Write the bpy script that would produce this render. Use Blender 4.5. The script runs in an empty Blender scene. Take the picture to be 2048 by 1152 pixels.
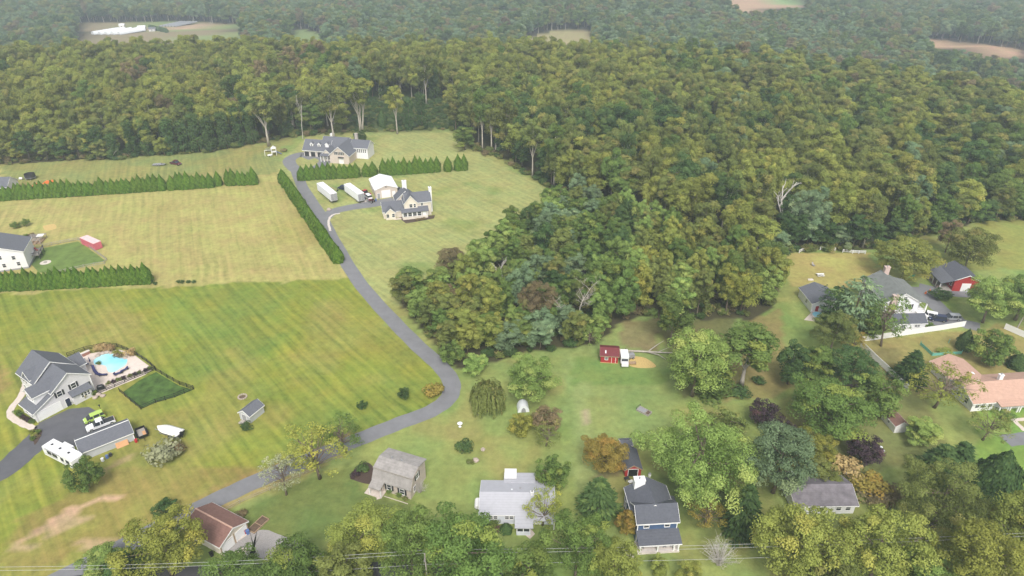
import bpy, math, random
import numpy as np
sc = bpy.context.scene
COL = sc.collection
R = math.radians

# ------------------------------------------------------------------ camera, sky, sun, exposure
CAM_H, PITCH, FPX = 103.0, R(30), 1366.0
cam = bpy.data.cameras.new('camera'); cam.lens = 36 * FPX / 2048; cam.sensor_width = 36
cam.clip_start = 0.5; cam.clip_end = 8000
cam_o = bpy.data.objects.new('camera', cam); COL.objects.link(cam_o)
cam_o.location = (0, 0, CAM_H); cam_o.rotation_euler = (R(90) - PITCH, 0, 0)
sc.camera = cam_o

SUN_EL, SUN_AZ = R(50), R(176)          # direction the light comes from: azimuth clockwise from +Y
world = bpy.data.worlds.new('World'); sc.world = world; world.use_nodes = True
wn = world.node_tree.nodes; wl = world.node_tree.links
for n in list(wn): wn.remove(n)
sky = wn.new('ShaderNodeTexSky'); sky.sky_type = 'NISHITA'; sky.sun_disc = False
sky.sun_elevation = SUN_EL; sky.sun_rotation = SUN_AZ; sky.dust_density = 4; sky.air_density = 1.0; sky.altitude = 100
hs = wn.new('ShaderNodeHueSaturation'); hs.inputs['Saturation'].default_value = 0.30
bg = wn.new('ShaderNodeBackground'); bg.inputs['Strength'].default_value = 0.10
wo = wn.new('ShaderNodeOutputWorld')
wl.new(sky.outputs[0], hs.inputs['Color']); wl.new(hs.outputs[0], bg.inputs['Color']); wl.new(bg.outputs[0], wo.inputs['Surface'])
sun = bpy.data.lights.new('sun', 'SUN'); sun.energy = 1.5; sun.angle = R(20); sun.color = (1, .96, .9)
sun_o = bpy.data.objects.new('sun', sun); COL.objects.link(sun_o)
sun_o.rotation_euler = (R(90) - SUN_EL, 0, math.pi - SUN_AZ)
sun_o.location = (0, 0, 300)
sc.view_settings.view_transform = 'Standard'; sc.view_settings.look = 'None'
sc.view_settings.exposure = 1.07; sc.view_settings.gamma = 1.0
sc.cycles.use_denoising = True
sc.cycles.max_bounces = 5; sc.cycles.diffuse_bounces = 3; sc.cycles.transmission_bounces = 3; sc.cycles.glossy_bounces = 2
sc.cycles.volume_bounces = 1; sc.cycles.caustics_reflective = False; sc.cycles.caustics_refractive = False

# ------------------------------------------------------------------ survey: photo pixels (2048 wide) -> ground
def P3(px, py, z=0.0):
    dx = (px - 1024) / FPX; dy = -(py - 576) / FPX
    d = (dx, math.cos(PITCH) + dy * math.sin(PITCH), -math.sin(PITCH) + dy * math.cos(PITCH))
    t = (z - CAM_H) / d[2]
    return (d[0] * t, d[1] * t, z)
def G(px, py): p = P3(px, py); return (p[0], p[1])
def PX(x, y, z):                         # world -> photo pixel (arrays ok)
    zz = z - CAM_H
    dep = y * math.cos(PITCH) - zz * math.sin(PITCH)
    up = y * math.sin(PITCH) + zz * math.cos(PITCH)
    return 1024 + FPX * x / dep, 576 - FPX * up / dep
def inpoly(px, py, poly):
    px = np.asarray(px, float); py = np.asarray(py, float); r = np.zeros(px.shape, bool)
    n = len(poly); j = n - 1
    for i in range(n):
        xi, yi = poly[i]; xj, yj = poly[j]
        c = ((yi > py) != (yj > py)) & (px < (xj - xi) * (py - yi) / ((yj - yi) or 1e-9) + xi)
        r ^= c; j = i
    return r
def sstep(a, b, x): t = np.clip((x - a) / (b - a), 0, 1); return t * t * (3 - 2 * t)

RIDGE_PX = [(-900, 150), (-300, 105), (0, 92), (300, 78), (620, 78), (1000, 79), (1307, 87), (1512, 90), (1655, 107), (1768, 123), (1921, 136), (2048, 158), (2500, 230), (3000, 300)]
_r = [P3(x, y, 21) for x, y in RIDGE_PX]
_ra = np.array([p[0] / p[1] for p in _r]); _ry = np.array([p[1] for p in _r])
def yend(x, y): return np.interp(np.asarray(x) / np.maximum(np.asarray(y), 1), _ra, _ry)
VAL = -45.0
def terrain(x, y):
    x = np.asarray(x, float); y = np.asarray(y, float)
    d = y - yend(x, y)
    h = VAL * sstep(10, 190, d)
    h = h + 120 * sstep(1050, 2600, y) * (1 + .2 * np.sin(x / 310 + 1)) + 8 * sstep(700, 1000, y) * np.sin(x / 170 + .6) * np.sin(y / 140)
    return h

# ------------------------------------------------------------------ mesh helpers
class MB:
    def __init__(s): s.v = []; s.f = []
    def add(s, vs, fs):
        o = len(s.v); s.v += [tuple(p) for p in vs]; s.f += [tuple(i + o for i in f) for f in fs]; return s
    def box(s, x0, x1, y0, y1, z0, z1):
        return s.add([(x0,y0,z0),(x1,y0,z0),(x1,y1,z0),(x0,y1,z0),(x0,y0,z1),(x1,y0,z1),(x1,y1,z1),(x0,y1,z1)],
                     [(3,2,1,0),(4,5,6,7),(0,1,5,4),(1,2,6,5),(2,3,7,6),(3,0,4,7)])
    def ext(s, pts, vec):                # planar polygon pushed along vec
        n = len(pts); q = [(p[0]+vec[0], p[1]+vec[1], p[2]+vec[2]) for p in pts]
        return s.add(list(pts) + q, [tuple(range(n))[::-1], tuple(range(n, 2*n))] + [(i, (i+1) % n, n+(i+1) % n, n+i) for i in range(n)])
    def slab(s, pts, th): return s.ext(pts, (0, 0, -th))
    def tube(s, pts, rad, n=6, cap=True):
        P = [np.array(p, float) for p in pts]; rr = rad if isinstance(rad, (list, tuple)) else [rad] * len(P)
        vs = []; fs = []
        for i, p in enumerate(P):
            t = P[min(i+1, len(P)-1)] - P[max(i-1, 0)]; t /= (np.linalg.norm(t) + 1e-9)
            a = np.array((0, 0, 1.)) if abs(t[2]) < .9 else np.array((1., 0, 0))
            u = np.cross(t, a); u /= np.linalg.norm(u); w = np.cross(t, u)
            for k in range(n):
                q = 2 * math.pi * k / n; vs.append(p + rr[i] * (math.cos(q) * u + math.sin(q) * w))
        for i in range(len(P) - 1):
            for k in range(n): fs.append((i*n+k, i*n+(k+1) % n, (i+1)*n+(k+1) % n, (i+1)*n+k))
        if cap: fs += [tuple(range(n))[::-1], tuple(range((len(P)-1)*n, len(P)*n))]
        return s.add(vs, fs)
    def mesh(s, name, mat=None, smooth=False):
        m = bpy.data.meshes.new(name); m.from_pydata(s.v, [], s.f)
        if mat: m.materials.append(mat)
        if smooth: m.polygons.foreach_set('use_smooth', [True] * len(m.polygons))
        m.update(); return m
def link(name, data, parent=None, loc=None, rz=0, scale=None):
    o = bpy.data.objects.new(name, data); COL.objects.link(o)
    if parent: o.parent = parent
    if loc is not None: o.location = loc
    if rz: o.rotation_euler = (0, 0, rz)
    if scale is not None: o.scale = scale if hasattr(scale, '__len__') else (scale,) * 3
    return o
def mk(name, mb, mat, parent=None, smooth=False): return link(name, mb.mesh(name, mat, smooth), parent)
def box(name, parent, mat, *a): return mk(name, MB().box(*a), mat, parent)
def tag(o, label, cat, group=None):
    o['label'] = label; o['category'] = cat
    if group: o['group'] = group
    return o
def thing(name, label, cat, loc=(0, 0), rz=0, group=None, z=0):
    o = link(name, None, None, (loc[0], loc[1], z), rz); o.empty_display_size = .5
    return tag(o, label, cat, group)
def struct(o): o['kind'] = 'structure'; return o
def copy_tree(src, loc, rz, label=None, sc_=None):
    def rec(o, par):
        c = o.copy(); COL.objects.link(c); c.parent = par
        for ch in o.children: rec(ch, c)
        return c
    c = rec(src, None); c.location = loc; c.rotation_euler = (0, 0, rz)
    if label: c['label'] = label
    if sc_ is not None: c.scale = sc_ if hasattr(sc_, '__len__') else (sc_,) * 3
    return c
def frame(a, b):                          # ground line through two photo points: origin, heading, length
    A = G(*a); B = G(*b); dx, dy = B[0]-A[0], B[1]-A[1]
    return A, math.atan2(dy, dx), math.hypot(dx, dy)

# ------------------------------------------------------------------ materials
def nodes(m):
    m.use_nodes = True; nt = m.node_tree
    for n in list(nt.nodes): nt.nodes.remove(n)
    return nt, nt.nodes.new, nt.links.new
MATS = {}
def mat(name, col, rough=.8, var=.12, scale=1.5, metal=0, bump=0, spec=.3, lap=0, streak=0):
    if name in MATS: return MATS[name]
    m = bpy.data.materials.new(name); nt, N, Lk = nodes(m); MATS[name] = m
    out = N('ShaderNodeOutputMaterial'); b = N('ShaderNodeBsdfPrincipled'); Lk(b.outputs[0], out.inputs[0])
    b.inputs['Roughness'].default_value = rough; b.inputs['Metallic'].default_value = metal
    b.inputs['Specular IOR Level'].default_value = spec
    tc = N('ShaderNodeTexCoord'); mp = N('ShaderNodeMapping'); Lk(tc.outputs['Object'], mp.inputs[0])
    if streak: mp.inputs['Scale'].default_value = (1, 1, streak)
    nz = N('ShaderNodeTexNoise'); nz.inputs['Scale'].default_value = scale; nz.inputs['Detail'].default_value = 6; nz.inputs['Roughness'].default_value = .65
    Lk(mp.outputs[0], nz.inputs['Vector'])
    mr = N('ShaderNodeMapRange'); mr.inputs[1].default_value = .25; mr.inputs[2].default_value = .75
    mr.inputs[3].default_value = 1 - var; mr.inputs[4].default_value = 1 + var; Lk(nz.outputs[0], mr.inputs[0])
    last = mr.outputs[0]
    if lap:                               # horizontal courses (siding boards, shingle rows)
        sx = N('ShaderNodeSeparateXYZ'); Lk(tc.outputs['Object'], sx.inputs[0])
        mu = N('ShaderNodeMath'); mu.operation = 'MULTIPLY'; mu.inputs[1].default_value = 1 / lap; Lk(sx.outputs[2], mu.inputs[0])
        fr = N('ShaderNodeMath'); fr.operation = 'FRACT'; Lk(mu.outputs[0], fr.inputs[0])
        m2 = N('ShaderNodeMapRange'); m2.inputs[1].default_value = 0; m2.inputs[2].default_value = .18; m2.inputs[3].default_value = .82; m2.inputs[4].default_value = 1; Lk(fr.outputs[0], m2.inputs[0])
        m3 = N('ShaderNodeMath'); m3.operation = 'MULTIPLY'; Lk(last, m3.inputs[0]); Lk(m2.outputs[0], m3.inputs[1]); last = m3.outputs[0]
        bp = N('ShaderNodeBump'); bp.inputs['Strength'].default_value = .4; bp.inputs['Distance'].default_value = .03; Lk(fr.outputs[0], bp.inputs['Height']); Lk(bp.outputs[0], b.inputs['Normal'])
    elif bump:
        bp = N('ShaderNodeBump'); bp.inputs['Strength'].default_value = bump; bp.inputs['Distance'].default_value = .05; Lk(nz.outputs[0], bp.inputs['Height']); Lk(bp.outputs[0], b.inputs['Normal'])
    mx = N('ShaderNodeMix'); mx.data_type = 'RGBA'; mx.blend_type = 'MULTIPLY'; mx.inputs[0].default_value = 1
    mx.inputs[6].default_value = (*col, 1); Lk(last, mx.inputs[7]); Lk(mx.outputs[2], b.inputs['Base Color'])
    return m
M = {}
def D(k, *a, **kw): M[k] = mat(k, *a, **kw)
D('white', (.78,.77,.76), .6, .05); D('trim', (.8,.79,.77), .5, .03)
D('siding_white', (.76,.75,.76), .6, .06, 1, lap=.2); D('siding_grey', (.64,.62,.63), .6, .06, 1, lap=.22)
D('siding_tan', (.56,.48,.42), .65, .06, 1, lap=.2); D('siding_cream', (.68,.61,.52), .65, .06, 1, lap=.2)
D('siding_blue', (.07,.115,.21), .6, .08, 1, lap=.2); D('siding_pale', (.68,.70,.76), .6, .05, 1, lap=.2)
D('cedar', (.52,.44,.39), .8, .14, 1.2, lap=.2)
D('stone', (.42,.38,.34), .85, .3, 5, bump=.6); D('brick', (.34,.17,.13), .85, .25, 6, lap=.25); D('brick_pale', (.52,.40,.35), .85, .25, 6, lap=.25)
D('metal_shed', (.47,.48,.50), .5, .05, .8, lap=.3)
D('shingle', (.125,.13,.15), .9, .16, 2.2, lap=.16); D('shingle_dark', (.095,.10,.12), .9, .18, 2.2, lap=.16)
D('shingle_old', (.30,.28,.265), .9, .26, .9, lap=.16); D('shingle_brown', (.21,.115,.095), .9, .2, 2, lap=.16)
D('shingle_pink', (.47,.30,.23), .9, .14, 1.4, lap=.16); D('shingle_worn', (.17,.155,.17), .9, .38, .7, lap=.16)
D('shingle_green', (.17,.18,.17), .9, .22, .8, lap=.16); D('shingle_light', (.42,.42,.455), .8, .07, 1.4, lap=.16)
D('metal_white', (.80,.80,.81), .45, .04, .6); D('metal_red', (.15,.03,.035), .6, .2, 2)
D('red', (.36,.03,.03), .7, .2, 2, lap=.3); D('red_paint', (.40,.02,.03), .35, .08)
D('maroon', (.10,.015,.03), .35, .08); D('pink', (.55,.13,.17), .5, .2, 1.2); D('pink_top', (.72,.50,.50), .6, .2, 1.2)
D('black', (.015,.015,.017), .5, .1); D('dark', (.035,.035,.04), .6, .15); D('rubber', (.02,.02,.02), .9, .1)
D('grey', (.28,.28,.29), .7, .12); D('steel', (.45,.45,.46), .4, .1, metal=.6)
D('wood', (.33,.23,.15), .85, .25, 4); D('plywood', (.55,.30,.15), .8, .12, 3); D('greywood', (.33,.30,.27), .9, .2, 3)
D('soil', (.12,.08,.055), .95, .35, 3, bump=.5); D('mulch', (.075,.05,.04), .95, .35, 4, bump=.5); D('straw', (.50,.36,.14), .95, .25, 3, bump=.5)
D('concrete', (.60,.54,.49), .85, .12, 1.5); D('patio', (.62,.53,.47), .85, .12, 1.2); D('walk', (.58,.50,.44), .85, .14, 1.5)
D('gravel', (.30,.28,.27), .95, .3, 6, bump=.5); D('blue', (.04,.06,.22), .6, .12); D('navy', (.02,.025,.06), .3, .1, spec=.5)
D('carwhite', (.8,.8,.81), .25, .02, spec=.5); D('cargreen', (.40,.55,.12), .25, .03, spec=.5); D('carblue', (.03,.04,.085), .25, .03, spec=.5); D('carsilver', (.42,.43,.46), .3, .03, metal=.4, spec=.5)
D('orange', (.75,.18,.04), .6, .08); D('green_paint', (.05,.30,.16), .6, .1); D('tarp', (.15,.42,.34), .6, .12)
D('boulder', (.40,.33,.28), .9, .3, 2.5, bump=.6); D('wire', (.42,.42,.42), .6, .02)
D('bark', (.17,.13,.10), .95, .35, 2.5, bump=.7, streak=.3); D('bark_pale', (.40,.36,.31), .95, .3, 2.0, bump=.5, streak=.3); D('bark_dead', (.52,.48,.44), .95, .2, 2, bump=.5, streak=.3)
D('poly', (.72,.74,.76), .5, .05); D('barrel', (.10,.16,.35), .5, .1); D('cushion', (.035,.035,.12), .8, .15)
def asphalt(name, col, var=.14):
    m = mat(name, col, .9, var, .35, bump=.1); return m
M['asphalt'] = asphalt('asphalt', (.185,.185,.195)); M['asphalt_dark'] = asphalt('asphalt_dark', (.10,.10,.112), .18); M['street'] = asphalt('street', (.06,.058,.062))
def glass():
    m = bpy.data.materials.new('window_glass'); nt, N, Lk = nodes(m)
    o = N('ShaderNodeOutputMaterial'); b = N('ShaderNodeBsdfPrincipled'); Lk(b.outputs[0], o.inputs[0])
    b.inputs['Base Color'].default_value = (.03,.035,.045,1); b.inputs['Roughness'].default_value = .12; b.inputs['Specular IOR Level'].default_value = .7
    return m
M['glass'] = glass()
def water():
    m = bpy.data.materials.new('pool_water'); nt, N, Lk = nodes(m)
    o = N('ShaderNodeOutputMaterial'); b = N('ShaderNodeBsdfPrincipled'); Lk(b.outputs[0], o.inputs[0])
    b.inputs['Base Color'].default_value = (.30,.66,.76,1); b.inputs['Roughness'].default_value = .06
    tc = N('ShaderNodeTexCoord'); nz = N('ShaderNodeTexNoise'); nz.inputs['Scale'].default_value = 1.6; nz.inputs['Detail'].default_value = 3; Lk(tc.outputs['Object'], nz.inputs['Vector'])
    bp = N('ShaderNodeBump'); bp.inputs['Strength'].default_value = .15; bp.inputs['Distance'].default_value = .1; Lk(nz.outputs[0], bp.inputs['Height']); Lk(bp.outputs[0], b.inputs['Normal'])
    cr = N('ShaderNodeValToRGB'); cr.color_ramp.elements[0].position = .35; cr.color_ramp.elements[1].position = .65
    cr.color_ramp.elements[0].color = (.22,.60,.72,1); cr.color_ramp.elements[1].color = (.42,.74,.80,1); n2 = N('ShaderNodeTexNoise'); n2.inputs['Scale'].default_value = .18
    Lk(tc.outputs['Object'], n2.inputs['Vector']); Lk(n2.outputs[0], cr.inputs[0]); Lk(cr.outputs[0], b.inputs['Base Color'])
    return m
M['water'] = water()

LEAF_GAIN = 1.6
def leafmat(name, dark, light, accent, acc=.86, hue=.012, val=.18):
    dark, light, accent = [tuple(min(.6, q * LEAF_GAIN) for q in (c[0] * 1.0, c[1] * 1.0, c[2] * .88)) for c in (dark, light, accent)]
    m = bpy.data.materials.new(name); nt, N, Lk = nodes(m)
    o = N('ShaderNodeOutputMaterial')
    at = N('ShaderNodeAttribute'); at.attribute_name = 'leaf'
    sx = N('ShaderNodeSeparateXYZ'); Lk(at.outputs['Vector'], sx.inputs[0])
    oi = N('ShaderNodeObjectInfo')
    mx = N('ShaderNodeMix'); mx.data_type = 'RGBA'; mx.inputs[6].default_value = (*dark, 1); mx.inputs[7].default_value = (*light, 1); Lk(sx.outputs[0], mx.inputs[0])
    gt = N('ShaderNodeMapRange'); gt.inputs[1].default_value = acc - .06; gt.inputs[2].default_value = acc + .06; Lk(sx.outputs[1], gt.inputs[0])
    m2 = N('ShaderNodeMix'); m2.data_type = 'RGBA'; Lk(gt.outputs[0], m2.inputs[0]); Lk(mx.outputs[2], m2.inputs[6]); m2.inputs[7].default_value = (*accent, 1)
    h = N('ShaderNodeHueSaturation')
    a1 = N('ShaderNodeMapRange'); a1.inputs[3].default_value = .5 - hue; a1.inputs[4].default_value = .5 + hue * .7; Lk(oi.outputs['Random'], a1.inputs[0]); Lk(a1.outputs[0], h.inputs['Hue'])
    q = N('ShaderNodeMath'); q.operation = 'MULTIPLY'; q.inputs[1].default_value = 7.31; Lk(oi.outputs['Random'], q.inputs[0])
    q2 = N('ShaderNodeMath'); q2.operation = 'FRACT'; Lk(q.outputs[0], q2.inputs[0])
    a2 = N('ShaderNodeMapRange'); a2.inputs[3].default_value = 1 - val; a2.inputs[4].default_value = 1 + val; Lk(q2.outputs[0], a2.inputs[0]); Lk(a2.outputs[0], h.inputs['Value'])
    Lk(m2.outputs[2], h.inputs['Color'])
    df = N('ShaderNodeBsdfDiffuse'); tr = N('ShaderNodeBsdfTranslucent'); ms = N('ShaderNodeMixShader'); ms.inputs[0].default_value = .22
    Lk(h.outputs[0], df.inputs['Color']); Lk(h.outputs[0], tr.inputs['Color']); Lk(df.outputs[0], ms.inputs[1]); Lk(tr.outputs[0], ms.inputs[2]); Lk(ms.outputs[0], o.inputs[0])
    return m
LF = {
 'olive':   leafmat('leaf_olive', (.070,.086,.028), (.155,.185,.060), (.18,.175,.06)),
 'yellow':  leafmat('leaf_yellow_green', (.100,.118,.030), (.215,.238,.066), (.23,.225,.06)),
 'green':   leafmat('leaf_green', (.050,.082,.024), (.120,.176,.052), (.16,.19,.05)),
 'bright':  leafmat('leaf_bright_green', (.090,.138,.038), (.205,.275,.085), (.24,.28,.09)),
 'dark':    leafmat('leaf_dark_green', (.026,.050,.020), (.068,.112,.042), (.08,.12,.04)),
 'blue':    leafmat('leaf_blue_green', (.065,.102,.060), (.155,.22,.130), (.18,.23,.13)),
 'rust':    leafmat('leaf_rust', (.095,.075,.045), (.195,.155,.095), (.18,.17,.07)),
 'orange':  leafmat('leaf_orange', (.130,.110,.030), (.230,.185,.050), (.23,.16,.045), .78),
 'purple':  leafmat('leaf_purple', (.022,.014,.020), (.072,.048,.066), (.09,.05,.06)),
 'gold':    leafmat('leaf_gold', (.110,.125,.030), (.230,.245,.062), (.245,.235,.055)),
 'tan':     leafmat('leaf_tan', (.22,.145,.075), (.42,.29,.16), (.30,.25,.10)),
 'grey':    leafmat('leaf_grey_green', (.15,.165,.10), (.30,.31,.22), (.28,.28,.19)),
 'hedge':   leafmat('leaf_hedge', (.036,.076,.010), (.088,.155,.022), (.11,.16,.03), .9, .008, .10),
 'brush':   leafmat('leaf_brush', (.055,.075,.025), (.13,.16,.05), (.18,.15,.07), .8),
}

# ------------------------------------------------------------------ ground sheet
FOREST_EDGE = [(-900, 372), (0, 330), (250, 317), (420, 304), (520, 287), (600, 272), (680, 268), (760, 263), (800, 262), (880, 256), (905, 262), (925, 285), (960, 306), (1010, 322), (1050, 350), (1100, 379), (1150, 404), (1300, 470), (1420, 525), (1500, 545), (1545, 512), (1600, 503), (1735, 502), (1775, 490), (1860, 470), (1950, 447), (2048, 442), (2900, 415)]
_fe = np.array(FOREST_EDGE, float)
GROVE = [(800, 602), (862, 566), (925, 540), (985, 500), (1060, 450), (1150, 404), (1300, 470), (1420, 525), (1500, 545), (1548, 570), (1556, 612), (1500, 640), (1440, 640), (1330, 640), (1270, 632), (1225, 660), (1190, 690), (1130, 700), (1060, 705), (960, 728), (915, 735), (882, 715), (850, 668)]
FAR_CLEAR = [
 [(160, 46), (300, 44), (330, 42), (420, 46), (480, 52), (480, 88), (150, 88)],
 [(440, 48), (490, 50), (490, 88), (440, 88)],
 [(585, 57), (625, 62), (655, 76), (655, 92), (575, 90)],
 [(1035, 90), (1060, 74), (1110, 62), (1180, 58), (1190, 92)],
 [(1440, -12), (1615, -12), (1612, 12), (1500, 24), (1470, 16)],
 [(1838, 76), (1900, 84), (1975, 90), (2060, 104), (2060, 124), (1950, 106), (1850, 94)]]
def vnoise(x, y, s, seed=0):             # cheap smooth value noise
    rs = np.random.RandomState(seed); T = rs.rand(256, 256)
    u = x / s + 1000; v = y / s + 1000; i = np.floor(u).astype(int); j = np.floor(v).astype(int); f = u - i; g = v - j
    f = f*f*(3-2*f); g = g*g*(3-2*g); i %= 256; j %= 256; k = (i+1) % 256; l = (j+1) % 256
    return (T[i,j]*(1-f)+T[k,j]*f)*(1-g)+(T[i,l]*(1-f)+T[k,l]*f)*g
def fbm(x, y, s, seed=0): return (vnoise(x, y, s, seed)*.5 + vnoise(x, y, s/2.1, seed+1)*.3 + vnoise(x, y, s/4.3, seed+2)*.2)
xs = np.concatenate([-np.geomspace(3200, 262, 22)[:-1], np.arange(-260, 260.1, 1.6), np.geomspace(262, 3200, 22)[1:]])
ys = np.concatenate([np.array([-400, -150, -40, 20, 45]), np.arange(58, 330, 1.3), np.geomspace(331, 3600, 110)])
gx, gy = np.meshgrid(xs, ys); gx = gx.ravel(); gy = gy.ravel(); gz = terrain(gx, gy)
nx, ny = len(xs), len(ys)
idx = np.arange(nx * ny).reshape(ny, nx)
quads = np.stack([idx[:-1,:-1], idx[:-1,1:], idx[1:,1:], idx[1:,:-1]], -1).reshape(-1, 4)
def quad_mesh(name, verts, quads, smooth=False):
    m = bpy.data.meshes.new(name); n = len(quads)
    m.vertices.add(len(verts)); m.vertices.foreach_set('co', np.ascontiguousarray(verts, np.float32).ravel())
    m.loops.add(4 * n); m.loops.foreach_set('vertex_index', np.ascontiguousarray(quads, np.int32).ravel())
    m.polygons.add(n); m.polygons.foreach_set('loop_start', np.arange(0, 4*n, 4, dtype=np.int32)); m.polygons.foreach_set('loop_total', np.full(n, 4, np.int32))
    if smooth: m.polygons.foreach_set('use_smooth', np.ones(n, bool))
    m.update(calc_edges=True); return m
gm = quad_mesh('ground', np.stack([gx, gy, gz], -1), quads, True)
# ground colours (turf, bare soil, leaf litter), per point of the sheet
wx = gx + (fbm(gx, gy, 9, 5) - .5) * 5; wy = gy + (fbm(gx, gy, 9, 9) - .5) * 5
px, py = PX(wx, np.maximum(wy, 40), 0 * wx)
behind = gy < 45
C = np.zeros((len(gx), 3)); stripe = np.zeros(len(gx)); stripe2 = np.zeros(len(gx))
LOW = np.array((.200, .226, .038)); UP = np.array((.335, .305, .108)); YARD = np.array((.195, .238, .072)); RIGHT = np.array((.24, .205, .075))
C[:] = YARD
def paint(mask, col, a=1.0):
    global C
    w = (mask * a)[:, None] if mask.dtype != bool else (mask.astype(float) * a)[:, None]
    C = C * (1 - w) + np.array(col) * w
ip = lambda poly: inpoly(px, py, poly)
upper = ip([(-900, 640), (0, 590), (300, 572), (560, 562), (700, 556), (560, 340), (560, 290), (-900, 300)])
lower = ip([(-900, 640), (0, 590), (300, 572), (560, 562), (705, 556), (800, 660), (905, 770), (880, 815), (700, 885), (500, 965), (380, 1020), (200, 1110), (60, 1200), (-900, 1400)])
paint(upper, UP); paint(lower, LOW)
farm = ip([(560, 330), (620, 260), (900, 255), (960, 305), (1130, 400), (930, 520), (790, 610), (720, 590), (650, 440)])
paint(farm, (.255, .265, .098))
paint(ip([(0, 300), (560, 280), (560, 345), (0, 400)]), (.215, .238, .08))
stripe[lower] = 1; stripe[farm] = .6; stripe[upper] = .0; stripe2[upper] = .8
# dry / green mottling
n1 = fbm(gx, gy, 38, 11); n2 = fbm(gx, gy, 14, 21)
paint(sstep(.5, .72, n1) * (lower | upper), (.275, .235, .075), .55)
paint(sstep(.5, .7, 1 - n1) * lower, (.15, .205, .045), .6)
paint(sstep(.52, .75, n2) * (lower | farm), (.27, .24, .08), .35)
paint(sstep(.52, .72, fbm(gx, gy, 11, 41)) * ~(lower | upper | farm), (.25, .215, .075), .55)
paint(sstep(.55, .75, fbm(gx, gy, 16, 51)) * ~(lower | upper), (.11, .175, .040), .55)
# hayfield on the right, yards
paint(ip([(1960, 440), (2300, 430), (2300, 540), (1960, 540), (1880, 520)]), (.205, .215, .058))
paint(ip([(1560, 505), (1740, 505), (1760, 560), (1700, 580), (1580, 570)]), (.29, .25, .085))
paint(ip([(1720, 680), (2048, 650), (2100, 760), (1900, 790), (1800, 790)]), (.235, .19, .07), .8)
paint(ip([(1490, 640), (1560, 620), (1600, 760), (1520, 800), (1440, 800)]), (.21, .165, .065), .8)
paint(ip([(1820, 580), (1920, 590), (1930, 650), (1840, 660)]), (.15, .20, .05))
paint(ip([(1960, 870), (2100, 860), (2100, 1000), (1960, 1000)]), (.155, .235, .05))
paint(ip([(1960, 800), (2048, 800), (2048, 860), (1940, 860)]), (.155, .235, .05))
paint(ip([(1130, 700), (1300, 650), (1360, 760), (1340, 850), (1180, 980), (1130, 950)]), (.185, .235, .078), .7)
paint(ip([(1160, 720), (1330, 735), (1330, 765), (1140, 770)]), (.115, .185, .045), .7)
paint(ip([(1250, 640), (1320, 640), (1320, 700), (1240, 690)]), (.18, .13, .07), .7)
paint(ip([(1155, 760), (1182, 760), (1190, 1000), (1150, 1000)]), (.23, .27, .10), .6)
paint(ip([(1160, 822), (1180, 822), (1187, 858), (1166, 862)]), (.34, .27, .18), .75)
# roadside dry verge, worn soil and two deeper green patches at lower left
paint(ip([(380, 1010), (460, 965), (600, 905), (710, 860), (720, 872), (560, 950), (400, 1022)]), (.29, .20, .085), .7)
paint(ip([(250, 935), (480, 930), (560, 935), (430, 1000), (200, 1100), (30, 1140), (30, 1030)]), (.25, .195, .065), .6)
paint(ip([(75, 1060), (120, 1022), (190, 1000), (255, 978), (270, 984), (190, 1012), (150, 1040), (100, 1068)]), (.46, .32, .20), .95)
paint(ip([(20, 1090), (70, 1060), (150, 1036), (175, 1040), (130, 1066), (60, 1100)]) & (fbm(gx, gy, 4, 61) > .46), (.40, .28, .17), .8)
paint(ip([(150, 1085), (250, 1068), (262, 1078), (200, 1095), (150, 1100)]), (.40, .28, .17), .7)
paint(ip([(195, 945), (270, 900), (278, 908), (208, 952)]), (.33, .24, .13), .7)
paint(ip([(400, 1060), (560, 990), (700, 925), (720, 960), (700, 1080), (480, 1100)]), (.115, .150, .042), .9)  # deeper green painted below the driveway
paint(ip([(690, 960), (740, 985), (830, 1005), (850, 1040), (760, 1080), (690, 1080)]), (.105, .150, .042), .8)  # deeper green painted in front of the gambrel house
paint(ip([(410, 1022), (560, 962), (700, 900), (705, 908), (560, 975), (420, 1036)]), (.32, .22, .10), .6)
paint(ip([(-100, 720), (14, 728), (18, 790), (-100, 820)]), (.34, .22, .09), .6)
# leaf litter and shade-bare soil under the woods
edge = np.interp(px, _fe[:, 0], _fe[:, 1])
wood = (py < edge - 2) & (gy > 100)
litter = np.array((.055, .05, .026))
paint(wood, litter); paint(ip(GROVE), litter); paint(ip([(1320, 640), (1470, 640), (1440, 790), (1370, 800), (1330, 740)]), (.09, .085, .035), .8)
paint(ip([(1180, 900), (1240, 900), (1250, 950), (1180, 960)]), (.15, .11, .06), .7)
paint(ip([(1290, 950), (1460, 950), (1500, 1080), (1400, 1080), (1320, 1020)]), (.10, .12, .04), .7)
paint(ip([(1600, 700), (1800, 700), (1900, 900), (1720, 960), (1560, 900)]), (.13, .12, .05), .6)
paint(ip([(690, 185), (905, 180), (905, 258), (700, 262)]), (.07, .10, .035))
stripe[wood] = 0; stripe2[wood] = 0
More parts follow.
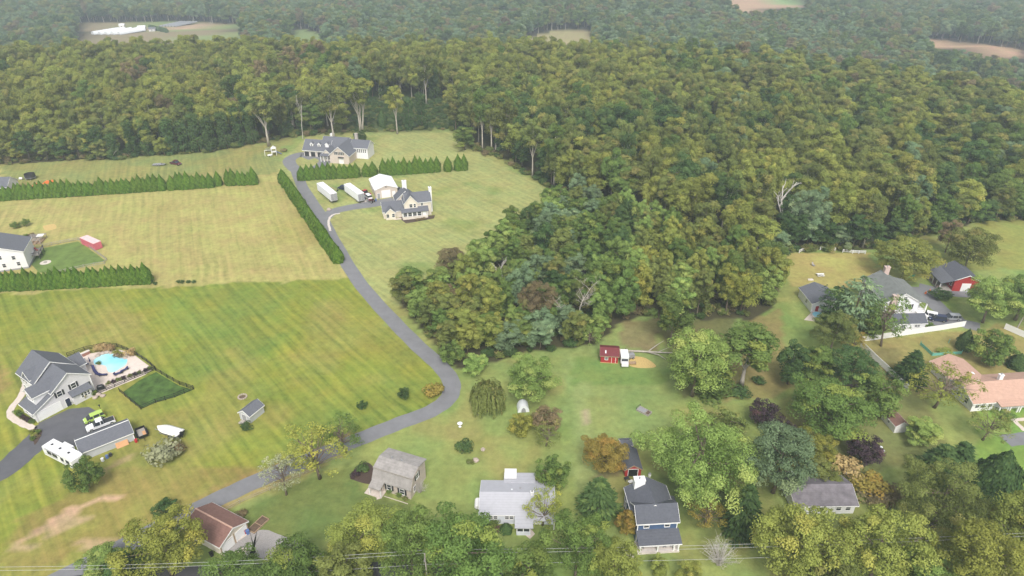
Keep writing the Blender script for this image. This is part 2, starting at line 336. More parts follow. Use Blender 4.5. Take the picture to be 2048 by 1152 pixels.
# far valley fields
qx, qy = PX(gx, np.maximum(gy, 40), gz)
far = gy > 520
for poly, col in zip(FAR_CLEAR, [(.26,.21,.12), (.20,.25,.09), (.19,.25,.09), (.31,.27,.13), (.46,.31,.20), (.46,.30,.19)]):
    m_ = far & inpoly(qx, qy, [(a, b) for a, b in poly]); paint(m_, col)
paint(far & inpoly(qx, qy, [(1540, -20), (1620, -20), (1612, 8), (1550, 8)]), (.22, .34, .13))
paint(far & inpoly(qx, qy, [(270, 42), (330, 42), (330, 56), (270, 56)]), (.20, .26, .09))
paint(far & inpoly(qx, qy, [(335, 50), (415, 47), (400, 60), (340, 66)]), (.44, .30, .20))
paint(far & inpoly(qx, qy, [(340, 60), (400, 58), (395, 80), (345, 80)]), (.22, .27, .10))
C[~(lower | upper | wood | far)] *= 1.14
C[behind] = YARD
C *= (1 + (fbm(gx, gy, 6, 71) - .5) * .3)[:, None]
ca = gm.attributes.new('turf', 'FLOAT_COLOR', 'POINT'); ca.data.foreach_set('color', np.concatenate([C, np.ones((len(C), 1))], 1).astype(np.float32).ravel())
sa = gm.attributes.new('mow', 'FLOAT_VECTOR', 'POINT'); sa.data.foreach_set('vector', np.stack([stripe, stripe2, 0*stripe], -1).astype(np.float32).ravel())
def ground_mat():
    m = bpy.data.materials.new('turf_and_soil'); nt, N, Lk = nodes(m)
    o = N('ShaderNodeOutputMaterial'); b = N('ShaderNodeBsdfPrincipled'); Lk(b.outputs[0], o.inputs[0]); b.inputs['Roughness'].default_value = .95; b.inputs['Specular IOR Level'].default_value = .1
    at = N('ShaderNodeAttribute'); at.attribute_name = 'turf'; am = N('ShaderNodeAttribute'); am.attribute_name = 'mow'
    sp = N('ShaderNodeSeparateXYZ'); Lk(am.outputs['Vector'], sp.inputs[0])
    tc = N('ShaderNodeTexCoord')
    def band(angle, period):
        mp = N('ShaderNodeMapping'); mp.vector_type = 'POINT'; mp.inputs['Rotation'].default_value = (0, 0, R(-angle)); Lk(tc.outputs['Object'], mp.inputs[0])
        wob = N('ShaderNodeTexNoise'); wob.inputs['Scale'].default_value = .03; wob.inputs['Detail'].default_value = 2; Lk(tc.outputs['Object'], wob.inputs['Vector'])
        sx = N('ShaderNodeSeparateXYZ'); Lk(mp.outputs[0], sx.inputs[0])
        w1 = N('ShaderNodeMath'); w1.operation = 'MULTIPLY_ADD'; w1.inputs[1].default_value = 9; Lk(wob.outputs[0], w1.inputs[0]); Lk(sx.outputs[1], w1.inputs[2])
        d = N('ShaderNodeMath'); d.operation = 'MULTIPLY'; d.inputs[1].default_value = 2 * math.pi / period; Lk(w1.outputs[0], d.inputs[0])
        s = N('ShaderNodeMath'); s.operation = 'SINE'; Lk(d.outputs[0], s.inputs[0])
        cl = N('ShaderNodeMapRange'); cl.inputs[1].default_value = -.45; cl.inputs[2].default_value = .45; cl.inputs[3].default_value = -1; cl.inputs[4].default_value = 1; Lk(s.outputs[0], cl.inputs[0])
        st = N('ShaderNodeTexNoise'); st.inputs['Scale'].default_value = 1; st.inputs['Detail'].default_value = 3   # streaks along the mower's path
        ms = N('ShaderNodeMapping'); ms.inputs['Scale'].default_value = (.035, .9, 1); Lk(mp.outputs[0], ms.inputs[0]); Lk(ms.outputs[0], st.inputs['Vector'])
        s2 = N('ShaderNodeMapRange'); s2.inputs[1].default_value = .3; s2.inputs[2].default_value = .7; s2.inputs[3].default_value = -1.3; s2.inputs[4].default_value = 1.3; Lk(st.outputs[0], s2.inputs[0])
        fade = N('ShaderNodeTexNoise'); fade.inputs['Scale'].default_value = .045; fade.inputs['Detail'].default_value = 2; Lk(tc.outputs['Object'], fade.inputs['Vector'])
        fr = N('ShaderNodeMapRange'); fr.inputs[1].default_value = .35; fr.inputs[2].default_value = .65; fr.inputs[3].default_value = .12; fr.inputs[4].default_value = .75; Lk(fade.outputs[0], fr.inputs[0])
        mu = N('ShaderNodeMath'); mu.operation = 'MULTIPLY'; Lk(cl.outputs[0], mu.inputs[0]); Lk(fr.outputs[0], mu.inputs[1])
        ad = N('ShaderNodeMath'); ad.operation = 'ADD'; Lk(mu.outputs[0], ad.inputs[0]); Lk(s2.outputs[0], ad.inputs[1]); return ad.outputs[0]
    A = band(-49.1, 2.9); B = band(-66, 3.2)
    def mul(a, b_):
        n = N('ShaderNodeMath'); n.operation = 'MULTIPLY'; Lk(a, n.inputs[0]); Lk(b_, n.inputs[1]); return n.outputs[0]
    sA = mul(A, sp.outputs[0]); sB = mul(B, sp.outputs[1])
    ss = N('ShaderNodeMath'); ss.operation = 'ADD'; Lk(sA, ss.inputs[0]); Lk(sB, ss.inputs[1])
    f1 = N('ShaderNodeTexNoise'); f1.inputs['Scale'].default_value = .55; f1.inputs['Detail'].default_value = 8; f1.inputs['Roughness'].default_value = .75; Lk(tc.outputs['Object'], f1.inputs['Vector'])
    r1 = N('ShaderNodeMapRange'); r1.inputs[1].default_value = .3; r1.inputs[2].default_value = .7; r1.inputs[3].default_value = .74; r1.inputs[4].default_value = 1.24; Lk(f1.outputs[0], r1.inputs[0])
    br = N('ShaderNodeMath'); br.operation = 'MULTIPLY_ADD'; br.inputs[1].default_value = .12; Lk(ss.outputs[0], br.inputs[0]); Lk(r1.outputs[0], br.inputs[2])
    mx = N('ShaderNodeMix'); mx.data_type = 'RGBA'; mx.blend_type = 'MULTIPLY'; mx.inputs[0].default_value = 1; Lk(at.outputs['Color'], mx.inputs[6]); Lk(br.outputs[0], mx.inputs[7])
    # dry blades in the pale passes, green in the dark ones
    hu = N('ShaderNodeHueSaturation'); f2 = N('ShaderNodeTexNoise'); f2.inputs['Scale'].default_value = .12; f2.inputs['Detail'].default_value = 6; Lk(tc.outputs['Object'], f2.inputs['Vector'])
    h1 = N('ShaderNodeMapRange'); h1.inputs[1].default_value = .3; h1.inputs[2].default_value = .7; h1.inputs[3].default_value = .522; h1.inputs[4].default_value = .478; Lk(f2.outputs[0], h1.inputs[0])
    h2 = N('ShaderNodeMath'); h2.operation = 'MULTIPLY_ADD'; h2.inputs[1].default_value = -.008; Lk(ss.outputs[0], h2.inputs[0]); Lk(h1.outputs[0], h2.inputs[2])
    Lk(h2.outputs[0], hu.inputs['Hue']); Lk(mx.outputs[2], hu.inputs['Color']); Lk(hu.outputs[0], b.inputs['Base Color'])
    bp = N('ShaderNodeBump'); bp.inputs['Strength'].default_value = .35; bp.inputs['Distance'].default_value = .25; Lk(f1.outputs[0], bp.inputs['Height']); Lk(bp.outputs[0], b.inputs['Normal'])
    return m
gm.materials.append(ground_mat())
ground = struct(link('ground', gm)); ground['label'] = 'mown fields, yards and woodland floor'

# ------------------------------------------------------------------ paved strips and sheets
def smooth_line(pts, k=6):
    P = np.array(pts, float); out = []
    for i in range(len(P) - 1):
        p0 = P[max(i-1, 0)]; p1 = P[i]; p2 = P[i+1]; p3 = P[min(i+2, len(P)-1)]
        for t in np.linspace(0, 1, k, endpoint=False):
            out.append(.5*((2*p1)+(-p0+p2)*t+(2*p0-5*p1+4*p2-p3)*t*t+(-p0+3*p1-3*p2+p3)*t**3))
    out.append(P[-1]); return np.array(out)
def strip(name, pts, w, m, z, px_=True, w2=None):
    L_ = smooth_line([G(*p) for p in pts] if px_ else pts)
    t = np.gradient(L_, axis=0); t /= np.linalg.norm(t, axis=1)[:, None]; nn = np.stack([-t[:,1], t[:,0]], -1)
    ww = np.linspace(w, w2 or w, len(L_)) / 2
    rs = np.random.RandomState(len(L_)); wob = .12 * np.sin(np.arange(len(L_)) * 1.7) + .06 * rs.randn(len(L_))
    a = L_ + nn * (ww + wob * .5)[:, None]; b = L_ - nn * (ww - wob * .5)[:, None]
    mb = MB(); n = len(L_)
    vs = [(p[0], p[1], z) for p in a] + [(p[0], p[1], z) for p in b]
    mb.add(vs, [(i, n+i, n+i+1, i+1) for i in range(n-1)])
    return struct(mk(name, mb, m))
def sheet(name, pts, m, z, px_=True, smooth=False, th=0):
    P_ = [G(*p) for p in pts] if px_ else pts
    if smooth: P_ = smooth_line(list(P_) + [P_[0]])[:-1]
    mb = MB()
    if th: mb.ext([(p[0], p[1], z) for p in P_], (0, 0, -th))
    else: mb.add([(p[0], p[1], z) for p in P_], [tuple(range(len(P_)))])
    return struct(mk(name, mb, m))
strip('driveway', [(590, 335), (604, 372), (640, 428), (668, 482), (715, 560), (775, 630), (838, 694), (880, 732), (903, 765), (896, 797), (860, 823), (800, 846), (720, 878), (620, 918), (500, 968), (400, 1016), (310, 1060), (220, 1106), (60, 1190)], 4.3, M['asphalt'], .03)
strip('driveway', [(597, 345), (585, 334), (578, 322), (588, 313), (606, 309), (630, 316)], 5.0, M['asphalt'], .034, w2=6.5)
strip('driveway', [(600, 348), (622, 340), (643, 330), (650, 320), (638, 313), (612, 312)], 5.5, M['asphalt'], .038)
strip('driveway', [(646, 440), (665, 424), (700, 415), (740, 409), (775, 403), (790, 400)], 4.6, M['asphalt'], .034, w2=6.5)
strip('kerb', [(661, 462), (657, 447), (660, 435), (668, 429), (680, 427)], .8, M['concrete'], .06)
sheet('concrete_apron', [(718, 413), (745, 408), (752, 399), (735, 398), (722, 404)], M['concrete'], .026)
strip('driveway', [(-90, 985), (0, 945), (45, 908), (85, 872), (105, 850)], 5.2, M['asphalt_dark'], .03, w2=7)
sheet('parking_pad', [(72, 862), (78, 846), (138, 818), (178, 814), (202, 828), (222, 848), (240, 868), (190, 890), (150, 893), (100, 886)], M['asphalt_dark'], .034)
strip('front_walk', [(70, 858), (42, 846), (22, 832), (24, 815), (40, 795), (48, 778), (52, 765)], 1.5, M['walk'], .03)
strip('street', [(-140, 68), (-90, 73), (-55, 76.5), (-27, 77.5), (0, 75), (40, 71.5), (140, 66)], 7.0, M['street'], .03, px_=False)
for off in (-.12, .12): strip('road_marking', [(-140, 68+off), (-90, 73+off), (-55, 76.5+off), (-27, 77.5+off), (0, 75+off), (40, 71.5+off), (140, 66+off)], .1, M['gold_line'] if 'gold_line' in M else mat('road_paint', (.55,.40,.08), .8, .1), .04, px_=False)
strip('gravel_drive', [(448, 1112), (492, 1090), (520, 1085), (600, 1118), (640, 1150)], 5.5, M['gravel'], .028)
strip('driveway', [(1838, 572), (1872, 580), (1900, 586), (1960, 590)], 4, M['asphalt'], .03)
strip('driveway', [(1838, 574), (1862, 600), (1884, 622), (1905, 640), (1960, 655)], 5.0, M['asphalt'], .034)
sheet('parking_pad', [(1838, 632), (1872, 622), (1925, 634), (1935, 648), (1905, 652), (1850, 650)], M['asphalt'], .038)
strip('driveway', [(2150, 862), (2060, 875), (2010, 882)], 3.6, M['asphalt'], .03)
strip('footpath', [(2050, 862), (2030, 842), (2018, 826)], 1.0, M['walk'], .03)
strip('footpath', [(2022, 840), (2060, 838)], 1.0, M['walk'], .034)
strip('front_walk', [(759, 998), (757, 990), (760, 984)], 1.0, M['walk'], .03)
strip('front_walk', [(1262, 1116), (1258, 1105), (1268, 1092), (1276, 1086)], 1.2, M['walk'], .03)
sheet('soil_bed', [(700, 958), (712, 934), (735, 925), (748, 940), (742, 968)], M['mulch'], .02, smooth=True)
sheet('straw_patch', [(1262, 712), (1290, 716), (1312, 733), (1280, 736), (1258, 730)], M['straw'], .02, smooth=True)
sheet('soil_bed', [(66, 880), (60, 868), (72, 858), (84, 862), (80, 876), (70, 890)], M['mulch'], .05, smooth=True)

# ------------------------------------------------------------------ plants
def cards(c, nrm, size, rng, asp=(.7, 1.3), bend=.25, axis=None):
    n = len(c); nrm = nrm / (np.linalg.norm(nrm, axis=1)[:, None] + 1e-9)
    t = rng.normal(size=(n, 3)) if axis is None else axis + rng.normal(size=(n, 3)) * .15
    t -= nrm * (t * nrm).sum(1)[:, None]; t /= (np.linalg.norm(t, axis=1)[:, None] + 1e-9); b = np.cross(nrm, t)
    s = size if hasattr(size, '__len__') else np.full(n, size)
    a = (s * rng.uniform(asp[0], asp[1], n))[:, None]; s = s[:, None]
    up = nrm * (s * bend * rng.uniform(-1, 1, (n, 1)))
    # kite-shaped leaf sprays, slightly folded
    v = np.stack([c - t * a * .5, c + b * s * .42 + up - t * a * .08, c + t * a * .55, c - b * s * .42 + up - t * a * .08], 1)
    return v.reshape(-1, 3)
def leaf_mesh(name, parts):
    v = np.concatenate([p[0] for p in parts]); k = np.concatenate([p[1] for p in parts])
    n = len(v) // 4; m = quad_mesh(name, v, np.arange(4*n).reshape(n, 4))
    a = m.attributes.new('leaf', 'FLOAT_VECTOR', 'FACE'); a.data.foreach_set('vector', k.astype(np.float32).ravel())
    return m
def blob(rng, c, r, n, size, squash=.85, down=.35, tone=.5, acc=None):
    d = rng.normal(size=(n, 3)); d /= np.linalg.norm(d, axis=1)[:, None]
    lowm = (d[:, 2] < -.2) & (rng.rand(n) > down); d[lowm, 2] *= -1
    p = c + d * r * rng.uniform(.80, 1.08, (n, 1)) * np.array((1, 1, squash)) * (1 + .12 * np.sin(d[:, :1] * 5 + c[0]) * np.sin(d[:, 1:2] * 5 + c[1]))
    nr = d * np.array((1, 1, 1.15)) + rng.normal(size=(n, 3)) * .32
    v = cards(p, nr, size * rng.uniform(.7, 1.35, n), rng)
    k = np.stack([np.clip(rng.rand(n) * .26 + rng.rand() * .36 + tone * .38, 0, 1), np.full(n, rng.rand() if acc is None else acc), rng.rand(n)], -1)
    return v, k
def tree_protos(name, seed, H=14, Rr=5, z0=.3, nc=48, ncard=120, size=.5, clump=(.26, .42), trunk_r=.28, limbs=8, sub=(.40, .60), sq=.85, flat=1.0, sparse=0, bark='bark', lean=.6, taperlow=1.0, multi=1):
    rng = np.random.RandomState(seed); parts = []; zc = H * (z0 + (1 - z0) / 2); hz = H * (1 - z0) / 2; cents = []
    ph = rng.rand(4) * 6.28
    i = 0
    while len(cents) < nc and i < nc * 6:
        i += 1; d = rng.normal(size=3); d /= np.linalg.norm(d)
        if d[2] < -.75: continue
        th = math.atan2(d[1], d[0]); rad = 1 + .16 * math.sin(2*th+ph[0]) + .13 * math.sin(3*th+ph[1]+2*d[2]) + .1 * math.sin(5*th + ph[2])
        f = rng.uniform(.55, 1.0) ** .6; cr = Rr * rng.uniform(*clump)
        tl = 1 if d[2] > -.1 else taperlow
        p = np.array((d[0]*Rr*rad*tl*f, d[1]*Rr*rad*tl*f, zc + d[2]*hz*f*flat)); lim = 1 - cr / Rr * .55
        p[:2] *= lim; p[2] = min(p[2], H - cr * .7)
        if any(np.linalg.norm(p - q[0]) < .72 * min(cr, q[1]) for q in cents): continue
        cents.append((p, cr))
    for p, cr in cents:                  # each bough is a bunch of smaller leafy lobes
        tone = rng.rand(); acc = rng.rand(); ax = p - np.array((0, 0, zc - hz * .4)); ax = ax / (np.linalg.norm(ax) + 1e-6)
        for s_ in range(6):
            d = rng.normal(size=3) + ax * .7 + np.array((0, 0, .5)); d /= np.linalg.norm(d); q = p + d * cr * rng.uniform(.45, .68)
            parts.append(blob(rng, q, cr * rng.uniform(*sub), max(8, int(ncard * (cr / (Rr*.34))**2 / 5)), size, sq, .25, tone, acc))
    if not sparse:
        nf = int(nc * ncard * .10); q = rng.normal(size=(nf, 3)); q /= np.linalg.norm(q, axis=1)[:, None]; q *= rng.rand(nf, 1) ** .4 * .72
        pf = q * np.array((Rr, Rr, hz)) + np.array((0, 0, zc)); parts.append((cards(pf, rng.normal(size=(nf, 3)), size * 1.5, rng), np.stack([rng.rand(nf)*.15, np.zeros(nf), rng.rand(nf)], -1)))  # inner leaves kept near the dark tone, crown shade put into their colour
    cm = leaf_mesh(name + '_crown', parts); tb = MB()
    for s_ in range(multi):
        ox, oy = (rng.normal(size=2) * .35 * (multi > 1)); top = np.array((rng.normal()*lean + ox*3, rng.normal()*lean + oy*3, H*.82)); k = 6
        path = [np.array((ox, oy, -.3)) * (1-t) + top * t + np.array((math.sin(t*5+seed+s_), math.cos(t*4+seed), 0)) * .22 * Rr/5 * t for t in np.linspace(0, 1, k)]
        tb.tube(path, [trunk_r * (1.35 if i == 0 else 1) * (1 - .82 * i/(k-1)) / (1 if multi == 1 else 1.35) for i in range(k)], 7)
        for j in rng.permutation(len(cents))[:limbs]:
            p, cr = cents[j]; base = path[rng.randint(2, 5)]
            if p[2] < base[2] - 1: continue
            mid = base * .5 + p * .5 + np.array((0, 0, .08 * H * rng.uniform(-.2, .5)))
            tb.tube([base, mid, p], [trunk_r*.42, trunk_r*.28, trunk_r*.1], 5, False)
    return cm, tb.mesh(name + '_trunk', M[bark], True)
def cone_protos(name, seed, H=4.5, Rr=1.2, n=2600, size=.30, bulge=.25, lay=0, open_=0, trunk_r=.08, droop=0):
    rng = np.random.RandomState(seed); t = rng.rand(n) ** .75; t = 1 - t if False else t
    z = .02 * H + (1 - rng.rand(n) ** .62) * H * .98
    f = 1 - z / H; prof = np.minimum(f ** .8 * (1 + bulge * np.sin(np.pi * f)), 1.05) * (.82 + .18 * np.minimum(z / (.12 * H), 1))
    th = rng.rand(n) * 2 * math.pi; lob = 1 + .10 * np.sin(th * 4 + z * 3.1 / Rr) + .08 * np.sin(th * 7 - z * 2.1)
    if lay: ph = (z / lay + .25 * np.sin(th * 2)) % 1; lob *= 1 - open_ * ph
    rr = Rr * prof * lob * rng.uniform(.78, 1.04, n) + .02
    p = np.stack([rr*np.cos(th), rr*np.sin(th), z - (droop * rr if lay else 0)], -1)
    out = np.stack([np.cos(th), np.sin(th), np.full(n, .45)], -1) + rng.normal(size=(n, 3)) * .3
    ax = np.tile(np.array((0, 0, 1.)), (n, 1)) + out * .35 if not lay else np.stack([np.cos(th), np.sin(th), np.full(n, -.25)], -1)
    v = cards(p, out if not lay else np.stack([np.cos(th)*.3, np.sin(th)*.3, np.ones(n)], -1) + rng.normal(size=(n,3))*.35, size * rng.uniform(.7, 1.4, n), rng, (1.0, 1.9), .2, ax)
    k = np.stack([rng.rand(n)*.55 + .45*(np.sin(th*5+z*4)*.5+.5), rng.rand(n), rng.rand(n)], -1)
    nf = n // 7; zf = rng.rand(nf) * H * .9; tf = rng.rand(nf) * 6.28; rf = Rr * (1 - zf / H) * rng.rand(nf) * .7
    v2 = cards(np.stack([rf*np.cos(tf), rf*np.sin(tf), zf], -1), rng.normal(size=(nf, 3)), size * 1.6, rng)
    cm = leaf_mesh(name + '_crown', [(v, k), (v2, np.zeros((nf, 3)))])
    return cm, MB().tube([(0, 0, -.2), (0, 0, H*.5), (0, 0, H*.92)], [trunk_r, trunk_r*.7, trunk_r*.1], 6).mesh(name + '_trunk', M['bark'], True)
def bough_protos(name, seed, H, Rr, levels, nb, nk, size, droop=.32, tuft=0):
    rng = np.random.RandomState(seed); parts = []; tb = MB().tube([(0, 0, -.2), (0, 0, H*.5), (0, 0, H*.96)], [.017*H, .011*H, .002*H], 7)
    for i in range(levels):
        f = (i + .3) / levels; z = H * (.06 + .92 * f); ln0 = Rr * ((1 - f) ** .75 if not tuft else (.35 + .65 * math.sin(math.pi * min(1, (1 - f) * .62 + .3))) * (1 if f < .85 else (1 - f) / .15))
        for j in range(max(4, int(nb * (1 - .45 * f)))):
            a = 6.28 * (j + rng.rand() * .8) / nb * (1 + .0 * i) + i * 2.4; ln = ln0 * rng.uniform(.62, 1.12) + .15; n = nk
            t = rng.rand(n) ** (.6 if not tuft else .35); dz = -droop * ln * t + .22 * ln * t ** 3 + rng.normal(size=n) * .05 * ln
            side = rng.normal(size=n) * (.10 + .16 * (1 - abs(t - .6))) * ln; ca, sa_ = math.cos(a), math.sin(a)
            p = np.stack([ca*ln*t - sa_*side, sa_*ln*t + ca*side, z + dz - abs(side) * .25 + rng.uniform(-.2, .2) * 0], -1)
            nr = np.stack([ca*.35 + rng.normal(size=n)*.3, sa_*.35 + rng.normal(size=n)*.3, np.ones(n)], -1)
            ax = np.stack([ca - sa_*side/ln*1.5, sa_ + ca*side/ln*1.5, np.full(n, -.2)], -1)
            parts.append((cards(p, nr, size * rng.uniform(.7, 1.3, n), rng, (1.3, 2.2), .2, ax), np.stack([np.clip(rng.rand(n)*.5 + .5*t*rng.rand(), 0, 1), np.full(n, rng.rand()), rng.rand(n)], -1)))
            if j % 2 == 0: tb.tube([(0, 0, z), (ca*ln*.8, sa_*ln*.8, z - droop*ln*.6)], [.03, .01], 4, False)
    return leaf_mesh(name + '_crown', parts), tb.mesh(name + '_trunk', M['bark'], True)
def twig_mesh(name, seed, H=5, Rr=2.4, n=70, bark='bark_dead'):
    rng = np.random.RandomState(seed); tb = MB()
    for i in range(n):
        a = rng.rand()*6.28; q = rng.rand() ** .6; h = H * (1 - .35*q) * rng.uniform(.7, 1); e = np.array((math.cos(a)*q*Rr, math.sin(a)*q*Rr, h)); m_ = e * np.array((.35, .35, .5)) + rng.normal(size=3)*.08
        tb.tube([(rng.normal()*.08, rng.normal()*.08, -.1), m_, e], [.03, .022, .01], 4, False)
        for k in range(5):
            b0 = m_ + (e - m_) * rng.rand(); tb.tube([b0, b0 + rng.normal(size=3) * np.array((.4, .4, .25)) + np.array((0, 0, .5))], [.014, .006], 3, False)
    return tb.mesh(name, M[bark], True)
def shrub_protos(name, seed, Rr=1.5, H=1.6, n=900, size=.22, upright=0):
    rng = np.random.RandomState(seed); parts = []
    for i in range(14):
        a = rng.rand() * 6.28; q = rng.rand() ** .5 * Rr * .65; c = np.array((q*math.cos(a), q*math.sin(a), H * rng.uniform(.3, .72)))
        parts.append(blob(rng, c, Rr * rng.uniform(.3, .45), n // 14, size, H / Rr * .75, .5))
    cm = leaf_mesh(name + '_foliage', parts); tb = MB()
    for i in range(5): a = i * 1.26; tb.tube([(0, 0, -.1), (math.cos(a)*Rr*.4, math.sin(a)*Rr*.4, H*.6)], [.05, .02], 5)
    return cm, tb.mesh(name + '_stem', M['bark'], True)
def willow_protos(name, seed, H=9, Rr=4.2):
    rng = np.random.RandomState(seed); parts = []
    for i in range(230):
        a = rng.rand() * 6.28; r0 = Rr * rng.rand() ** .5; z1 = H * (1 - .30 * (r0 / Rr) ** 2) * rng.uniform(.85, 1); ln = (z1 - .6) * rng.uniform(.45, .95); n = 26
        t = np.linspace(0, 1, n); rr = r0 + (1 - (1 - t) ** 2) * .7
        p = np.stack([rr*math.cos(a), rr*math.sin(a), z1 - ln * t ** 1.3], -1) + rng.normal(size=(n, 3)) * .08
        o = np.tile(np.array((math.cos(a), math.sin(a), .5)), (n, 1)) + rng.normal(size=(n, 3)) * .4
        parts.append((cards(p, o, .34 * rng.uniform(.7, 1.3, n), rng, (1.2, 2.2), .2, np.tile(np.array((0, 0, -1.)), (n, 1))), np.stack([np.clip(rng.rand(n)*.5+rng.rand()*.5, 0, 1), np.full(n, rng.rand()), rng.rand(n)], -1)))
    for i in range(16):
        a = rng.rand()*6.28; q = Rr * .7 * rng.rand()**.5; parts.append(blob(rng, np.array((q*math.cos(a), q*math.sin(a), H*rng.uniform(.72, .9))), Rr*.25, 60, .35))
    cm = leaf_mesh(name + '_crown', parts)
    tb = MB().tube([(0, 0, -.3), (.1, 0, H*.4), (0, .2, H*.8)], [.4, .32, .08], 7)
    for a in range(6): tb.tube([(0, 0, H*.4), (math.cos(a)*Rr*.5, math.sin(a)*Rr*.5, H*.8)], [.2, .05], 5)
    return cm, tb.mesh(name + '_trunk', M['bark'], True)
def bare_mesh(name, seed, H=12, Rr=4, tr=.25, depth=3, bark='bark_dead', up=.6, twig=.5):
    rng = np.random.RandomState(seed); tb = MB()
    def grow(p, d, ln, r, lev):
        d = d / np.linalg.norm(d); q = p + d * ln * .5 + rng.normal(size=3) * ln * .05; e = p + d * ln + rng.normal(size=3) * ln * .10
        tb.tube([p, q, e], [r, r*.75, r*.5], 6 if lev < 2 else 4, False)
        if lev >= depth: return
        for i in range(rng.randint(3, 5) if lev else rng.randint(4, 7)):
            f = rng.uniform(.35, 1); b = p + (e - p) * f; a = rng.rand() * 6.28
            nd = d * up + np.array((math.cos(a), math.sin(a), rng.uniform(.1, .8))) * .75
            grow(b, nd, ln * rng.uniform(.4, .62), r * twig, lev + 1)
    grow(np.array((0, 0, -.3)), np.array((.05, 0, 1.)), H * .62, tr, 0)
    return tb.mesh(name, M[bark], True)
def vine_protos(name, seed, H=16, Rr=2.4):
    rng = np.random.RandomState(seed); parts = []
    for i in range(34):
        z = H * (i + rng.rand()) / 34; w = Rr * (1.15 - .5 * z / H) * rng.uniform(.5, 1); a = rng.rand()*6.28
        parts.append(blob(rng, np.array((math.cos(a)*w*.6, math.sin(a)*w*.6, max(.6, z))), Rr * rng.uniform(.38, .6), 105, .42, 1.3, .8))
    return leaf_mesh(name + '_crown', parts), MB().tube([(0, 0, -.3), (0, 0, H*.6), (.3, 0, H*.95)], [.3, .22, .05], 6).mesh(name + '_trunk', M['bark'], True)

PR = {}
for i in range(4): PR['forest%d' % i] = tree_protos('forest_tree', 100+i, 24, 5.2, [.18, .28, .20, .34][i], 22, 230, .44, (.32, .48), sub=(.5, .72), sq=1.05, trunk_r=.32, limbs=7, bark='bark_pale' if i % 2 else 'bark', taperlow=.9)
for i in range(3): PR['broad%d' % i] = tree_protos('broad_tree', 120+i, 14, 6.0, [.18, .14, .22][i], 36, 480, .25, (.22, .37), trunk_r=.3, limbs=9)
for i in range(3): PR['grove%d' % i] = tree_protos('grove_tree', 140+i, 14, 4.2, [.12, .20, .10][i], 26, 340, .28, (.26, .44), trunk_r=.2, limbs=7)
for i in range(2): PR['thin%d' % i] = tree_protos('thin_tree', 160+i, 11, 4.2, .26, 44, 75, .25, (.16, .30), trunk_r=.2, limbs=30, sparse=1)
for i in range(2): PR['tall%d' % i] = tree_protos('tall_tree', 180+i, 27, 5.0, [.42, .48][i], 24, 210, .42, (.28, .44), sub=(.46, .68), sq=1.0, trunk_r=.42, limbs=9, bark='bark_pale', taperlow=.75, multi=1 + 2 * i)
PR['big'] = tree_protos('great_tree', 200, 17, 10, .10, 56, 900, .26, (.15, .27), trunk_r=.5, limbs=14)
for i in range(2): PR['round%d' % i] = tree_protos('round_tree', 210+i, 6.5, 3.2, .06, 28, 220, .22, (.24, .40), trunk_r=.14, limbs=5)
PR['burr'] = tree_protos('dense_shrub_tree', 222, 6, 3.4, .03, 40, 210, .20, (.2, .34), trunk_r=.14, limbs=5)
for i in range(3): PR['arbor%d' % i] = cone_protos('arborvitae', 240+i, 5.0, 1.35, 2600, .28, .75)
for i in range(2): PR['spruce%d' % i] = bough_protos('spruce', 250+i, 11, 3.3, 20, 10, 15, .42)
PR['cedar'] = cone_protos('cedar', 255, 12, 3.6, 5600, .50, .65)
PR['pine'] = bough_protos('pine', 257, 17, 5.2, 15, 7, 26, .55, .12, tuft=1)
PR['willow'] = willow_protos('willow', 260)
for i in range(3): PR['shrub%d' % i] = shrub_protos('shrub', 270+i)
for i in range(2): PR['vine%d' % i] = vine_protos('vine', 280+i)
BARE = {'snag': bare_mesh('snag', 301, 26, 5, .38, 2, 'bark_dead', 1.0, .42), 'snag2': bare_mesh('snag', 305, 14, 5, .35, 2, 'bark_dead', .7, .5), 'bare': bare_mesh('bare_tree', 307, 11, 4, .2, 4, 'bark', .55, .52), 'bare2': bare_mesh('bare_tree', 317, 12, 4.5, .17, 4, 'bark_pale', .7, .5), 'twiggy': twig_mesh('bare_shrub', 313)}
for k, (cm, tm) in PR.items(): cm.materials.append(LF['green'])
rngp = random.Random(5)
CROWN = {'shrub': 'foliage'}
def plant(name, label, cat, proto, leaf, base, h=None, r=None, group=None, px_=True, rot=None, z=None):
    cm, tm = PR[proto]; x, y = G(*base) if px_ else base
    z = float(terrain(x, y)) if z is None else z
    H0 = max(v.co.z for v in cm.vertices) if proto not in HT else HT[proto]; HT[proto] = H0
    if proto not in RT:
        co = np.empty(len(cm.vertices) * 3, np.float32); cm.vertices.foreach_get('co', co); co = co.reshape(-1, 3); RT[proto] = float(np.percentile(np.hypot(co[:, 0], co[:, 1]), 97))
    sz = (h or H0) / H0; sx = (r / RT[proto]) if r else sz
    o = thing(name, label, cat, (x, y), rngp.uniform(0, 6.28) if rot is None else rot, group, z); o.scale = (sx, sx, sz)
    c = link('foliage' if cat in ('shrub', 'bush') else 'crown', cm, o); c.material_slots[0].link = 'OBJECT'; c.material_slots[0].material = LF[leaf]
    link('stem' if cat in ('shrub', 'bush') else 'trunk', tm, o)
    return o
HT = {}; RT = {}

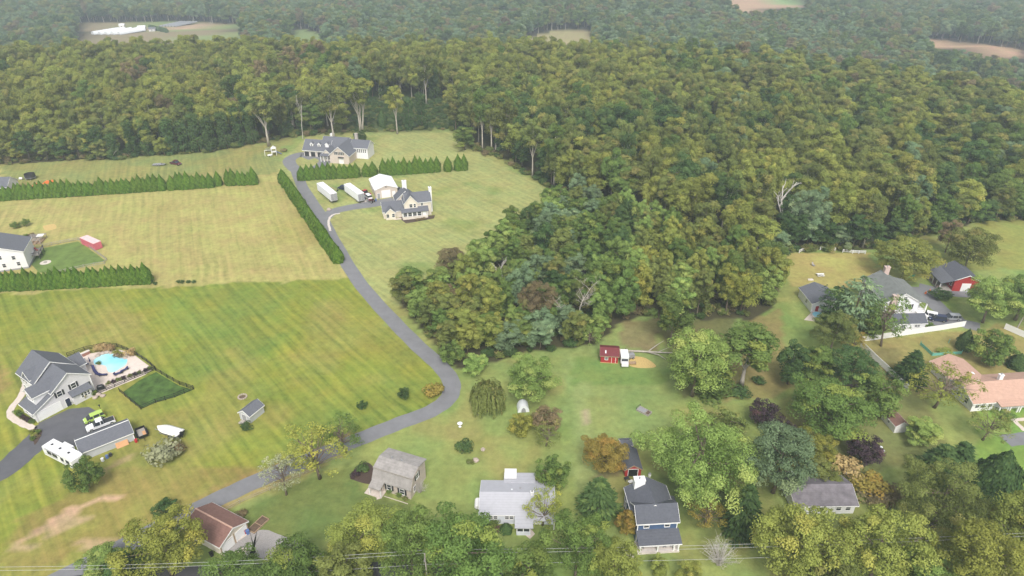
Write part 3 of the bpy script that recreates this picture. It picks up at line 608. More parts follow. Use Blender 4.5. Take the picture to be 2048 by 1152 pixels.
# ------------------------------------------------------------------ woods: the trees that show largest are individuals, the rest one mass
rs = np.random.RandomState(77)
def jgrid(x0, x1, y0, y1, s):
    X, Y = np.meshgrid(np.arange(x0, x1, s), np.arange(y0, y1, s)); X = X.ravel() + rs.uniform(-.46, .46, X.size) * s; Y = Y.ravel() + rs.uniform(-.46, .46, Y.size) * s
    return X, Y
X, Y = jgrid(-420, 470, 150, 560, 7.9)
a, b = PX(X, Y, 0 * X); ed = np.interp(a, _fe[:, 0], _fe[:, 1])
ok = (b < ed - 4) & (Y < yend(X, Y) + 28) & (a > -330) & (a < 2400)
ok &= ~inpoly(a, b, [(690, 205), (905, 200), (905, 262), (700, 264)])
X, Y, a, b = X[ok], Y[ok], a[ok], b[ok]
depth_in = np.interp(a, _fe[:, 0], _fe[:, 1]) - b         # how far behind the wood's edge, in photo rows
left = a < 900
u = rs.rand(len(X)); zone = fbm(X, Y, 60, 91)
cls = np.where(left, np.where(u < .34, 'olive', np.where(u < .62, 'yellow', np.where(u < .73, 'green', np.where(u < .88, 'rust', np.where(u < .96, 'dark', 'blue'))))),
               np.where(u < .38, 'olive', np.where(u < .66, 'yellow', np.where(u < .82, 'green', np.where(u < .84, 'rust', np.where(u < .90, 'dark', np.where(u < .97, 'blue', 'bright')))))))
cls = np.where((zone > .56) & (u > .55), 'yellow', cls); cls = np.where((zone < .40) & (u > .72), 'dark', cls)
hgt = rs.uniform(15, 26, len(X)) * (1 - .14 * sstep(-60, 0, Y - yend(X, Y))) * (1 - .22 * sstep(1100, 2000, a)); rad = rs.uniform(3.8, 6.3, len(X))
front = depth_in < 14
hgt = np.where(front, hgt * rs.uniform(.7, 1.0, len(X)), hgt)
score = (hgt / np.hypot(X, Y)) * np.where(front, 1.5, 1.0) * ((a > -60) & (a < 2110))
order = np.argsort(-score); NIND = 150
SAY = {'olive': 'olive-green', 'yellow': 'yellow-green', 'green': 'mid-green', 'rust': 'rusty brown', 'dark': 'dark green', 'blue': 'blue-green', 'bright': 'bright green', 'orange': 'orange', 'gold': 'golden'}
def zone_name(px_, py_):
    if px_ < 600: return 'in the wood behind the long hedge', 'trees of the wood behind the long hedge'
    if px_ < 950: return 'in the wood behind the big tan house', 'trees of the wood behind the big tan house'
    if px_ < 1540: return 'in the wood beyond the farmhouse lawn', 'trees of the wood beyond the farmhouse lawn'
    return 'in the wood behind the rail-fenced lawn', 'trees of the wood behind the rail-fenced lawn'
for i in order[:NIND]:
    z1, z2 = zone_name(a[i], b[i]); c_ = str(cls[i]); pr = ('grove%d' % rs.randint(3) if rs.rand() < .62 else 'tall0' if rs.rand() < .4 else 'forest0') if front[i] else 'forest%d' % rs.randint(4)
    tl = 'tall' if hgt[i] > 22 else 'middling' if hgt[i] > 18 else 'low'; dp = 'front row' if front[i] else 'second row' if depth_in[i] < 32 else 'depths'; wd = 'broad' if rad[i] > 5.2 else 'narrow'
    plant('forest_tree', f'{tl} {wd} {SAY[c_]} tree, {dp} of the wood {z1[12:]}', 'tree', pr, c_, (X[i], Y[i]), hgt[i], rad[i], f'{tl} {wd} {SAY[c_]} {dp} {z2}', px_=False)
rest = order[NIND:]
def instancer(name, pts, scl, rot, idx, protos, label, cat=None):
    pc = bpy.data.collections.new(name + '_kinds')
    for i, (cm, tm, lf) in enumerate(protos):
        m = cm.copy(); m.name = '%s_%02d' % (name, i); m.materials.clear(); m.materials.append(LF[lf])
        if tm is not None:              # join the trunk in as a second material
            o1 = bpy.data.objects.new('t', m); o2 = bpy.data.objects.new('t2', tm)
            nv = len(m.vertices); n1 = len(m.polygons)
            co = np.empty(nv*3, np.float32); m.vertices.foreach_get('co', co); k = np.empty(n1*3, np.float32); m.attributes['leaf'].data.foreach_get('vector', k)
            vs = [tuple(p) for p in co.reshape(-1, 3)] + [tuple(v.co) for v in tm.vertices]
            fs = [tuple(range(4*j, 4*j+4)) for j in range(n1)] + [tuple(q + nv for q in p.vertices) for p in tm.polygons]
            m2 = bpy.data.meshes.new(m.name); m2.from_pydata(vs, [], fs); m2.materials.append(LF[lf]); m2.materials.append(tm.materials[0])
            mi = np.zeros(len(fs), np.int32); mi[n1:] = 1; m2.polygons.foreach_set('material_index', mi)
            at = m2.attributes.new('leaf', 'FLOAT_VECTOR', 'FACE'); kk = np.zeros((len(fs), 3), np.float32); kk[:n1] = k.reshape(-1, 3); at.data.foreach_set('vector', kk.ravel())
            bpy.data.objects.remove(o1); bpy.data.objects.remove(o2); m = m2
        pc.objects.link(bpy.data.objects.new('%s_%02d' % (name, i), m))
    pm = bpy.data.meshes.new(name); pm.from_pydata([tuple(p) for p in pts], [], [])
    pm.attributes.new('scl', 'FLOAT_VECTOR', 'POINT').data.foreach_set('vector', np.asarray(scl, np.float32).ravel())
    pm.attributes.new('rot', 'FLOAT_VECTOR', 'POINT').data.foreach_set('vector', np.stack([0*rot, 0*rot, rot], -1).astype(np.float32).ravel())
    pm.attributes.new('pick', 'INT', 'POINT').data.foreach_set('value', np.asarray(idx, np.int32))
    o = link(name, pm); o['kind'] = 'stuff'; o['label'] = label
    if cat: o['category'] = cat
    ng = bpy.data.node_groups.new(name, 'GeometryNodeTree')
    ng.interface.new_socket('Geometry', in_out='INPUT', socket_type='NodeSocketGeometry'); ng.interface.new_socket('Geometry', in_out='OUTPUT', socket_type='NodeSocketGeometry')
    N = ng.nodes.new; gi = N('NodeGroupInput'); go = N('NodeGroupOutput'); ip_ = N('GeometryNodeInstanceOnPoints'); ci = N('GeometryNodeCollectionInfo')
    ci.inputs['Collection'].default_value = pc; ci.inputs['Separate Children'].default_value = True; ci.inputs['Reset Children'].default_value = True
    def na(nm, ty): n = N('GeometryNodeInputNamedAttribute'); n.data_type = ty; n.inputs['Name'].default_value = nm; return n.outputs['Attribute']
    Lk = ng.links.new; mp = N('GeometryNodeMeshToPoints'); Lk(gi.outputs[0], mp.inputs[0]); Lk(mp.outputs[0], ip_.inputs['Points']); Lk(ci.outputs[0], ip_.inputs['Instance']); ip_.inputs['Pick Instance'].default_value = True
    Lk(na('pick', 'INT'), ip_.inputs['Instance Index']); Lk(na('scl', 'FLOAT_VECTOR'), ip_.inputs['Scale'])
    er = N('FunctionNodeEulerToRotation'); Lk(na('rot', 'FLOAT_VECTOR'), er.inputs[0]); Lk(er.outputs[0], ip_.inputs['Rotation'])
    Lk(ip_.outputs[0], go.inputs[0])
    md = o.modifiers.new('scatter', 'NODES'); md.node_group = ng
    return o
kinds = ['olive', 'yellow', 'green', 'rust', 'dark', 'blue', 'bright']
protos = [(PR['forest%d' % (j % 4)][0], PR['forest%d' % (j % 4)][1], kinds[j % 7]) for j in range(14)]
def kind_index(c): return np.array([kinds.index(str(q)) + 7 * rs.randint(2) for q in c])
Hf, Rf = 24.0, 5.2
def mass(name, X_, Y_, h_, r_, c_, label):
    pts = np.stack([X_, Y_, terrain(X_, Y_)], -1); scl = np.stack([r_/Rf, r_/Rf, h_/Hf], -1)
    return instancer(name, pts, scl, rs.rand(len(X_)) * 6.28, kind_index(c_), protos, label, 'woodland')
mass('woodland', X[rest], Y[rest], hgt[rest], rad[rest], cls[rest], 'dense green and yellow-green woodland canopy on the ridge behind the lawns')

# far valley woods
X, Y = jgrid(-1250, 1250, 520, 1350, 10.0)
hz = terrain(X, Y); a, b = PX(X, Y, hz); h2 = rs.uniform(16, 25, len(X)); _, t = PX(X, Y, hz + h2)
ok = (Y > yend(X, Y) + 120) & (a > -200) & (a < 2250) & (b > -75)
for poly in FAR_CLEAR:
    for f in (0, .25, .5, .75, .95):
        ok &= ~inpoly(a, b + (t - b) * f, poly)
X, Y, h2 = X[ok], Y[ok], h2[ok]; u = rs.rand(len(X))
cf = np.where(u < .20, 'olive', np.where(u < .42, 'green', np.where(u < .72, 'blue', np.where(u < .90, 'dark', np.where(u < .96, 'rust', 'olive')))))  # extra blue-green and dark leaves put distance haze into the colour
mass('distant_woodland', X, Y, h2, rs.uniform(4.8, 8.2, len(X)), cf, 'hazy blue-green woodland across the valley')

# undergrowth along the wood edges and in the vine-covered gap
ux, uy = jgrid(-300, 330, 130, 440, 2.6); a, b = PX(ux, uy, 0 * ux); ed = np.interp(a, _fe[:, 0], _fe[:, 1])
band_ = (b < ed + 1) & (b > ed - 9) | inpoly(a, b, [(690, 200), (905, 196), (905, 260), (700, 262)]) | (inpoly(a, b, GROVE) & (rs.rand(len(a)) < .5))
ok = band_ & (a > -150) & (a < 2250) & (rs.rand(len(a)) < .8); ux, uy, a, b = ux[ok], uy[ok], a[ok], b[ok]
sz = rs.uniform(.7, 1.7, len(ux)); ku = rs.rand(len(ux)); ind = np.where(ku < .45, 0, np.where(ku < .72, 1, np.where(ku < .87, 2, 3)))
gap = inpoly(a, b, [(690, 190), (905, 190), (905, 258), (700, 260)]); sz = np.where(gap, sz * .75, sz); ind = np.where(gap, 1 - (ku < .3), ind)
instancer('undergrowth', np.stack([ux, uy, 0 * ux], -1), np.stack([sz, sz, sz * rs.uniform(.6, 1.3, len(sz))], -1), rs.rand(len(ux)) * 6.28, ind,
          [(PR['shrub0'][0], None, 'brush'), (PR['shrub1'][0], None, 'dark'), (PR['shrub2'][0], None, 'olive'), (PR['shrub0'][0], None, 'rust')], 'low tangled undergrowth along the edges of the woods', 'undergrowth')

# vine-draped columns and open-trunked trees standing at the wood edge
for (bx, by, h, r) in [(205, 316, 15, 3.2), (232, 318, 12, 3), (270, 312, 17, 3), (300, 310, 18, 3.2), (345, 308, 17, 3.4), (372, 306, 16, 3), (400, 304, 19, 3.4), (425, 303, 17, 3.2), (455, 297, 18, 3.5), (480, 292, 20, 3.2), (508, 288, 18, 3),
                       (575, 268, 17, 3.8), (610, 262, 14, 4), (640, 258, 19, 3.6), (700, 210, 20, 3.8), (735, 204, 19, 3.4), (770, 198, 22, 3.4), (820, 260, 17, 3), (845, 258, 19, 3.2), (870, 200, 20, 3.6), (920, 262, 20, 3), (1000, 300, 20, 3.2), (1035, 318, 20, 3), (1085, 360, 15, 3.4), (1130, 380, 14, 3.6), (1165, 395, 13, 3.6)]:
    z1 = 'behind the long hedge' if bx < 550 else ('behind the big tan house' if bx < 960 else 'beyond the farmhouse lawn')
    plant('vine_draped_tree', f'dark vine-draped tree at the wood edge {z1}', 'tree', 'vine%d' % rngp.randint(0, 1), 'dark', (bx, by), h, r, f'vine-draped trees at the wood edge {z1}')
EDGE = [ # base px, height, radius, proto, leaf, label
 (538, 292, 27, 8, 'tall0', 'olive', 'broad olive tree with pale trunk beside the white play set'),
 (668, 280, 27, 6.5, 'tall0', 'olive', 'tall olive tree with bare pinkish trunk behind the big tan house'),
 (722, 264, 27, 7.5, 'tall1', 'yellow', 'three-stemmed yellow-green tree behind the bush of the big tan house'),
 (795, 268, 24, 5.2, 'tall0', 'yellow', 'slender yellow-green tree with forked pale trunk at the lawn edge'),
 (853, 208, 27, 6, 'tall0', 'olive', 'tall olive tree with long pale trunk in the vine-covered gap'),
 (965, 302, 29, 5, 'tall0', 'green', 'tall thin green tree with long pale trunk at the lawn corner'),
 (983, 304, 27, 5, 'tall0', 'olive', 'tall thin olive tree with pale trunk at the lawn corner'),
 (930, 300, 11, 5.5, 'grove0', 'green', 'leafy green tree bulging out over the lawn corner'),
 (1065, 352, 25, 4.8, 'tall0', 'olive', 'olive tree with slim pale trunk along the farmhouse lawn'),
 (1108, 372, 26, 5, 'tall0', 'green', 'green tree with slim pale trunk along the farmhouse lawn'),
 (765, 252, 9, 2.6, 'cedar', 'dark', 'dark narrow conifer at the edge of the vine-covered gap'),
 (722, 286, 6.5, 3.6, 'round0', 'dark', 'rounded dark green bush tree beside the big tan house'),
 (40, 325, 10, 4.2, 'grove1', 'yellow', 'low yellow-green tree at the wood edge behind the trampoline'),
 (205, 318, 9, 4, 'grove0', 'olive', 'bushy olive tree beside the leaning white dead trunk'),
 (330, 312, 9, 3.8, 'grove2', 'yellow', 'bushy yellow-green tree behind the maroon truck')]
for i, (bx, by) in enumerate([(1548, 505), (1566, 496), (1590, 494), (1612, 491), (1634, 493), (1656, 494), (1680, 496), (1704, 498), (1728, 496)]): plant('tree', ('dark' if i % 3 else 'grey-green') + ' leafy tree behind the white rail fence pieces', 'tree', 'grove%d' % (i % 3), 'dark' if i % 3 else 'blue', (bx, by), 8 + (i * 5) % 6, 4.4, ('dark' if i % 3 else 'grey-green') + ' leafy trees behind the white rail fence')
for i, bx in enumerate((1790, 1822, 1850, 1878, 1905, 1935, 1962, 1990, 2018, 2044)): plant('tree', ('dark green', 'olive', 'mid-green')[i % 3] + ' leafy tree bordering the hayfield', 'tree', 'grove%d' % (i % 3), ('dark', 'olive', 'green')[i % 3], (bx, np.interp(bx, _fe[:, 0], _fe[:, 1]) - 4), 9 + (i * 4) % 6, 4.6, ('dark green', 'olive', 'mid-green')[i % 3] + ' trees bordering the hayfield')
for i, bx in enumerate((8, 62, 96, 128, 160, 182)): plant('tree', ('olive', 'dark green')[i % 2] + ' bushy tree at the wood edge behind the trampoline lawn', 'tree', 'grove%d' % (i % 3), ('olive', 'dark')[i % 2], (bx, np.interp(bx, _fe[:, 0], _fe[:, 1]) - 4), 10 + (i * 4) % 6, 4.4, ('olive', 'dark green') [i % 2] + ' bushy trees at the trampoline lawn edge')
for bx, by, h, r, pr, lf, lb in EDGE: plant('tree' if 'conifer' not in lb else 'conifer', lb, 'tree', pr, lf, (bx, by), h, r)
def bare(name, label, key, base, h, sc_xy=1.0, rz=0, tilt=0):
    o = link(name, BARE[key], None, (*G(*base), -.1 if not tilt else .3), rz); hh = max(v.co.z for v in BARE[key].vertices); s = h / hh; o.scale = (s*sc_xy, s*sc_xy, s)
    if tilt: o.rotation_euler = (0, R(tilt), rz)
    return tag(o, label, 'dead tree' if 'dead' in label else 'bare tree')
bare('dead_tree', 'pale bare dead tree standing left of the big tan house', 'snag', (606, 278), 22, .55)
bare('dead_tree', 'white dead trunk leaning in the undergrowth behind the long hedge', 'snag', (222, 318), 10, .3, 2.6, -55)
bare('dead_tree', 'forked bone-white dead tree behind the rail-fenced lawn', 'snag2', (1562, 478), 21, .8, 1)
bare('dead_tree', 'broken white dead branches at the grove edge beside the driveway', 'snag2', (815, 596), 6, .9, 2)
bare('dead_tree', 'grey leafless tree standing among the green grove', 'bare2', (1148, 668), 15, 1.35)
bare('dead_tree', 'broken pale dead stub above the ivy in the grove', 'snag2', (1000, 600), 14, .6, .5)

# ------------------------------------------------------------------ grove between the driveway and the red shed
X, Y = jgrid(-60, 130, 120, 260, 6.0); a, b = PX(X, Y, 0 * X); ok = inpoly(a, b, GROVE)
KEEP = [(1148, 668, 12), (1070, 655, 22), (900, 560, 18)]
for kx, ky, kr in KEEP: ok &= np.hypot(a - kx, b - ky) > kr
X, Y, a, b = X[ok], Y[ok], a[ok], b[ok]; u = rs.rand(len(X)); n_ = fbm(X, Y, 25, 31)
for i in range(len(X)):
    if a[i] < 1000: c_ = 'yellow' if u[i] < .34 else 'bright' if u[i] < .5 else 'green' if u[i] < .76 else 'olive' if u[i] < .94 else 'rust'
    elif a[i] < 1260: c_ = 'green' if u[i] < .42 else 'blue' if u[i] < .58 else 'bright' if u[i] < .72 else 'dark' if u[i] < .86 else 'olive'
    else: c_ = 'yellow' if u[i] < .38 else 'green' if u[i] < .60 else 'bright' if u[i] < .76 else 'olive' if u[i] < .90 else 'gold'
    h = rs.uniform(9, 14.5) if a[i] < 1200 else rs.uniform(12, 17.5); near_edge = a[i] < 930 or b[i] > 660
    if near_edge: h *= .8
    where = 'on the driveway edge of the grove' if a[i] < 930 else 'on the red shed side of the grove' if b[i] > 645 and a[i] < 1310 else 'on the farmhouse lawn side of the grove' if b[i] < 520 and a[i] < 1200 else 'on the rail-fenced lawn end of the grove' if a[i] > 1400 else 'in the heart of the grove'
    tl = 'tall' if h > 14 else 'middling' if h > 11 else 'low'
    plant('grove_tree', f'{tl} {SAY[c_]} tree {where}', 'tree', 'grove%d' % rs.randint(3), c_, (X[i], Y[i]), h, rs.uniform(3.2, 4.8), f'{tl} {SAY[c_]} trees {where}', px_=False)
for bx, by, h, r, pr, lf, lb in [
 (905, 556, 10, 5.5, 'broad0', 'rust', 'rusty brown spreading tree at the grove edge facing the farmhouse'),
 (1072, 662, 15, 5.5, 'broad2', 'rust', 'brownish grey-green tree in the grove beside the leafless tree'),
 (1222, 466, 13, 4.5, 'thin0', 'rust', 'reddish brown thin-leaved tree between the wood and the grove'),
 (1480, 628, 14, 5, 'broad1', 'gold', 'golden orange tree at the right end of the grove'),
 (1600, 480, 18, 7, 'broad2', 'blue', 'grey-green broad tree behind the rail-fenced lawn'),
 (1535, 560, 13, 6, 'broad0', 'green', 'dark leafy green tree at the corner of the rail-fenced lawn'),
 (905, 725, 6, 3.4, 'round0', 'green', 'low green bushy tree on the grove edge at the driveway bend'),
 (950, 745, 5, 3.6, 'round1', 'bright', 'low bright green bushy tree above the willow')]:
    plant('tree', lb, 'tree', pr, lf, (bx, by), h, r)

# ------------------------------------------------------------------ yard trees, one by one
YARD_T = [
 (1392, 985, 17, 11.6, 'big', 'bright', 'huge bright green tree beside the blue house'),
 (1545, 985, 16, 7.4, 'broad0', 'blue', 'pale blue-green feathery tree beside the huge bright green tree'),
 (1206, 942, 8.5, 4.6, 'broad1', 'orange', 'olive and orange round tree beside the small red barn'),
 (1062, 800, 11, 7.2, 'broad2', 'bright', 'light green spreading tree behind the white dome shelter'),
 (1092, 858, 5.2, 3.9, 'burr', 'rust', 'dark reddish green dense round tree beside the white dome shelter'),
 (1044, 868, 5.0, 3.0, 'round1', 'gold', 'golden green round tree turning orange in front of the white dome shelter'),
 (1092, 892, 5.5, 3.4, 'thin1', 'olive', 'thin see-through olive tree below the dense reddish tree'),
 (1104, 976, 8.0, 3.5, 'round0', 'green', 'fresh green upright tree behind the white ranch house'),
 (178, 976, 7.0, 3.7, 'round0', 'green', 'round green tree in front of the white camper'),
 (808, 797, 3.0, 1.6, 'round1', 'dark', 'small dark green tree beside the orange bush at the driveway bend'),
 (725, 817, 2.0, 1.3, 'round0', 'dark', 'tiny dark green tree on the mown field by the driveway'),
 (640, 957, 13, 7.0, 'thin0', 'gold', 'airy yellow-green tree leaning over the driveway'),
 (692, 905, 9.5, 5.0, 'thin1', 'green', 'green airy tree behind the yellow-green tree on the driveway'),
 (735, 1112, 9.5, 6.4, 'broad1', 'yellow', 'yellow-tipped round tree in front of the tan gambrel house'),
 (345, 1150, 13, 7.4, 'broad2', 'gold', 'yellow-green tree hiding the end of the brown-roofed garage'),
 (212, 1150, 6, 3.6, 'grove0', 'bright', 'small bright green tree at the roadside by the driveway mouth'),
 (262, 1165, 6, 4.5, 'grove1', 'dark', 'dark leafy tree under the yellow-green tree at the roadside'),
 (335, 1030, 3.2, 2.6, 'round1', 'dark', 'small dark bush tree at the driveway above the brown-roofed garage'),
 (478, 1212, 10.5, 6.0, 'broad0', 'green', 'green roadside tree in front of the gravel drive'),
 (595, 1208, 12.5, 6.4, 'broad1', 'green', 'green roadside tree between gravel drive and yellow-tipped tree'),
 (690, 1200, 12, 5, 'grove2', 'olive', 'olive roadside tree below the yellow-tipped tree'),
 (830, 1165, 16, 6.2, 'broad0', 'green', 'dense green roadside tree below the tan gambrel house'),
 (935, 1185, 16.5, 7.6, 'broad1', 'green', 'wide dense green roadside tree left of the white ranch porch'),
 (1055, 1200, 12, 5.0, 'grove1', 'green', 'green roadside tree below the white ranch porch'),
 (1150, 1160, 15, 6.0, 'broad2', 'green', 'dense green tree between the white ranch house and the blue house'),
 (1222, 1195, 12.5, 5.4, 'broad0', 'yellow', 'yellow-green roadside tree left of the blue house porch'),
 (1085, 1050, 8, 4.2, 'thin0', 'gold', 'thin golden green tree over the corner of the white ranch roof'),
 (1252, 1068, 5.5, 2.2, 'grove0', 'orange', 'small orange-green tree against the blue house side wall'),
 (1410, 1050, 5.5, 4.0, 'thin0', 'orange', 'low brownish orange tree behind the bare twiggy shrub'),
 (1316, 1150, 4.6, 1.9, 'grove2', 'yellow', 'small yellow-green sapling in front of the blue house porch'),
 (1376, 1165, 4.6, 2.4, 'grove1', 'yellow', 'small yellow-green sapling between porch and bare twiggy shrub'),
 (1572, 1160, 16, 7.0, 'broad1', 'yellow', 'yellow-olive tree at the roadside below the grey ranch roof'),
 (1738, 1165, 15.5, 8.0, 'broad2', 'yellow', 'wide yellow-green tree at the roadside in front of the grey ranch house'),
 (1865, 1052, 13, 9.4, 'big', 'olive', 'huge olive tree between the grey ranch house and the dark spruces'),
 (1925, 1190, 15.5, 7.4, 'broad0', 'gold', 'golden olive tree at the roadside below the huge olive tree'),
 (2042, 1130, 16, 7.2, 'broad1', 'yellow', 'tall yellow-green tree at the roadside beside the green lawn'),
 (1830, 1205, 11, 5.0, 'grove0', 'green', 'green tree under the yellow roadside trees'),
 (1645, 1205, 11, 5.0, 'grove1', 'olive', 'olive tree between the yellow roadside trees'),
 (1525, 850, 6.2, 3.6, 'burr', 'purple', 'purple-leaved tree on the leaf-strewn slope by the big leaning trunk'),
 (1568, 892, 5.5, 3.2, 'burr', 'purple', 'purple-leaved tree half hidden by the blue-green feathery tree'),
 (1723, 922, 6.2, 4.0, 'burr', 'purple', 'purple-leaved round tree in front of the red-roofed shed'),
 (1692, 806, 5.0, 2.6, 'burr', 'purple', 'small purple-leaved tree squeezed between green trees'),
 (1645, 868, 13, 8.6, 'broad1', 'green', 'big green tree behind the purple and golden trees'),
 (1617, 768, 11, 5.0, 'grove0', 'green', 'pointed green tree behind the big green tree'),
 (1690, 775, 11, 6.4, 'broad0', 'dark', 'dark green tree beside the white fence corner'),
 (1745, 822, 9, 6.0, 'round0', 'green', 'round green tree between the white fence and the red-roofed shed'),
 (1615, 925, 7.5, 5.2, 'broad2', 'gold', 'golden green round tree beside the blue-green feathery tree'),
 (1640, 965, 5.5, 3.8, 'grove1', 'olive', 'olive tree behind the grey ranch roof'),
 (1838, 886, 6.5, 3.6, 'grove0', 'bright', 'light green tree beside the red-roofed shed'),
 (1868, 815, 11, 7.6, 'thin1', 'gold', 'thin golden tree in front of the pink-roofed ranch'),
 (1965, 880, 8, 5.0, 'thin0', 'olive', 'thin olive tree at the corner of the pink-roofed ranch'),
 (1975, 725, 9, 5.4, 'round1', 'green', 'round green tree behind the pink-roofed ranch'),
 (1762, 692, 15, 6.2, 'thin1', 'green', 'tall thin green tree in front of the white colonial house'),
 (1802, 560, 14, 9.2, 'broad0', 'yellow', 'big yellow-green tree behind the white colonial house'),
 (1925, 545, 15, 7.5, 'broad1', 'olive', 'big olive tree between the dark-roofed barn and the hayfield'),
 (1890, 505, 12, 4, 'grove2', 'rust', 'reddish brown tree behind the dark-roofed barn'),
 (1965, 645, 13, 7.8, 'broad2', 'bright', 'wide light green tree in front of the dark-roofed barn'),
 (2030, 640, 13, 7.5, 'broad1', 'green', 'wide green tree beside the leaning utility pole'),
 (1482, 775, 17, 7.8, 'tall0', 'green', 'tall green tree with bare leaning trunks beside the leaf-strewn slope'),
 (1384, 792, 18, 7.6, 'broad1', 'bright', 'tall bright green tree beside the fallen tree'),
 (1425, 785, 9, 4.6, 'vine0', 'green', 'ivy-covered stump tree between the tall green trees'),
 (1340, 690, 16, 5.5, 'grove1', 'green', 'green tree with slim trunk behind the fallen tree'),
 (1445, 870, 6, 4.6, 'round0', 'olive', 'low grey-olive bush tree above the huge bright green tree'),
 (1180, 690, 5, 3.6, 'thin0', 'bright', 'low airy green tree overhanging the red shed'),
 (1660, 700, 11, 6.0, 'broad2', 'olive', 'dull olive tree beside the white fence end'),
 (1700, 705, 6, 3.8, 'thin0', 'orange', 'brownish orange tree at the white fence corner')]
for bx, by, h, r, pr, lf, lb in YARD_T: plant('tree', lb, 'tree', pr, lf, (bx, by), h, r)
for bx, by, h, r, pr, lf, lb in [
 (1196, 1026, 9, 4.2, 'spruce0', 'dark', 'dark spruce between the blue house and the white ranch house'),
 (1482, 1062, 12, 3.8, 'spruce1', 'dark', 'thin dark spruce beside the huge bright green tree'),
 (1868, 960, 9.5, 4.4, 'spruce0', 'dark', 'dark spruce with layered boughs, western one of the pair by the olive tree'),
 (1905, 955, 9.5, 4.2, 'spruce1', 'dark', 'dark spruce with layered boughs beside the rounded dark evergreen'),
 (1982, 985, 11.5, 4.6, 'cedar', 'dark', 'rounded dark evergreen beside the green lawn'),
 (1815, 762, 9, 4.0, 'spruce1', 'dark', 'dark spruce inside the white fence'),
 (1925, 698, 6.5, 2.0, 'cedar', 'dark', 'narrow dark evergreen beside the white fence'),
 (2032, 735, 4.5, 2.4, 'cedar', 'dark', 'squat dark evergreen behind the pink-roofed ranch'),
 (1698, 665, 17, 5.6, 'pine', 'blue', 'tall blue-green pine beside the white colonial house'),
 (1660, 650, 12, 4.4, 'pine', 'dark', 'dark pine in front of the white garage'),
 (1735, 672, 11, 4.6, 'pine', 'green', 'green pine below the white colonial house'),
 (1575, 768, 12, 4.4, 'grove2', 'dark', 'broad dark cedar on the leaf-strewn slope')]:
    plant('conifer', lb, 'conifer', pr, lf, (bx, by), h, r)
plant('willow', 'weeping willow at the driveway bend', 'tree', 'willow', 'olive', (975, 822), 8.5, 4.2)
plant('tree', 'sparse nearly leafless tree standing on the driveway verge', 'tree', 'thin1', 'grey', (573, 990), 10.5, 4.0)
bare('bare_shrub', 'grey bare twiggy shrub on the lawn right of the blue house', 'twiggy', (1436, 1130), 6.5, 1.25)
bare('bare_shrub', 'grey leafless shrub at the corner of the tan gambrel house', 'twiggy', (840, 985), 3.4, 1.3)
SHR = [
 (325, 915, 4.0, 4.2, 'shrub0', 'grey', 'pale grey-green willow bush beside the covered boat'),
 (352, 908, 2.4, 2.2, 'shrub1', 'rust', 'brownish bush beside the pale grey-green willow bush'),
 (866, 788, 2.6, 2.6, 'shrub2', 'orange', 'orange bush inside the driveway bend'),
 (496, 857, 1.9, 1.5, 'shrub0', 'dark', 'dark round bush in front of the small grey shed'),
 (927, 902, 2.4, 2.2, 'shrub1', 'dark', 'dark green round bush alone on the yard lawn'),
 (1687, 948, 3.6, 3.8, 'shrub2', 'tan', 'pale tan flowering bush beside the purple-leaved round tree'),
 (1735, 975, 3.0, 4.0, 'shrub1', 'orange', 'orange grassy shrub beside the grey ranch house'),
 (1745, 1012, 2.4, 3.6, 'shrub0', 'rust', 'rusty low shrub at the corner of the grey ranch house'),
 (1775, 990, 2.2, 3.0, 'shrub2', 'rust', 'rusty low shrub under the huge olive tree'),
 (1880, 598, 3.0, 3.1, 'burr', 'dark', 'clipped dark dome bush in the colonial house drive circle'),
 (1852, 655, 1.5, 2.0, 'shrub1', 'green', 'green bush beside the colonial house wing'),
 (1735, 668, 1.2, 1.6, 'shrub0', 'rust', 'red-brown bush under the tall thin green tree'),
 (1478, 792, 2.0, 2.8, 'shrub1', 'dark', 'dark ivy bush around the leaning trunks'),
 (1517, 765, 1.6, 1.8, 'shrub2', 'dark', 'dark bush on the leaf-strewn slope'),
 (2005, 835, 1.5, 2.4, 'shrub0', 'green', 'green bush at the front of the pink-roofed ranch'),
 (1012, 1063, 2.2, 1.2, 'cedar', 'dark', 'clipped dark evergreen bush at the white ranch porch'),
 (988, 1050, 1.5, 1.2, 'shrub1', 'green', 'green bush under the white ranch windows'),
 (970, 1046, 1.9, .9, 'cedar', 'dark', 'small cone bush at the white ranch corner'),
 (780, 984, 1.2, .9, 'shrub2', 'green', 'green bush beside the gambrel house porch'),
 (797, 992, 1.2, .9, 'shrub0', 'green', 'green bush under the gambrel house window'),
 (812, 999, .8, .7, 'shrub1', 'brush', 'small bush at the gambrel house corner'),
 (728, 940, 1.4, 1.6, 'shrub1', 'dark', 'dark leafy bush in the mulch bed'),
 (712, 952, 1.0, 1.2, 'shrub0', 'purple', 'purple flowering bush in the mulch bed'),
 (480, 1032, .9, 1.4, 'shrub2', 'rust', 'brown brush pile by the raised garden beds'),
 (33, 456, 2.4, 1.8, 'round0', 'green', 'young green tree behind the white house garden'),
 (53, 452, 2.8, 1.7, 'round1', 'green', 'young green tree beside the garden of the white house')]
for bx, by, h, r, pr, lf, lb in SHR: plant('shrub' if 'young' not in lb else 'young_tree', lb, 'shrub' if 'young' not in lb else 'tree', pr, lf, (bx, by), h, r)
for bx in (358, 366, 377, 388, 311): plant('shrub', 'tiny shrub in a short row on the mown field', 'shrub', 'shrub%d' % (bx % 3), 'dark', (bx, 566 if bx > 320 else 569), 1.0, .75, 'tiny shrubs on the mown field')

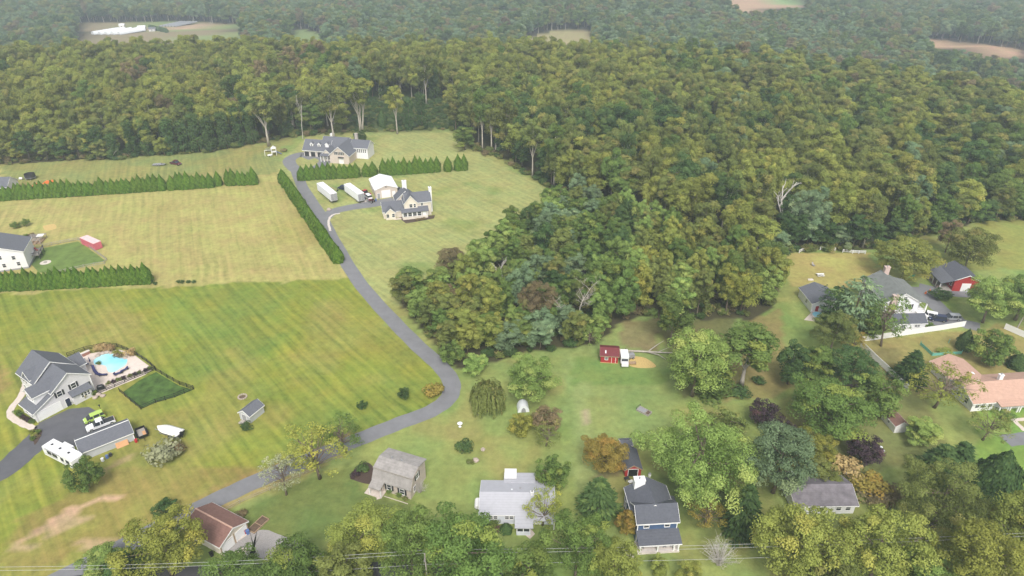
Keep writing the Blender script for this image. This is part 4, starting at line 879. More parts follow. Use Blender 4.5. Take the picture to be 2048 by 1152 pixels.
# ------------------------------------------------------------------ arborvitae hedges
def hedge(A, B, n, h, r, where, group, gaps=(), hv=.18):
    for i in range(n):
        if i in gaps: continue
        t = (i + rngp.uniform(-.12, .12)) / max(n - 1, 1); x = A[0] + (B[0]-A[0])*t; y = A[1] + (B[1]-A[1])*t; g = G(x, y)
        plant('arborvitae', f'dark green pointed arborvitae {where}', 'conifer', 'arbor%d' % rngp.randint(0, 2), 'hedge', (g[0]+rngp.uniform(-.15, .15), g[1]+rngp.uniform(-.15, .15)), h * rngp.uniform(1-hv, 1+hv*.7), r * rngp.uniform(.9, 1.1), group, px_=False)
hedge((-60, 404), (421, 374), 46, 6.8, 2.0, 'in the long hedge across the upper field', 'arborvitae of the long hedge', gaps=(37,))
hedge((438, 371), (508, 368), 8, 6.8, 1.9, 'in the short hedge between the long hedge and the driveway', 'arborvitae of the short hedge', gaps=(1,))
hedge((-50, 583), (296, 565), 29, 6.8, 1.85, 'in the hedge beside the white house', 'arborvitae of the hedge beside the white house', hv=.22)
hedge((606, 360), (928, 340), 31, 7.4, 1.95, 'in the hedge in front of the big tan house', 'arborvitae of the hedge in front of the big tan house', gaps=(11, 14, 26, 28))
hedge((565, 362), (676, 524), 40, 6.0, 1.95, 'in the hedge lining the driveway', 'arborvitae of the hedge lining the driveway', hv=.10)

# ------------------------------------------------------------------ building kit
def gable(root, x0, x1, y0, y1, h, rise, axis, wm, rm, oh=.35, z0=0, th=.16, off=0.0, trim='trim', ohg=None):
    wm, rm = M[wm], M[rm]; ohg = oh if ohg is None else ohg; mb = MB()
    if axis == 'y':
        xm = (x0 + x1) / 2 + off
        prof = [(x0, y0, z0), (x1, y0, z0), (x1, y0, h), (xm, y0, h + rise), (x0, y0, h)]; mb.ext(prof, (0, y1 - y0, 0))
        ends = [(x0, xm, -1), (x1, xm, 1)]; rf = MB(); tr = MB()
        for xe, xr, s in ends:
            sl = rise / abs(xr - xe); xo = xe + s * oh; zo = h - sl * oh
            rf.add(*slope([(xo, y0 - ohg, zo + th), (xr, y0 - ohg, h + rise + th), (xr, y1 + ohg, h + rise + th), (xo, y1 + ohg, zo + th)], th))
            for yy, d in ((y0 - ohg, -.05), (y1 + ohg, .05)): tr.ext([(xo, yy, zo - .12), (xr, yy, h + rise - .12), (xr, yy, h + rise + th * .8), (xo, yy, zo + th * .8)], (0, d, 0))
            tr.box(min(xo, xo + s*.06), max(xo, xo + s*.06), y0 - ohg, y1 + ohg, zo - .1, zo + th * .7)
    else:
        ym = (y0 + y1) / 2 + off
        prof = [(x0, y0, z0), (x0, y1, z0), (x0, y1, h), (x0, ym, h + rise), (x0, y0, h)]; mb.ext(prof, (x1 - x0, 0, 0))
        rf = MB(); tr = MB()
        for ye, yr, s in [(y0, ym, -1), (y1, ym, 1)]:
            sl = rise / abs(yr - ye); yo = ye + s * oh; zo = h - sl * oh
            rf.add(*slope([(x0 - ohg, yo, zo + th), (x0 - ohg, yr, h + rise + th), (x1 + ohg, yr, h + rise + th), (x1 + ohg, yo, zo + th)], th))
            for xx, d in ((x0 - ohg, -.05), (x1 + ohg, .05)): tr.ext([(xx, yo, zo - .12), (xx, yr, h + rise - .12), (xx, yr, h + rise + th * .8), (xx, yo, zo + th * .8)], (d, 0, 0))
            tr.box(x0 - ohg, x1 + ohg, min(yo, yo + s*.06), max(yo, yo + s*.06), zo - .1, zo + th * .7)
    mk('wall', mb, wm, root); r_ = mk('roof', rf, rm, root)
    if trim: mk('trim', tr, M[trim], r_)
    return r_
def slope(pts, th):
    q = [(p[0], p[1], p[2] - th) for p in pts]; return list(pts) + q, [(0,1,2,3), (7,6,5,4)] + [(i, 4+i, 4+(i+1) % 4, (i+1) % 4) for i in range(4)]
def shed_roof(root, pts, rm, th=.16, name='roof'):
    mb = MB(); mb.add(*slope(pts, th)); r_ = mk(name, mb, M[rm], root)
    return r_
_W = {}
def win(root, x, y, z, ang, w=1.0, h=1.3, shut=None, bars=True, name='window', frame_m='trim'):
    key = (w, h, bars, frame_m)
    if key not in _W:
        f = MB(); t = .09
        f.box(-w/2-t, -w/2, -.07, .02, -h/2-t, h/2+t); f.box(w/2, w/2+t, -.07, .02, -h/2-t, h/2+t); f.box(-w/2, w/2, -.07, .02, h/2, h/2+t); f.box(-w/2-.04, w/2+.04, -.11, .02, -h/2-t-.02, -h/2)
        if bars: f.box(-w/2, w/2, -.055, .0, -.03, .03)
        if bars and w > 1.3: f.box(-.04, .04, -.054, .0, -h/2, -.03); f.box(-.04, .04, -.054, .0, .03, h/2)
        _W[key] = (f.mesh('window', M[frame_m]), MB().box(-w/2, w/2, -.03, .01, -h/2, h/2).mesh('pane', M['glass']))
    o = link(name, _W[key][0], root, (x, y, z), R(ang + 90)); link('pane', _W[key][1], o)
    if shut:
        k2 = ('s', h, shut)
        if k2 not in _W:
            s = MB().box(-.2, .2, -.06, .01, -h/2-.06, h/2+.06)
            for i in range(1, 8): zz = -h/2 + h*i/8; s.box(-.15, .15, -.075, -.06, zz-.03, zz+.03)
            _W[k2] = s.mesh('shutter', M[shut])
        for sx in (-1, 1): link('shutter', _W[k2], o, (sx * (w/2 + .33), 0, 0))
    return o
def door(root, x, y, z, ang, w=1.0, h=2.1, m='dark', name='door'):
    f = MB().box(-w/2-.1, -w/2, -.06, .02, 0, h+.1).box(w/2, w/2+.1, -.06, .02, 0, h+.1).box(-w/2, w/2, -.06, .02, h, h+.1)
    o = link(name, f.mesh('door_frame', M['trim']), root, (x, y, z), R(ang + 90))
    p = MB().box(-w/2, w/2, -.035, .01, 0, h)
    for zz in (.15, h*.53): p.box(-w/2+.12, w/2-.12, -.05, -.035, zz, zz + h*.36)
    mk('door_leaf', p, M[m], o); mk('handle', MB().box(w/2-.14, w/2-.08, -.09, -.035, .95, 1.1), M['steel'], o)
    return o
def garage_door(root, x, y, z, ang, w=4.8, h=2.2, m='white'):
    f = MB().box(-w/2-.15, -w/2, -.08, .02, 0, h+.15).box(w/2, w/2+.15, -.08, .02, 0, h+.15).box(-w/2, w/2, -.08, .02, h, h+.15)
    o = link('garage_door', f.mesh('garage_door', M['trim']), root, (x, y, z), R(ang + 90)); n = 4
    pm = MB().box(-w/2, w/2, -.04, .0, .015, h/n-.015).mesh('panel', M[m])
    for i in range(n): link('panel', pm, o, (0, 0, i*h/n))
    return o
def chimney(root, x, y, z0, z1, w=.9, d=.8, m='brick'):
    c = mk('chimney', MB().box(x-w/2, x+w/2, y-d/2, y+d/2, z0, z1).box(x-w/2-.08, x+w/2+.08, y-d/2-.08, y+d/2+.08, z1, z1+.15), M[m], root)
    mk('flue', MB().tube([(x, y, z1+.1), (x, y, z1+.5)], .16, 8), M['grey'], c); return c
def posts(root, pts, z0, z1, r=.09, m='trim', name='post'):
    me = MB().box(-r, r, -r, r, 0, z1 - z0).mesh(name, M[m])
    for p in pts: link(name, me, root, (p[0], p[1], z0))
def corner_boards(root, pts, h, z0=0, m='trim'):
    me = MB().box(-.08, .08, -.08, .08, z0, h).mesh('corner_board', M[m])
    for p in pts: link('corner_board', me, root, (p[0], p[1], 0))

# ------------------------------------------------------------------ grey house with the pool
o, rz, L_ = frame((76, 845), (192, 785)); rz = R(56)
h = thing('house', 'grey two-storey house with garage wing beside the swimming pool', 'house', o, rz)
gable(h, 4.6, 13, 0, 6.6, 5.5, 2.9, 'y', 'siding_grey', 'shingle')
gable(h, 3.9, 13, 6.62, 14.2, 5.6, 3.5, 'y', 'siding_grey', 'shingle', ohg=.45)
gable(h, 13, 16.2, 9.5, 13.5, 3.0, 2.0, 'x', 'siding_grey', 'shingle')
box('wall', h, M['siding_grey'], 0, 4.6, 0.002, 5.8, 0, 2.7)
mk('wall', MB().ext([(0, .003, 2.7), (4.6, .003, 2.7), (4.6, .003, 4.9)], (0, 5.79, 0)), M['siding_grey'], h)
shed_roof(h, [(-.45, -.35, 2.75), (4.9, -.35, 5.25), (4.9, 6.2, 5.25), (-.45, 6.2, 2.75)], 'shingle')
mk('trim', MB().ext([(-.45, -.35, 2.45), (4.9, -.35, 4.95), (4.9, -.35, 5.15), (-.45, -.35, 2.65)], (0, -.05, 0)).box(-.52, -.45, -.35, 6.2, 2.5, 2.72), M['trim'], h)
gable(h, 1.3, 7.5, 1.2, 5.0, 5.9, 1.4, 'x', 'siding_white', 'shingle', z0=3.2)          # room over the garage
for yy in (2.1, 3.1, 4.1): win(h, 1.3, yy, 4.9, 180, .7, 1.2)
gable(h, 4.0, 8.2, 8.2, 11.0, 6.2, 1.5, 'x', 'siding_white', 'shingle', z0=4.5)          # front dormer
win(h, 4.0, 9.6, 5.9, 180, 1.3, 1.1)
for yy in (7.5, 11.9, 13.2): win(h, 3.9, yy, 4.5, 180, .9, 1.3, 'dark')
for yy in (8, 9.8, 11.6, 13.2): win(h, 3.9, yy, 1.6, 180, .9, 1.5)
for yy in (1.6, 4.2): win(h, 0, yy, 1.5, 180, 1.3, 1.4)
garage_door(h, 3.0, 0, 0, -90, 4.8, 2.3)
door(h, 7.0, 0, 0, -90, 1, 2.1, 'navy')
win(h, 6.0, 0, 4.2, -90, 1.0, 1.3, 'dark'); win(h, 9.2, 0, 4.5, -90, 1.0, 1.3, 'dark'); win(h, 12.2, 0, 3.0, -90, .7, 1.0, frame_m='dark')
box('wall', h, M['siding_grey'], 7.9, 12.0, -1.0, -.002, 0, 2.6)
shed_roof(h, [(7.6, -1.4, 2.6), (12.3, -1.4, 2.6), (12.3, .0, 3.6), (7.6, .0, 3.6)], 'shingle')
for xx in (9.9, 10.6, 11.3): win(h, xx, -1.0, 1.6, -90, .45, 1.1)
corner_boards(h, [(0, 0), (13, 0), (0, 5.8)], 2.7); corner_boards(h, [(12.99, .01)], 5.4)
for yy in (2, 4.5, 8, 11): win(h, 13, yy, 4.2, 0, 1, 1.3)
lp = thing('lamp_post', 'thin black lamp post beside the parking pad', 'lamp post', G(205, 828))
mk('pole', MB().tube([(0, 0, 0), (0, 0, 2.3)], .05, 8), M['black'], lp); mk('lantern', MB().tube([(0, 0, 2.25), (0, 0, 2.4), (0, 0, 2.65), (0, 0, 2.8)], [.08, .16, .2, .03], 8), M['black'], lp)

# pool terrace
deck_px = [(142, 716), (160, 712), (178, 708), (200, 704), (240, 700), (266, 708), (284, 722), (306, 738), (290, 750), (262, 762), (230, 775), (205, 786), (188, 782), (180, 766), (160, 745), (146, 730)]
struct(sheet('pool_terrace', deck_px, M['patio'], .10, th=.14))
pool_px = [(187, 722), (200, 712), (222, 708), (232, 713), (240, 716), (254, 719), (252, 730), (240, 738), (228, 745), (217, 744), (212, 733), (200, 730), (190, 730)]
pl = thing('swimming_pool', 'free-form blue swimming pool in the pale terrace', 'swimming pool', G(222, 727)); c0 = G(222, 727)
pp = smooth_line([G(*p) for p in pool_px] + [G(*pool_px[0])])[:-1] - np.array(c0)
pp2 = pp * 1.045
mb = MB(); n = len(pp); mb.add([(p[0], p[1], .16) for p in pp] + [(p[0], p[1], .16) for p in pp2] + [(p[0], p[1], .08) for p in pp2] + [(p[0], p[1], .08) for p in pp],
       [(i, (i+1) % n, n+(i+1) % n, n+i) for i in range(n)] + [(n+i, n+(i+1) % n, 2*n+(i+1) % n, 2*n+i) for i in range(n)] + [(i, 3*n+i, 3*n+(i+1) % n, (i+1) % n) for i in range(n)])
mk('coping', mb, M['concrete'], pl)
mk('water', MB().add([(p[0], p[1], .125) for p in pp], [tuple(range(n))]), M['water'], pl)
def boulder(px_, py_, s, seed, lab, grp):
    r_ = np.random.RandomState(seed); mb = MB(); rows, cols = 5, 8; vs = []
    for i in range(rows + 1):
        f = math.pi * i / rows
        for j in range(cols): t = 2*math.pi*j/cols; q = s * r_.uniform(.8, 1.15); vs.append((q*math.sin(f)*math.cos(t), q*math.sin(f)*math.sin(t), q*.7*math.cos(f)))
    mb.add(vs, [(i*cols+j, (i+1)*cols+j, (i+1)*cols+(j+1) % cols, i*cols+(j+1) % cols) for i in range(rows) for j in range(cols)])
    b_ = mk('boulder', mb, M['boulder']); x, y = G(px_, py_); b_.location = (x, y, s*.4); tag(b_, lab, 'boulder', grp); return b_
for i, (a_, b_) in enumerate([(200, 710), (207, 708), (215, 706), (223, 707), (236, 712), (244, 715), (251, 717), (196, 713)]): boulder(a_, b_, .55 + .25*(i % 3)/2, i, 'tan boulder edging the blue swimming pool', 'boulders around the swimming pool')
for i, (a_, b_) in enumerate([(198, 790), (206, 793), (191, 796)]): boulder(a_, b_, .6, 20+i, 'tan boulder by the foundation shrubs of the grey pool house', 'boulders by the pool house')
for bx, by, h_, r_ in [(199, 703, 2.0, 1.3), (206, 701, 2.2, 1.4), (213, 701, 2.2, 1.4), (221, 702, 2.0, 1.3), (261, 713, 2.4, 1.6)]: plant('ornamental_grass', 'tawny ornamental grass clump behind the swimming pool', 'shrub', 'shrub%d' % (bx % 3), 'tan', (bx, by), h_, r_, 'ornamental grasses behind the swimming pool', z=.05)
for bx, by, lf in [(231, 708, 'gold'), (238, 709, 'gold'), (246, 712, 'gold'), (234, 713, 'rust'), (242, 715, 'rust')]: plant('shrub', ('yellow flowering' if lf == 'gold' else 'low reddish') + ' shrub between the ornamental grasses and the pool', 'shrub', 'shrub%d' % (bx % 3), lf, (bx, by), 1.1, .9, 'flower bed behind the swimming pool', z=.05)
plant('shrub', 'small green shrub in the pool terrace planting hole', 'shrub', 'shrub1', 'green', (199, 729), .8, .75, z=.1)
for i in range(9): t = i / 8; plant('shrub', 'low dark shrub in the row along the terrace fence', 'shrub', 'shrub%d' % (i % 3), 'purple' if i % 2 else 'brush', (218 + 84*t, 769 - 30*t), .9, .75, 'shrubs along the terrace fence')
for bx, by, h_, r_, lf in [(152, 803, 1.7, 1.2, 'dark'), (160, 799, 1.8, 1.3, 'rust'), (169, 795, 1.8, 1.3, 'rust'), (177, 791, 1.6, 1.3, 'dark'), (186, 789, 1.3, 1.2, 'green')]: plant('shrub', ('dark' if lf == 'dark' else 'reddish' if lf == 'rust' else 'green') + ' foundation shrub along the grey pool house wall', 'shrub', 'shrub%d' % (bx % 3), lf, (bx, by), h_, r_, 'foundation shrubs of the grey pool house')
for bx, by, lf, r_ in [(34, 826, 'green', .8), (40, 832, 'dark', .8), (46, 836, 'purple', .7), (52, 840, 'purple', .7), (58, 843, 'purple', .7), (65, 846, 'green', .7), (65, 866, 'gold', .8), (70, 872, 'gold', .8), (67, 880, 'green', .7), (76, 866, 'green', .7), (75, 874, 'rust', .7)]: plant('shrub', {'green': 'green', 'dark': 'dark green', 'purple': 'dark red', 'gold': 'yellow', 'rust': 'rusty'}[lf] + ' low shrub beside the front walk of the grey pool house', 'shrub', 'shrub%d' % (bx % 3), lf, (bx, by), .9, r_, 'front walk shrubs of the grey pool house')
# brick counter wall and pool furniture
A_, rz_, L2 = frame((147, 722), (180, 707)); w_ = thing('brick_counter', 'low red brick counter at the edge of the pool terrace', 'counter', A_, rz_)
mk('wall', MB().box(0, L2, -.3, .3, .1, .95), M['brick'], w_); mk('countertop', MB().box(-.1, L2+.1, -.4, .4, .952, 1.05), M['concrete'], w_)
def lounger(px_, py_, rz_, lab):
    t = thing('sun_lounger', lab, 'lounger', G(px_, py_), rz_, 'sun loungers on the pool terrace', .1)
    mk('frame', MB().box(-.95, .95, -.33, .33, .28, .34), M['dark'], t); mk('seat', MB().box(-.95, .25, -.3, .3, .342, .42), M['cushion'], t)
    mk('backrest', MB().ext([(.25, -.3, .345), (.95, -.3, .75), (.95, -.3, .83), (.25, -.3, .425)], (0, .6, 0)), M['cushion'], t)
    posts(t, [(-.85, -.28), (-.85, .28), (.7, -.28), (.7, .28)], 0, .28, .03, 'dark', 'leg')
for i, (a_, b_, r_) in enumerate([(188, 740, 2.2), (192, 746, 2.4), (197, 751, 2.7), (207, 752, 3.3), (250, 742, .9), (238, 749, .6)]): lounger(a_, b_, r_, 'dark cushioned sun lounger on the pool terrace')
def chair(px_, py_, rz_, lab):
    t = thing('patio_chair', lab, 'chair', G(px_, py_), rz_, 'patio chairs on the pool terrace', .1)
    mk('seat', MB().box(-.28, .28, -.28, .28, .38, .45), M['cushion'], t); mk('backrest', MB().box(-.28, .28, .24, .31, .45, .95), M['cushion'], t)
    posts(t, [(-.25, -.25), (.25, -.25), (-.25, .25), (.25, .25)], 0, .38, .025, 'dark', 'leg')
for a_, b_, r_ in [(170, 725, .5), (176, 731, 2.2), (232, 752, 1.4)]: chair(a_, b_, r_, 'dark patio chair on the pool terrace')
t = thing('parasol', 'closed dark parasol between the patio chairs', 'parasol', G(183, 731), 0, None, .1)
mk('pole', MB().tube([(0, 0, 0), (0, 0, 2.6)], .03, 6), M['grey'], t); mk('canopy', MB().tube([(0, 0, 1.2), (0, 0, 1.6), (0, 0, 2.5)], [.2, .14, .03], 8), M['cushion'], t); mk('base', MB().tube([(0, 0, 0), (0, 0, .08)], .3, 10), M['grey'], t)
g_ = thing('grill', 'black covered grill beside the grey pool house', 'grill', G(203, 779), .5, None, .1)
mk('body', MB().box(-.8, .8, -.35, .35, .1, .95), M['black'], g_); mk('lid', MB().ext([(-.6, -.34, .952), (-.6, .34, .952), (-.6, .25, 1.25), (-.6, -.2, 1.25)], (1.2, 0, 0)), M['black'], g_); mk('handle', MB().tube([(-.4, -.42, 1.1), (.4, -.42, 1.1)], .03, 6), M['steel'], g_)
def rail_fence(name, label, pts, h=1.2, m='black', step=2.2, rails=(.25, .65, 1.1), r=.05, pick=0, px_=True, group=None, panel=None):
    P_ = [G(*p) for p in pts] if px_ else pts; f = thing(name, label, 'fence', P_[0], 0, group); o0 = np.array(P_[0])
    pm = MB().box(-r*1.2, r*1.2, -r*1.2, r*1.2, 0, h).mesh('post', M[m])
    for i in range(len(P_) - 1):
        A_, B_ = np.array(P_[i]) - o0, np.array(P_[i+1]) - o0; d = B_ - A_; ln = np.hypot(*d); k = max(1, round(ln / step)); ang = math.atan2(d[1], d[0])
        for j in range(k + (1 if i == len(P_) - 2 else 0)): q = A_ + d * j / k; link('post', pm, f, (q[0], q[1], 0), ang)
        sl = ln / k
        if panel:
            key = ('pan', name, round(sl, 2), h)
            if key not in _W: _W[key] = MB().box(.06, sl - .06, -.025, .025, .08, h - .12).mesh('panel', M[m])
            for j in range(k): q = A_ + d * j / k; link('panel', _W[key], f, (q[0], q[1], 0), ang)
            capk = ('cap', name, round(sl, 2), h)
            if capk not in _W: _W[capk] = MB().box(.06, sl - .06, -.05, .05, h - .118, h - .02).mesh('rail', M[m])
            for j in range(k): q = A_ + d * j / k; link('rail', _W[capk], f, (q[0], q[1], 0), ang)
        else:
            for zz in rails:
                key = ('rail', name, round(sl, 2), zz)
                if key not in _W:
                    rb = MB().box(0, sl, -r*.6, r*.6, zz - r, zz + r); _W[key] = rb.mesh('rail', M[m])
                for j in range(k): q = A_ + d * j / k; link('rail', _W[key], f, (q[0], q[1], 0), ang)
            if pick:
                key = ('pick', name, round(sl, 2))
                if key not in _W:
                    pb = MB(); nn = int(sl / pick)
                    for q_ in range(1, nn): pb.box(sl*q_/nn - .012, sl*q_/nn + .012, -.012, .012, .1, h - .05)
                    _W[key] = pb.mesh('pickets', M[m])
                for j in range(k): q = A_ + d * j / k; pk = link('pickets', _W[key], f, (q[0], q[1], 0), ang); pk['kind'] = 'stuff'
    return f
rail_fence('pool_fence', 'black metal fence curving round the back of the pool terrace', [(135, 713), (150, 708), (170, 701), (190, 697), (210, 692), (235, 694), (256, 702), (275, 712), (295, 725), (312, 740)], 1.25, pick=.3)
rail_fence('pool_fence', 'black metal fence between the pool terrace and the fenced green lawn', [(196, 788), (230, 774), (270, 757), (312, 740)], 1.25, pick=.3)
rail_fence('dog_run_fence', 'black fence round the fenced green lawn beside the pool', [(312, 742), (335, 756), (360, 770), (388, 779), (350, 795), (312, 806), (282, 819), (262, 803), (240, 784)], 1.3, step=2.6)
sheet('fenced_lawn', [(312, 744), (335, 758), (360, 772), (386, 780), (350, 794), (312, 804), (283, 816), (264, 803), (246, 784), (280, 760)], mat('lawn_deep', (.055, .105, .02), .95, .75, .5, bump=.4), .012)

# storage building, camper, vehicles on the pad
o, rz, L_ = frame((168, 921), (270, 880)); s_ = thing('storage_building', 'long low grey storage building with white-trimmed dark roof', 'building', o, rz)
gable(s_, 0, L_, 0, 5.4, 2.15, 1.35, 'x', 'metal_shed', 'shingle', oh=.25, ohg=.25)
garage_door(s_, -0.001, 2.7, 0, 180, 2.4, 1.9); corner_boards(s_, [(0, 0), (L_, 0), (0, 5.4)], 2.1)
mk('ridge_cap', MB().box(-.25, L_+.25, 2.6, 2.8, 3.66, 3.72), M['trim'], s_)
o = G(262, 888); q = mk('plywood_sheet', MB().ext([(0, 0, 0), (2.4, 0, 0), (2.4, .7, 1.1), (0, .7, 1.1)], (0, .03, .0)), M['plywood']); q.location = (o[0]-2.2, o[1]-1.6, 0.02); q.rotation_euler = (0, 0, rz); tag(q, 'orange plywood sheet leaning on the storage building', 'board')
for i, (a_, b_, mm) in enumerate([(206, 922, 'poly'), (215, 916, 'barrel'), (222, 912, 'dark'), (273, 884, 'red_paint')]):
    q = mk('storage_drum', MB().tube([(0, 0, 0), (0, 0, .05), (0, 0, .75), (0, 0, .8)], [.28, .32, .32, .28], 10), M[mm]); x, y = G(a_, b_); q.location = (x, y, 0); tag(q, {'poly': 'white', 'barrel': 'blue', 'dark': 'black', 'red_paint': 'red'}[mm] + ' drum beside the storage building wall', 'drum')
def wheel(root, x, y, r=.34, w=.22, axis='y'):
    key = ('wheel', r, w)
    if key not in _W:
        _W[key] = (MB().tube([(0, -w/2, 0), (0, -w/2*.7, 0), (0, w/2*.7, 0), (0, w/2, 0)], [r*.85, r, r, r*.85], 14).mesh('tyre', M['rubber'], False), MB().tube([(0, -w/2-.012, 0), (0, w/2+.012, 0)], r*.55, 10).mesh('rim', M['steel']))
    t = link('wheel', _W[key][0], root, (x, y, r)); link('rim', _W[key][1], t); return t
def camper(px0, px1, label, W=2.5, Hh=3.1):
    o, rz, L_ = frame(px0, px1); t = thing('camper', label, 'camper', o, rz)
    mk('body', MB().ext([(0, 0, .6), (L_-.5, 0, .6), (L_, 0, 1.2), (L_, 0, Hh-.5), (L_-.4, 0, Hh-.05), (.3, 0, Hh), (0, 0, Hh-.3)], (0, W, 0)), M['carwhite'], t)
    mk('stripe', MB().box(.1, L_-.1, -.012, .0, 1.05, 1.2), M['grey'], t)
    for xx, ww in ((2.2, 1.1), (4.0, 1.4), (6.4, .7), (8.2, .9)):
        if xx < L_ - 1: win(t, xx, 0, 2.0, -90, ww, .6, bars=False, frame_m='dark')
    door(t, 5.4, 0, .7, -90, .6, 1.8, 'white')
    mk('slide_out', MB().box(2.6, 5.6, W, W+.8, .9, 2.6), M['carwhite'], t)
    for xx in (1.6, 4.2, 7.0):
        if xx < L_ - 1: mk('roof_vent', MB().box(xx, xx+.45, W/2-.22, W/2+.22, Hh-.03, Hh+.12), M['dark'], t)
    mk('air_conditioner', MB().ext([(5.4, W/2-.4, Hh-.02), (6.3, W/2-.4, Hh-.02), (6.2, W/2-.35, Hh+.26), (5.5, W/2-.35, Hh+.26)], (0, .8, 0)), M['white'], t)
    mk('awning', MB().tube([(1.2, -.09, Hh-.35), (6, -.09, Hh-.35)], .08, 8), M['grey'], t)
    for xx in (L_*.58, L_*.58+.8): wheel(t, xx, .25, .36); wheel(t, xx, W-.25, .36)
    mk('hitch', MB().box(L_-.1, L_+1.0, W/2-.1, W/2+.1, .45, .62), M['dark'], t)
camper((92, 913), (150, 943), 'white travel camper parked beside the storage building')
def car(label, px_, ang, paint, L_=4.6, W=1.85, Hh=1.7, kind='suv', group=None, name='car', z=.04):
    t = thing(name, label, 'pickup' if kind == 'pickup' else 'car', G(*px_), ang, group, z); zl = .32; b0 = .92
    hw = W / 2
    def loft(prof, ys):   # side profile stations with inset near the top
        mb = MB(); n = len(prof)
        L0 = [(p[0], -hw + p[2], p[1]) for p in prof]; L1 = [(p[0], hw - p[2], p[1]) for p in prof]
        mb.add(L0 + L1, [tuple(range(n))[::-1] if False else tuple(range(n)), tuple(range(2*n-1, n-1, -1))] + [((i+1) % n, i, n+i, n+(i+1) % n) for i in range(n)]); return mb
    h2 = L_ / 2
    low = [(-h2, zl, .08), (-h2+.05, .75, .03), (-h2+.15, b0, .05), (h2-1.2, b0+.02, .05), (h2-.25, .82, .08), (h2, .62, .10), (h2, zl, .10)]
    mk('body', loft(low, None), M[paint], t)
    if kind == 'pickup':
        cab = [(-.55, b0, .06), (-.45, Hh, .22), (.75, Hh, .22), (1.45, b0, .08)]
        mk('bed_cover', MB().box(-h2+.18, -.62, -hw+.14, hw-.14, b0+.003, b0+.03), M['dark'], t)
    else: cab = [(-h2+.12, b0, .06), (-h2+.32, Hh-.04, .20), (-.9, Hh, .22), (.65, Hh-.03, .22), (1.5, b0, .08)]
    mk('cabin', loft(cab, None), M['glass'], t)
    x_a, x_b = (cab[1][0], cab[-2][0]); mk('roof', MB().ext([(x_a-.02, -hw+.2, Hh-.02), (x_b+.05, -hw+.2, Hh-.05), (x_b+.05, -hw+.2, Hh+.03), (x_a-.02, -hw+.2, Hh+.05)], (0, W-.4, 0)), M[paint], t)
    for s in (-1, 1):
        for xx in ((-.05,) if kind == 'pickup' else (-h2+1.0, .15)): mk('pillar', MB().ext([(xx, s*(hw-.05), b0-.02), (xx+.12, s*(hw-.05), b0-.02), (xx+.12, s*(hw-.205), Hh), (xx, s*(hw-.205), Hh)], (0, s*.02, 0)), M[paint], t)
        mk('headlight', MB().box(h2-.16, h2-.02, s*hw*.62-.18, s*hw*.62+.18, .64, .74), M['poly'], t); mk('tail_light', MB().box(-h2-.02, -h2+.1, s*(hw-.22)-.08, s*(hw-.22)+.08, .68, .86), M['red_paint'], t)
        mk('mirror', MB().box(.95, 1.1, s*(hw+.06)-.09, s*(hw+.06)+.09, b0, b0+.14), M[paint], t)
        for xx in (-h2+.85, h2-.9): wheel(t, xx, s*(hw-.10))
    mk('bumper', MB().box(h2-.05, h2+.06, -hw+.12, hw-.12, .34, .5), M['dark'], t)
    return t
car('bright lime green car parked on the pad of the grey pool house', (190, 839), R(222), 'cargreen', 4.3, 1.8, 1.55)
car('white pickup with dark bed cover parked behind the storage building', (203, 852), R(218), 'carwhite', 5.8, 2.0, 1.85, 'pickup')
o = thing('dump_trailer', 'black dump trailer with plywood load beside the storage building', 'trailer', G(285, 870), R(-52))
mk('bed', MB().box(-1.7, 1.7, -.95, .95, .55, .62).box(-1.7, 1.7, -.98, -.92, .62, 1.15).box(-1.7, 1.7, .92, .98, .62, 1.15).box(-1.75, -1.69, -.98, .98, .62, 1.15).box(1.69, 1.75, -.98, .98, .62, 1.15), M['black'], o)
mk('load', MB().box(-1.5, 1.2, -.8, .8, .63, .72), M['greywood'], o); mk('load', MB().box(-.2, 1.5, .1, .7, .73, .85), M['plywood'], o)
for s in (-1, 1):
    for xx in (-.5, .3): wheel(o, xx, s*1.1, .36)
    mk('fender', MB().box(-.95, .75, s*1.1-.14, s*1.1+.14, .76, .8), M['black'], o)
mk('tongue', MB().tube([(1.7, 0, .5), (2.9, 0, .45)], .06, 6), M['black'], o)
o = thing('boat', 'white covered motorboat on a trailer on the mown field', 'boat', G(341, 870), R(160))
hull = [(-3.0, .75, 1.1), (-3.0, .7, 1.6), (3.1, .0, 1.7)]
def boat_hull(t, L_=6.4, W=2.4):
    st = np.linspace(-L_/2, L_/2, 12); vs = []; rows = 7
    for x in st:
        f = (x + L_/2) / L_; w = W/2 * (1 - max(0, (f - .55) / .45) ** 2.2) + .02; keel = .55 + .45 * max(0, (f - .6) / .4) ** 2
        for y_, z_ in ((-w, 1.55), (-w*.92, 1.1), (-w*.6, keel+.15), (0, keel), (w*.6, keel+.15), (w*.92, 1.1), (w, 1.55)): vs.append((x, y_, z_))
    fs = [(i*rows+j, (i+1)*rows+j, (i+1)*rows+j+1, i*rows+j+1) for i in range(11) for j in range(rows-1)] + [tuple(range(rows))]
    mk('hull', MB().add(vs, fs), M['navy'], t, True)
    vs = []; 
    for x in st:
        f = (x + L_/2) / L_; w = W/2 * (1 - max(0, (f - .55) / .45) ** 2.2) + .05; top = 1.6 + .75 * math.sin(math.pi * min(1, f * 1.15 + .02)) ** .7 * (1 if f < .86 else max(.0, (1 - f) / .14))
        for y_, z_ in ((-w, 1.45), (-w, 1.62), (-w*.55, .5*(top+1.62)+.12), (0, top), (w*.55, .5*(top+1.62)+.12), (w, 1.62), (w, 1.45)): vs.append((x, y_, z_))
    mk('cover', MB().add(vs, fs), M['white'], t, True)
boat_hull(o)
mk('outboard_motor', MB().box(-3.7, -3.2, -.25, .25, 1.0, 1.9).box(-3.5, -3.35, -.08, .08, .4, 1.0), M['black'], o)
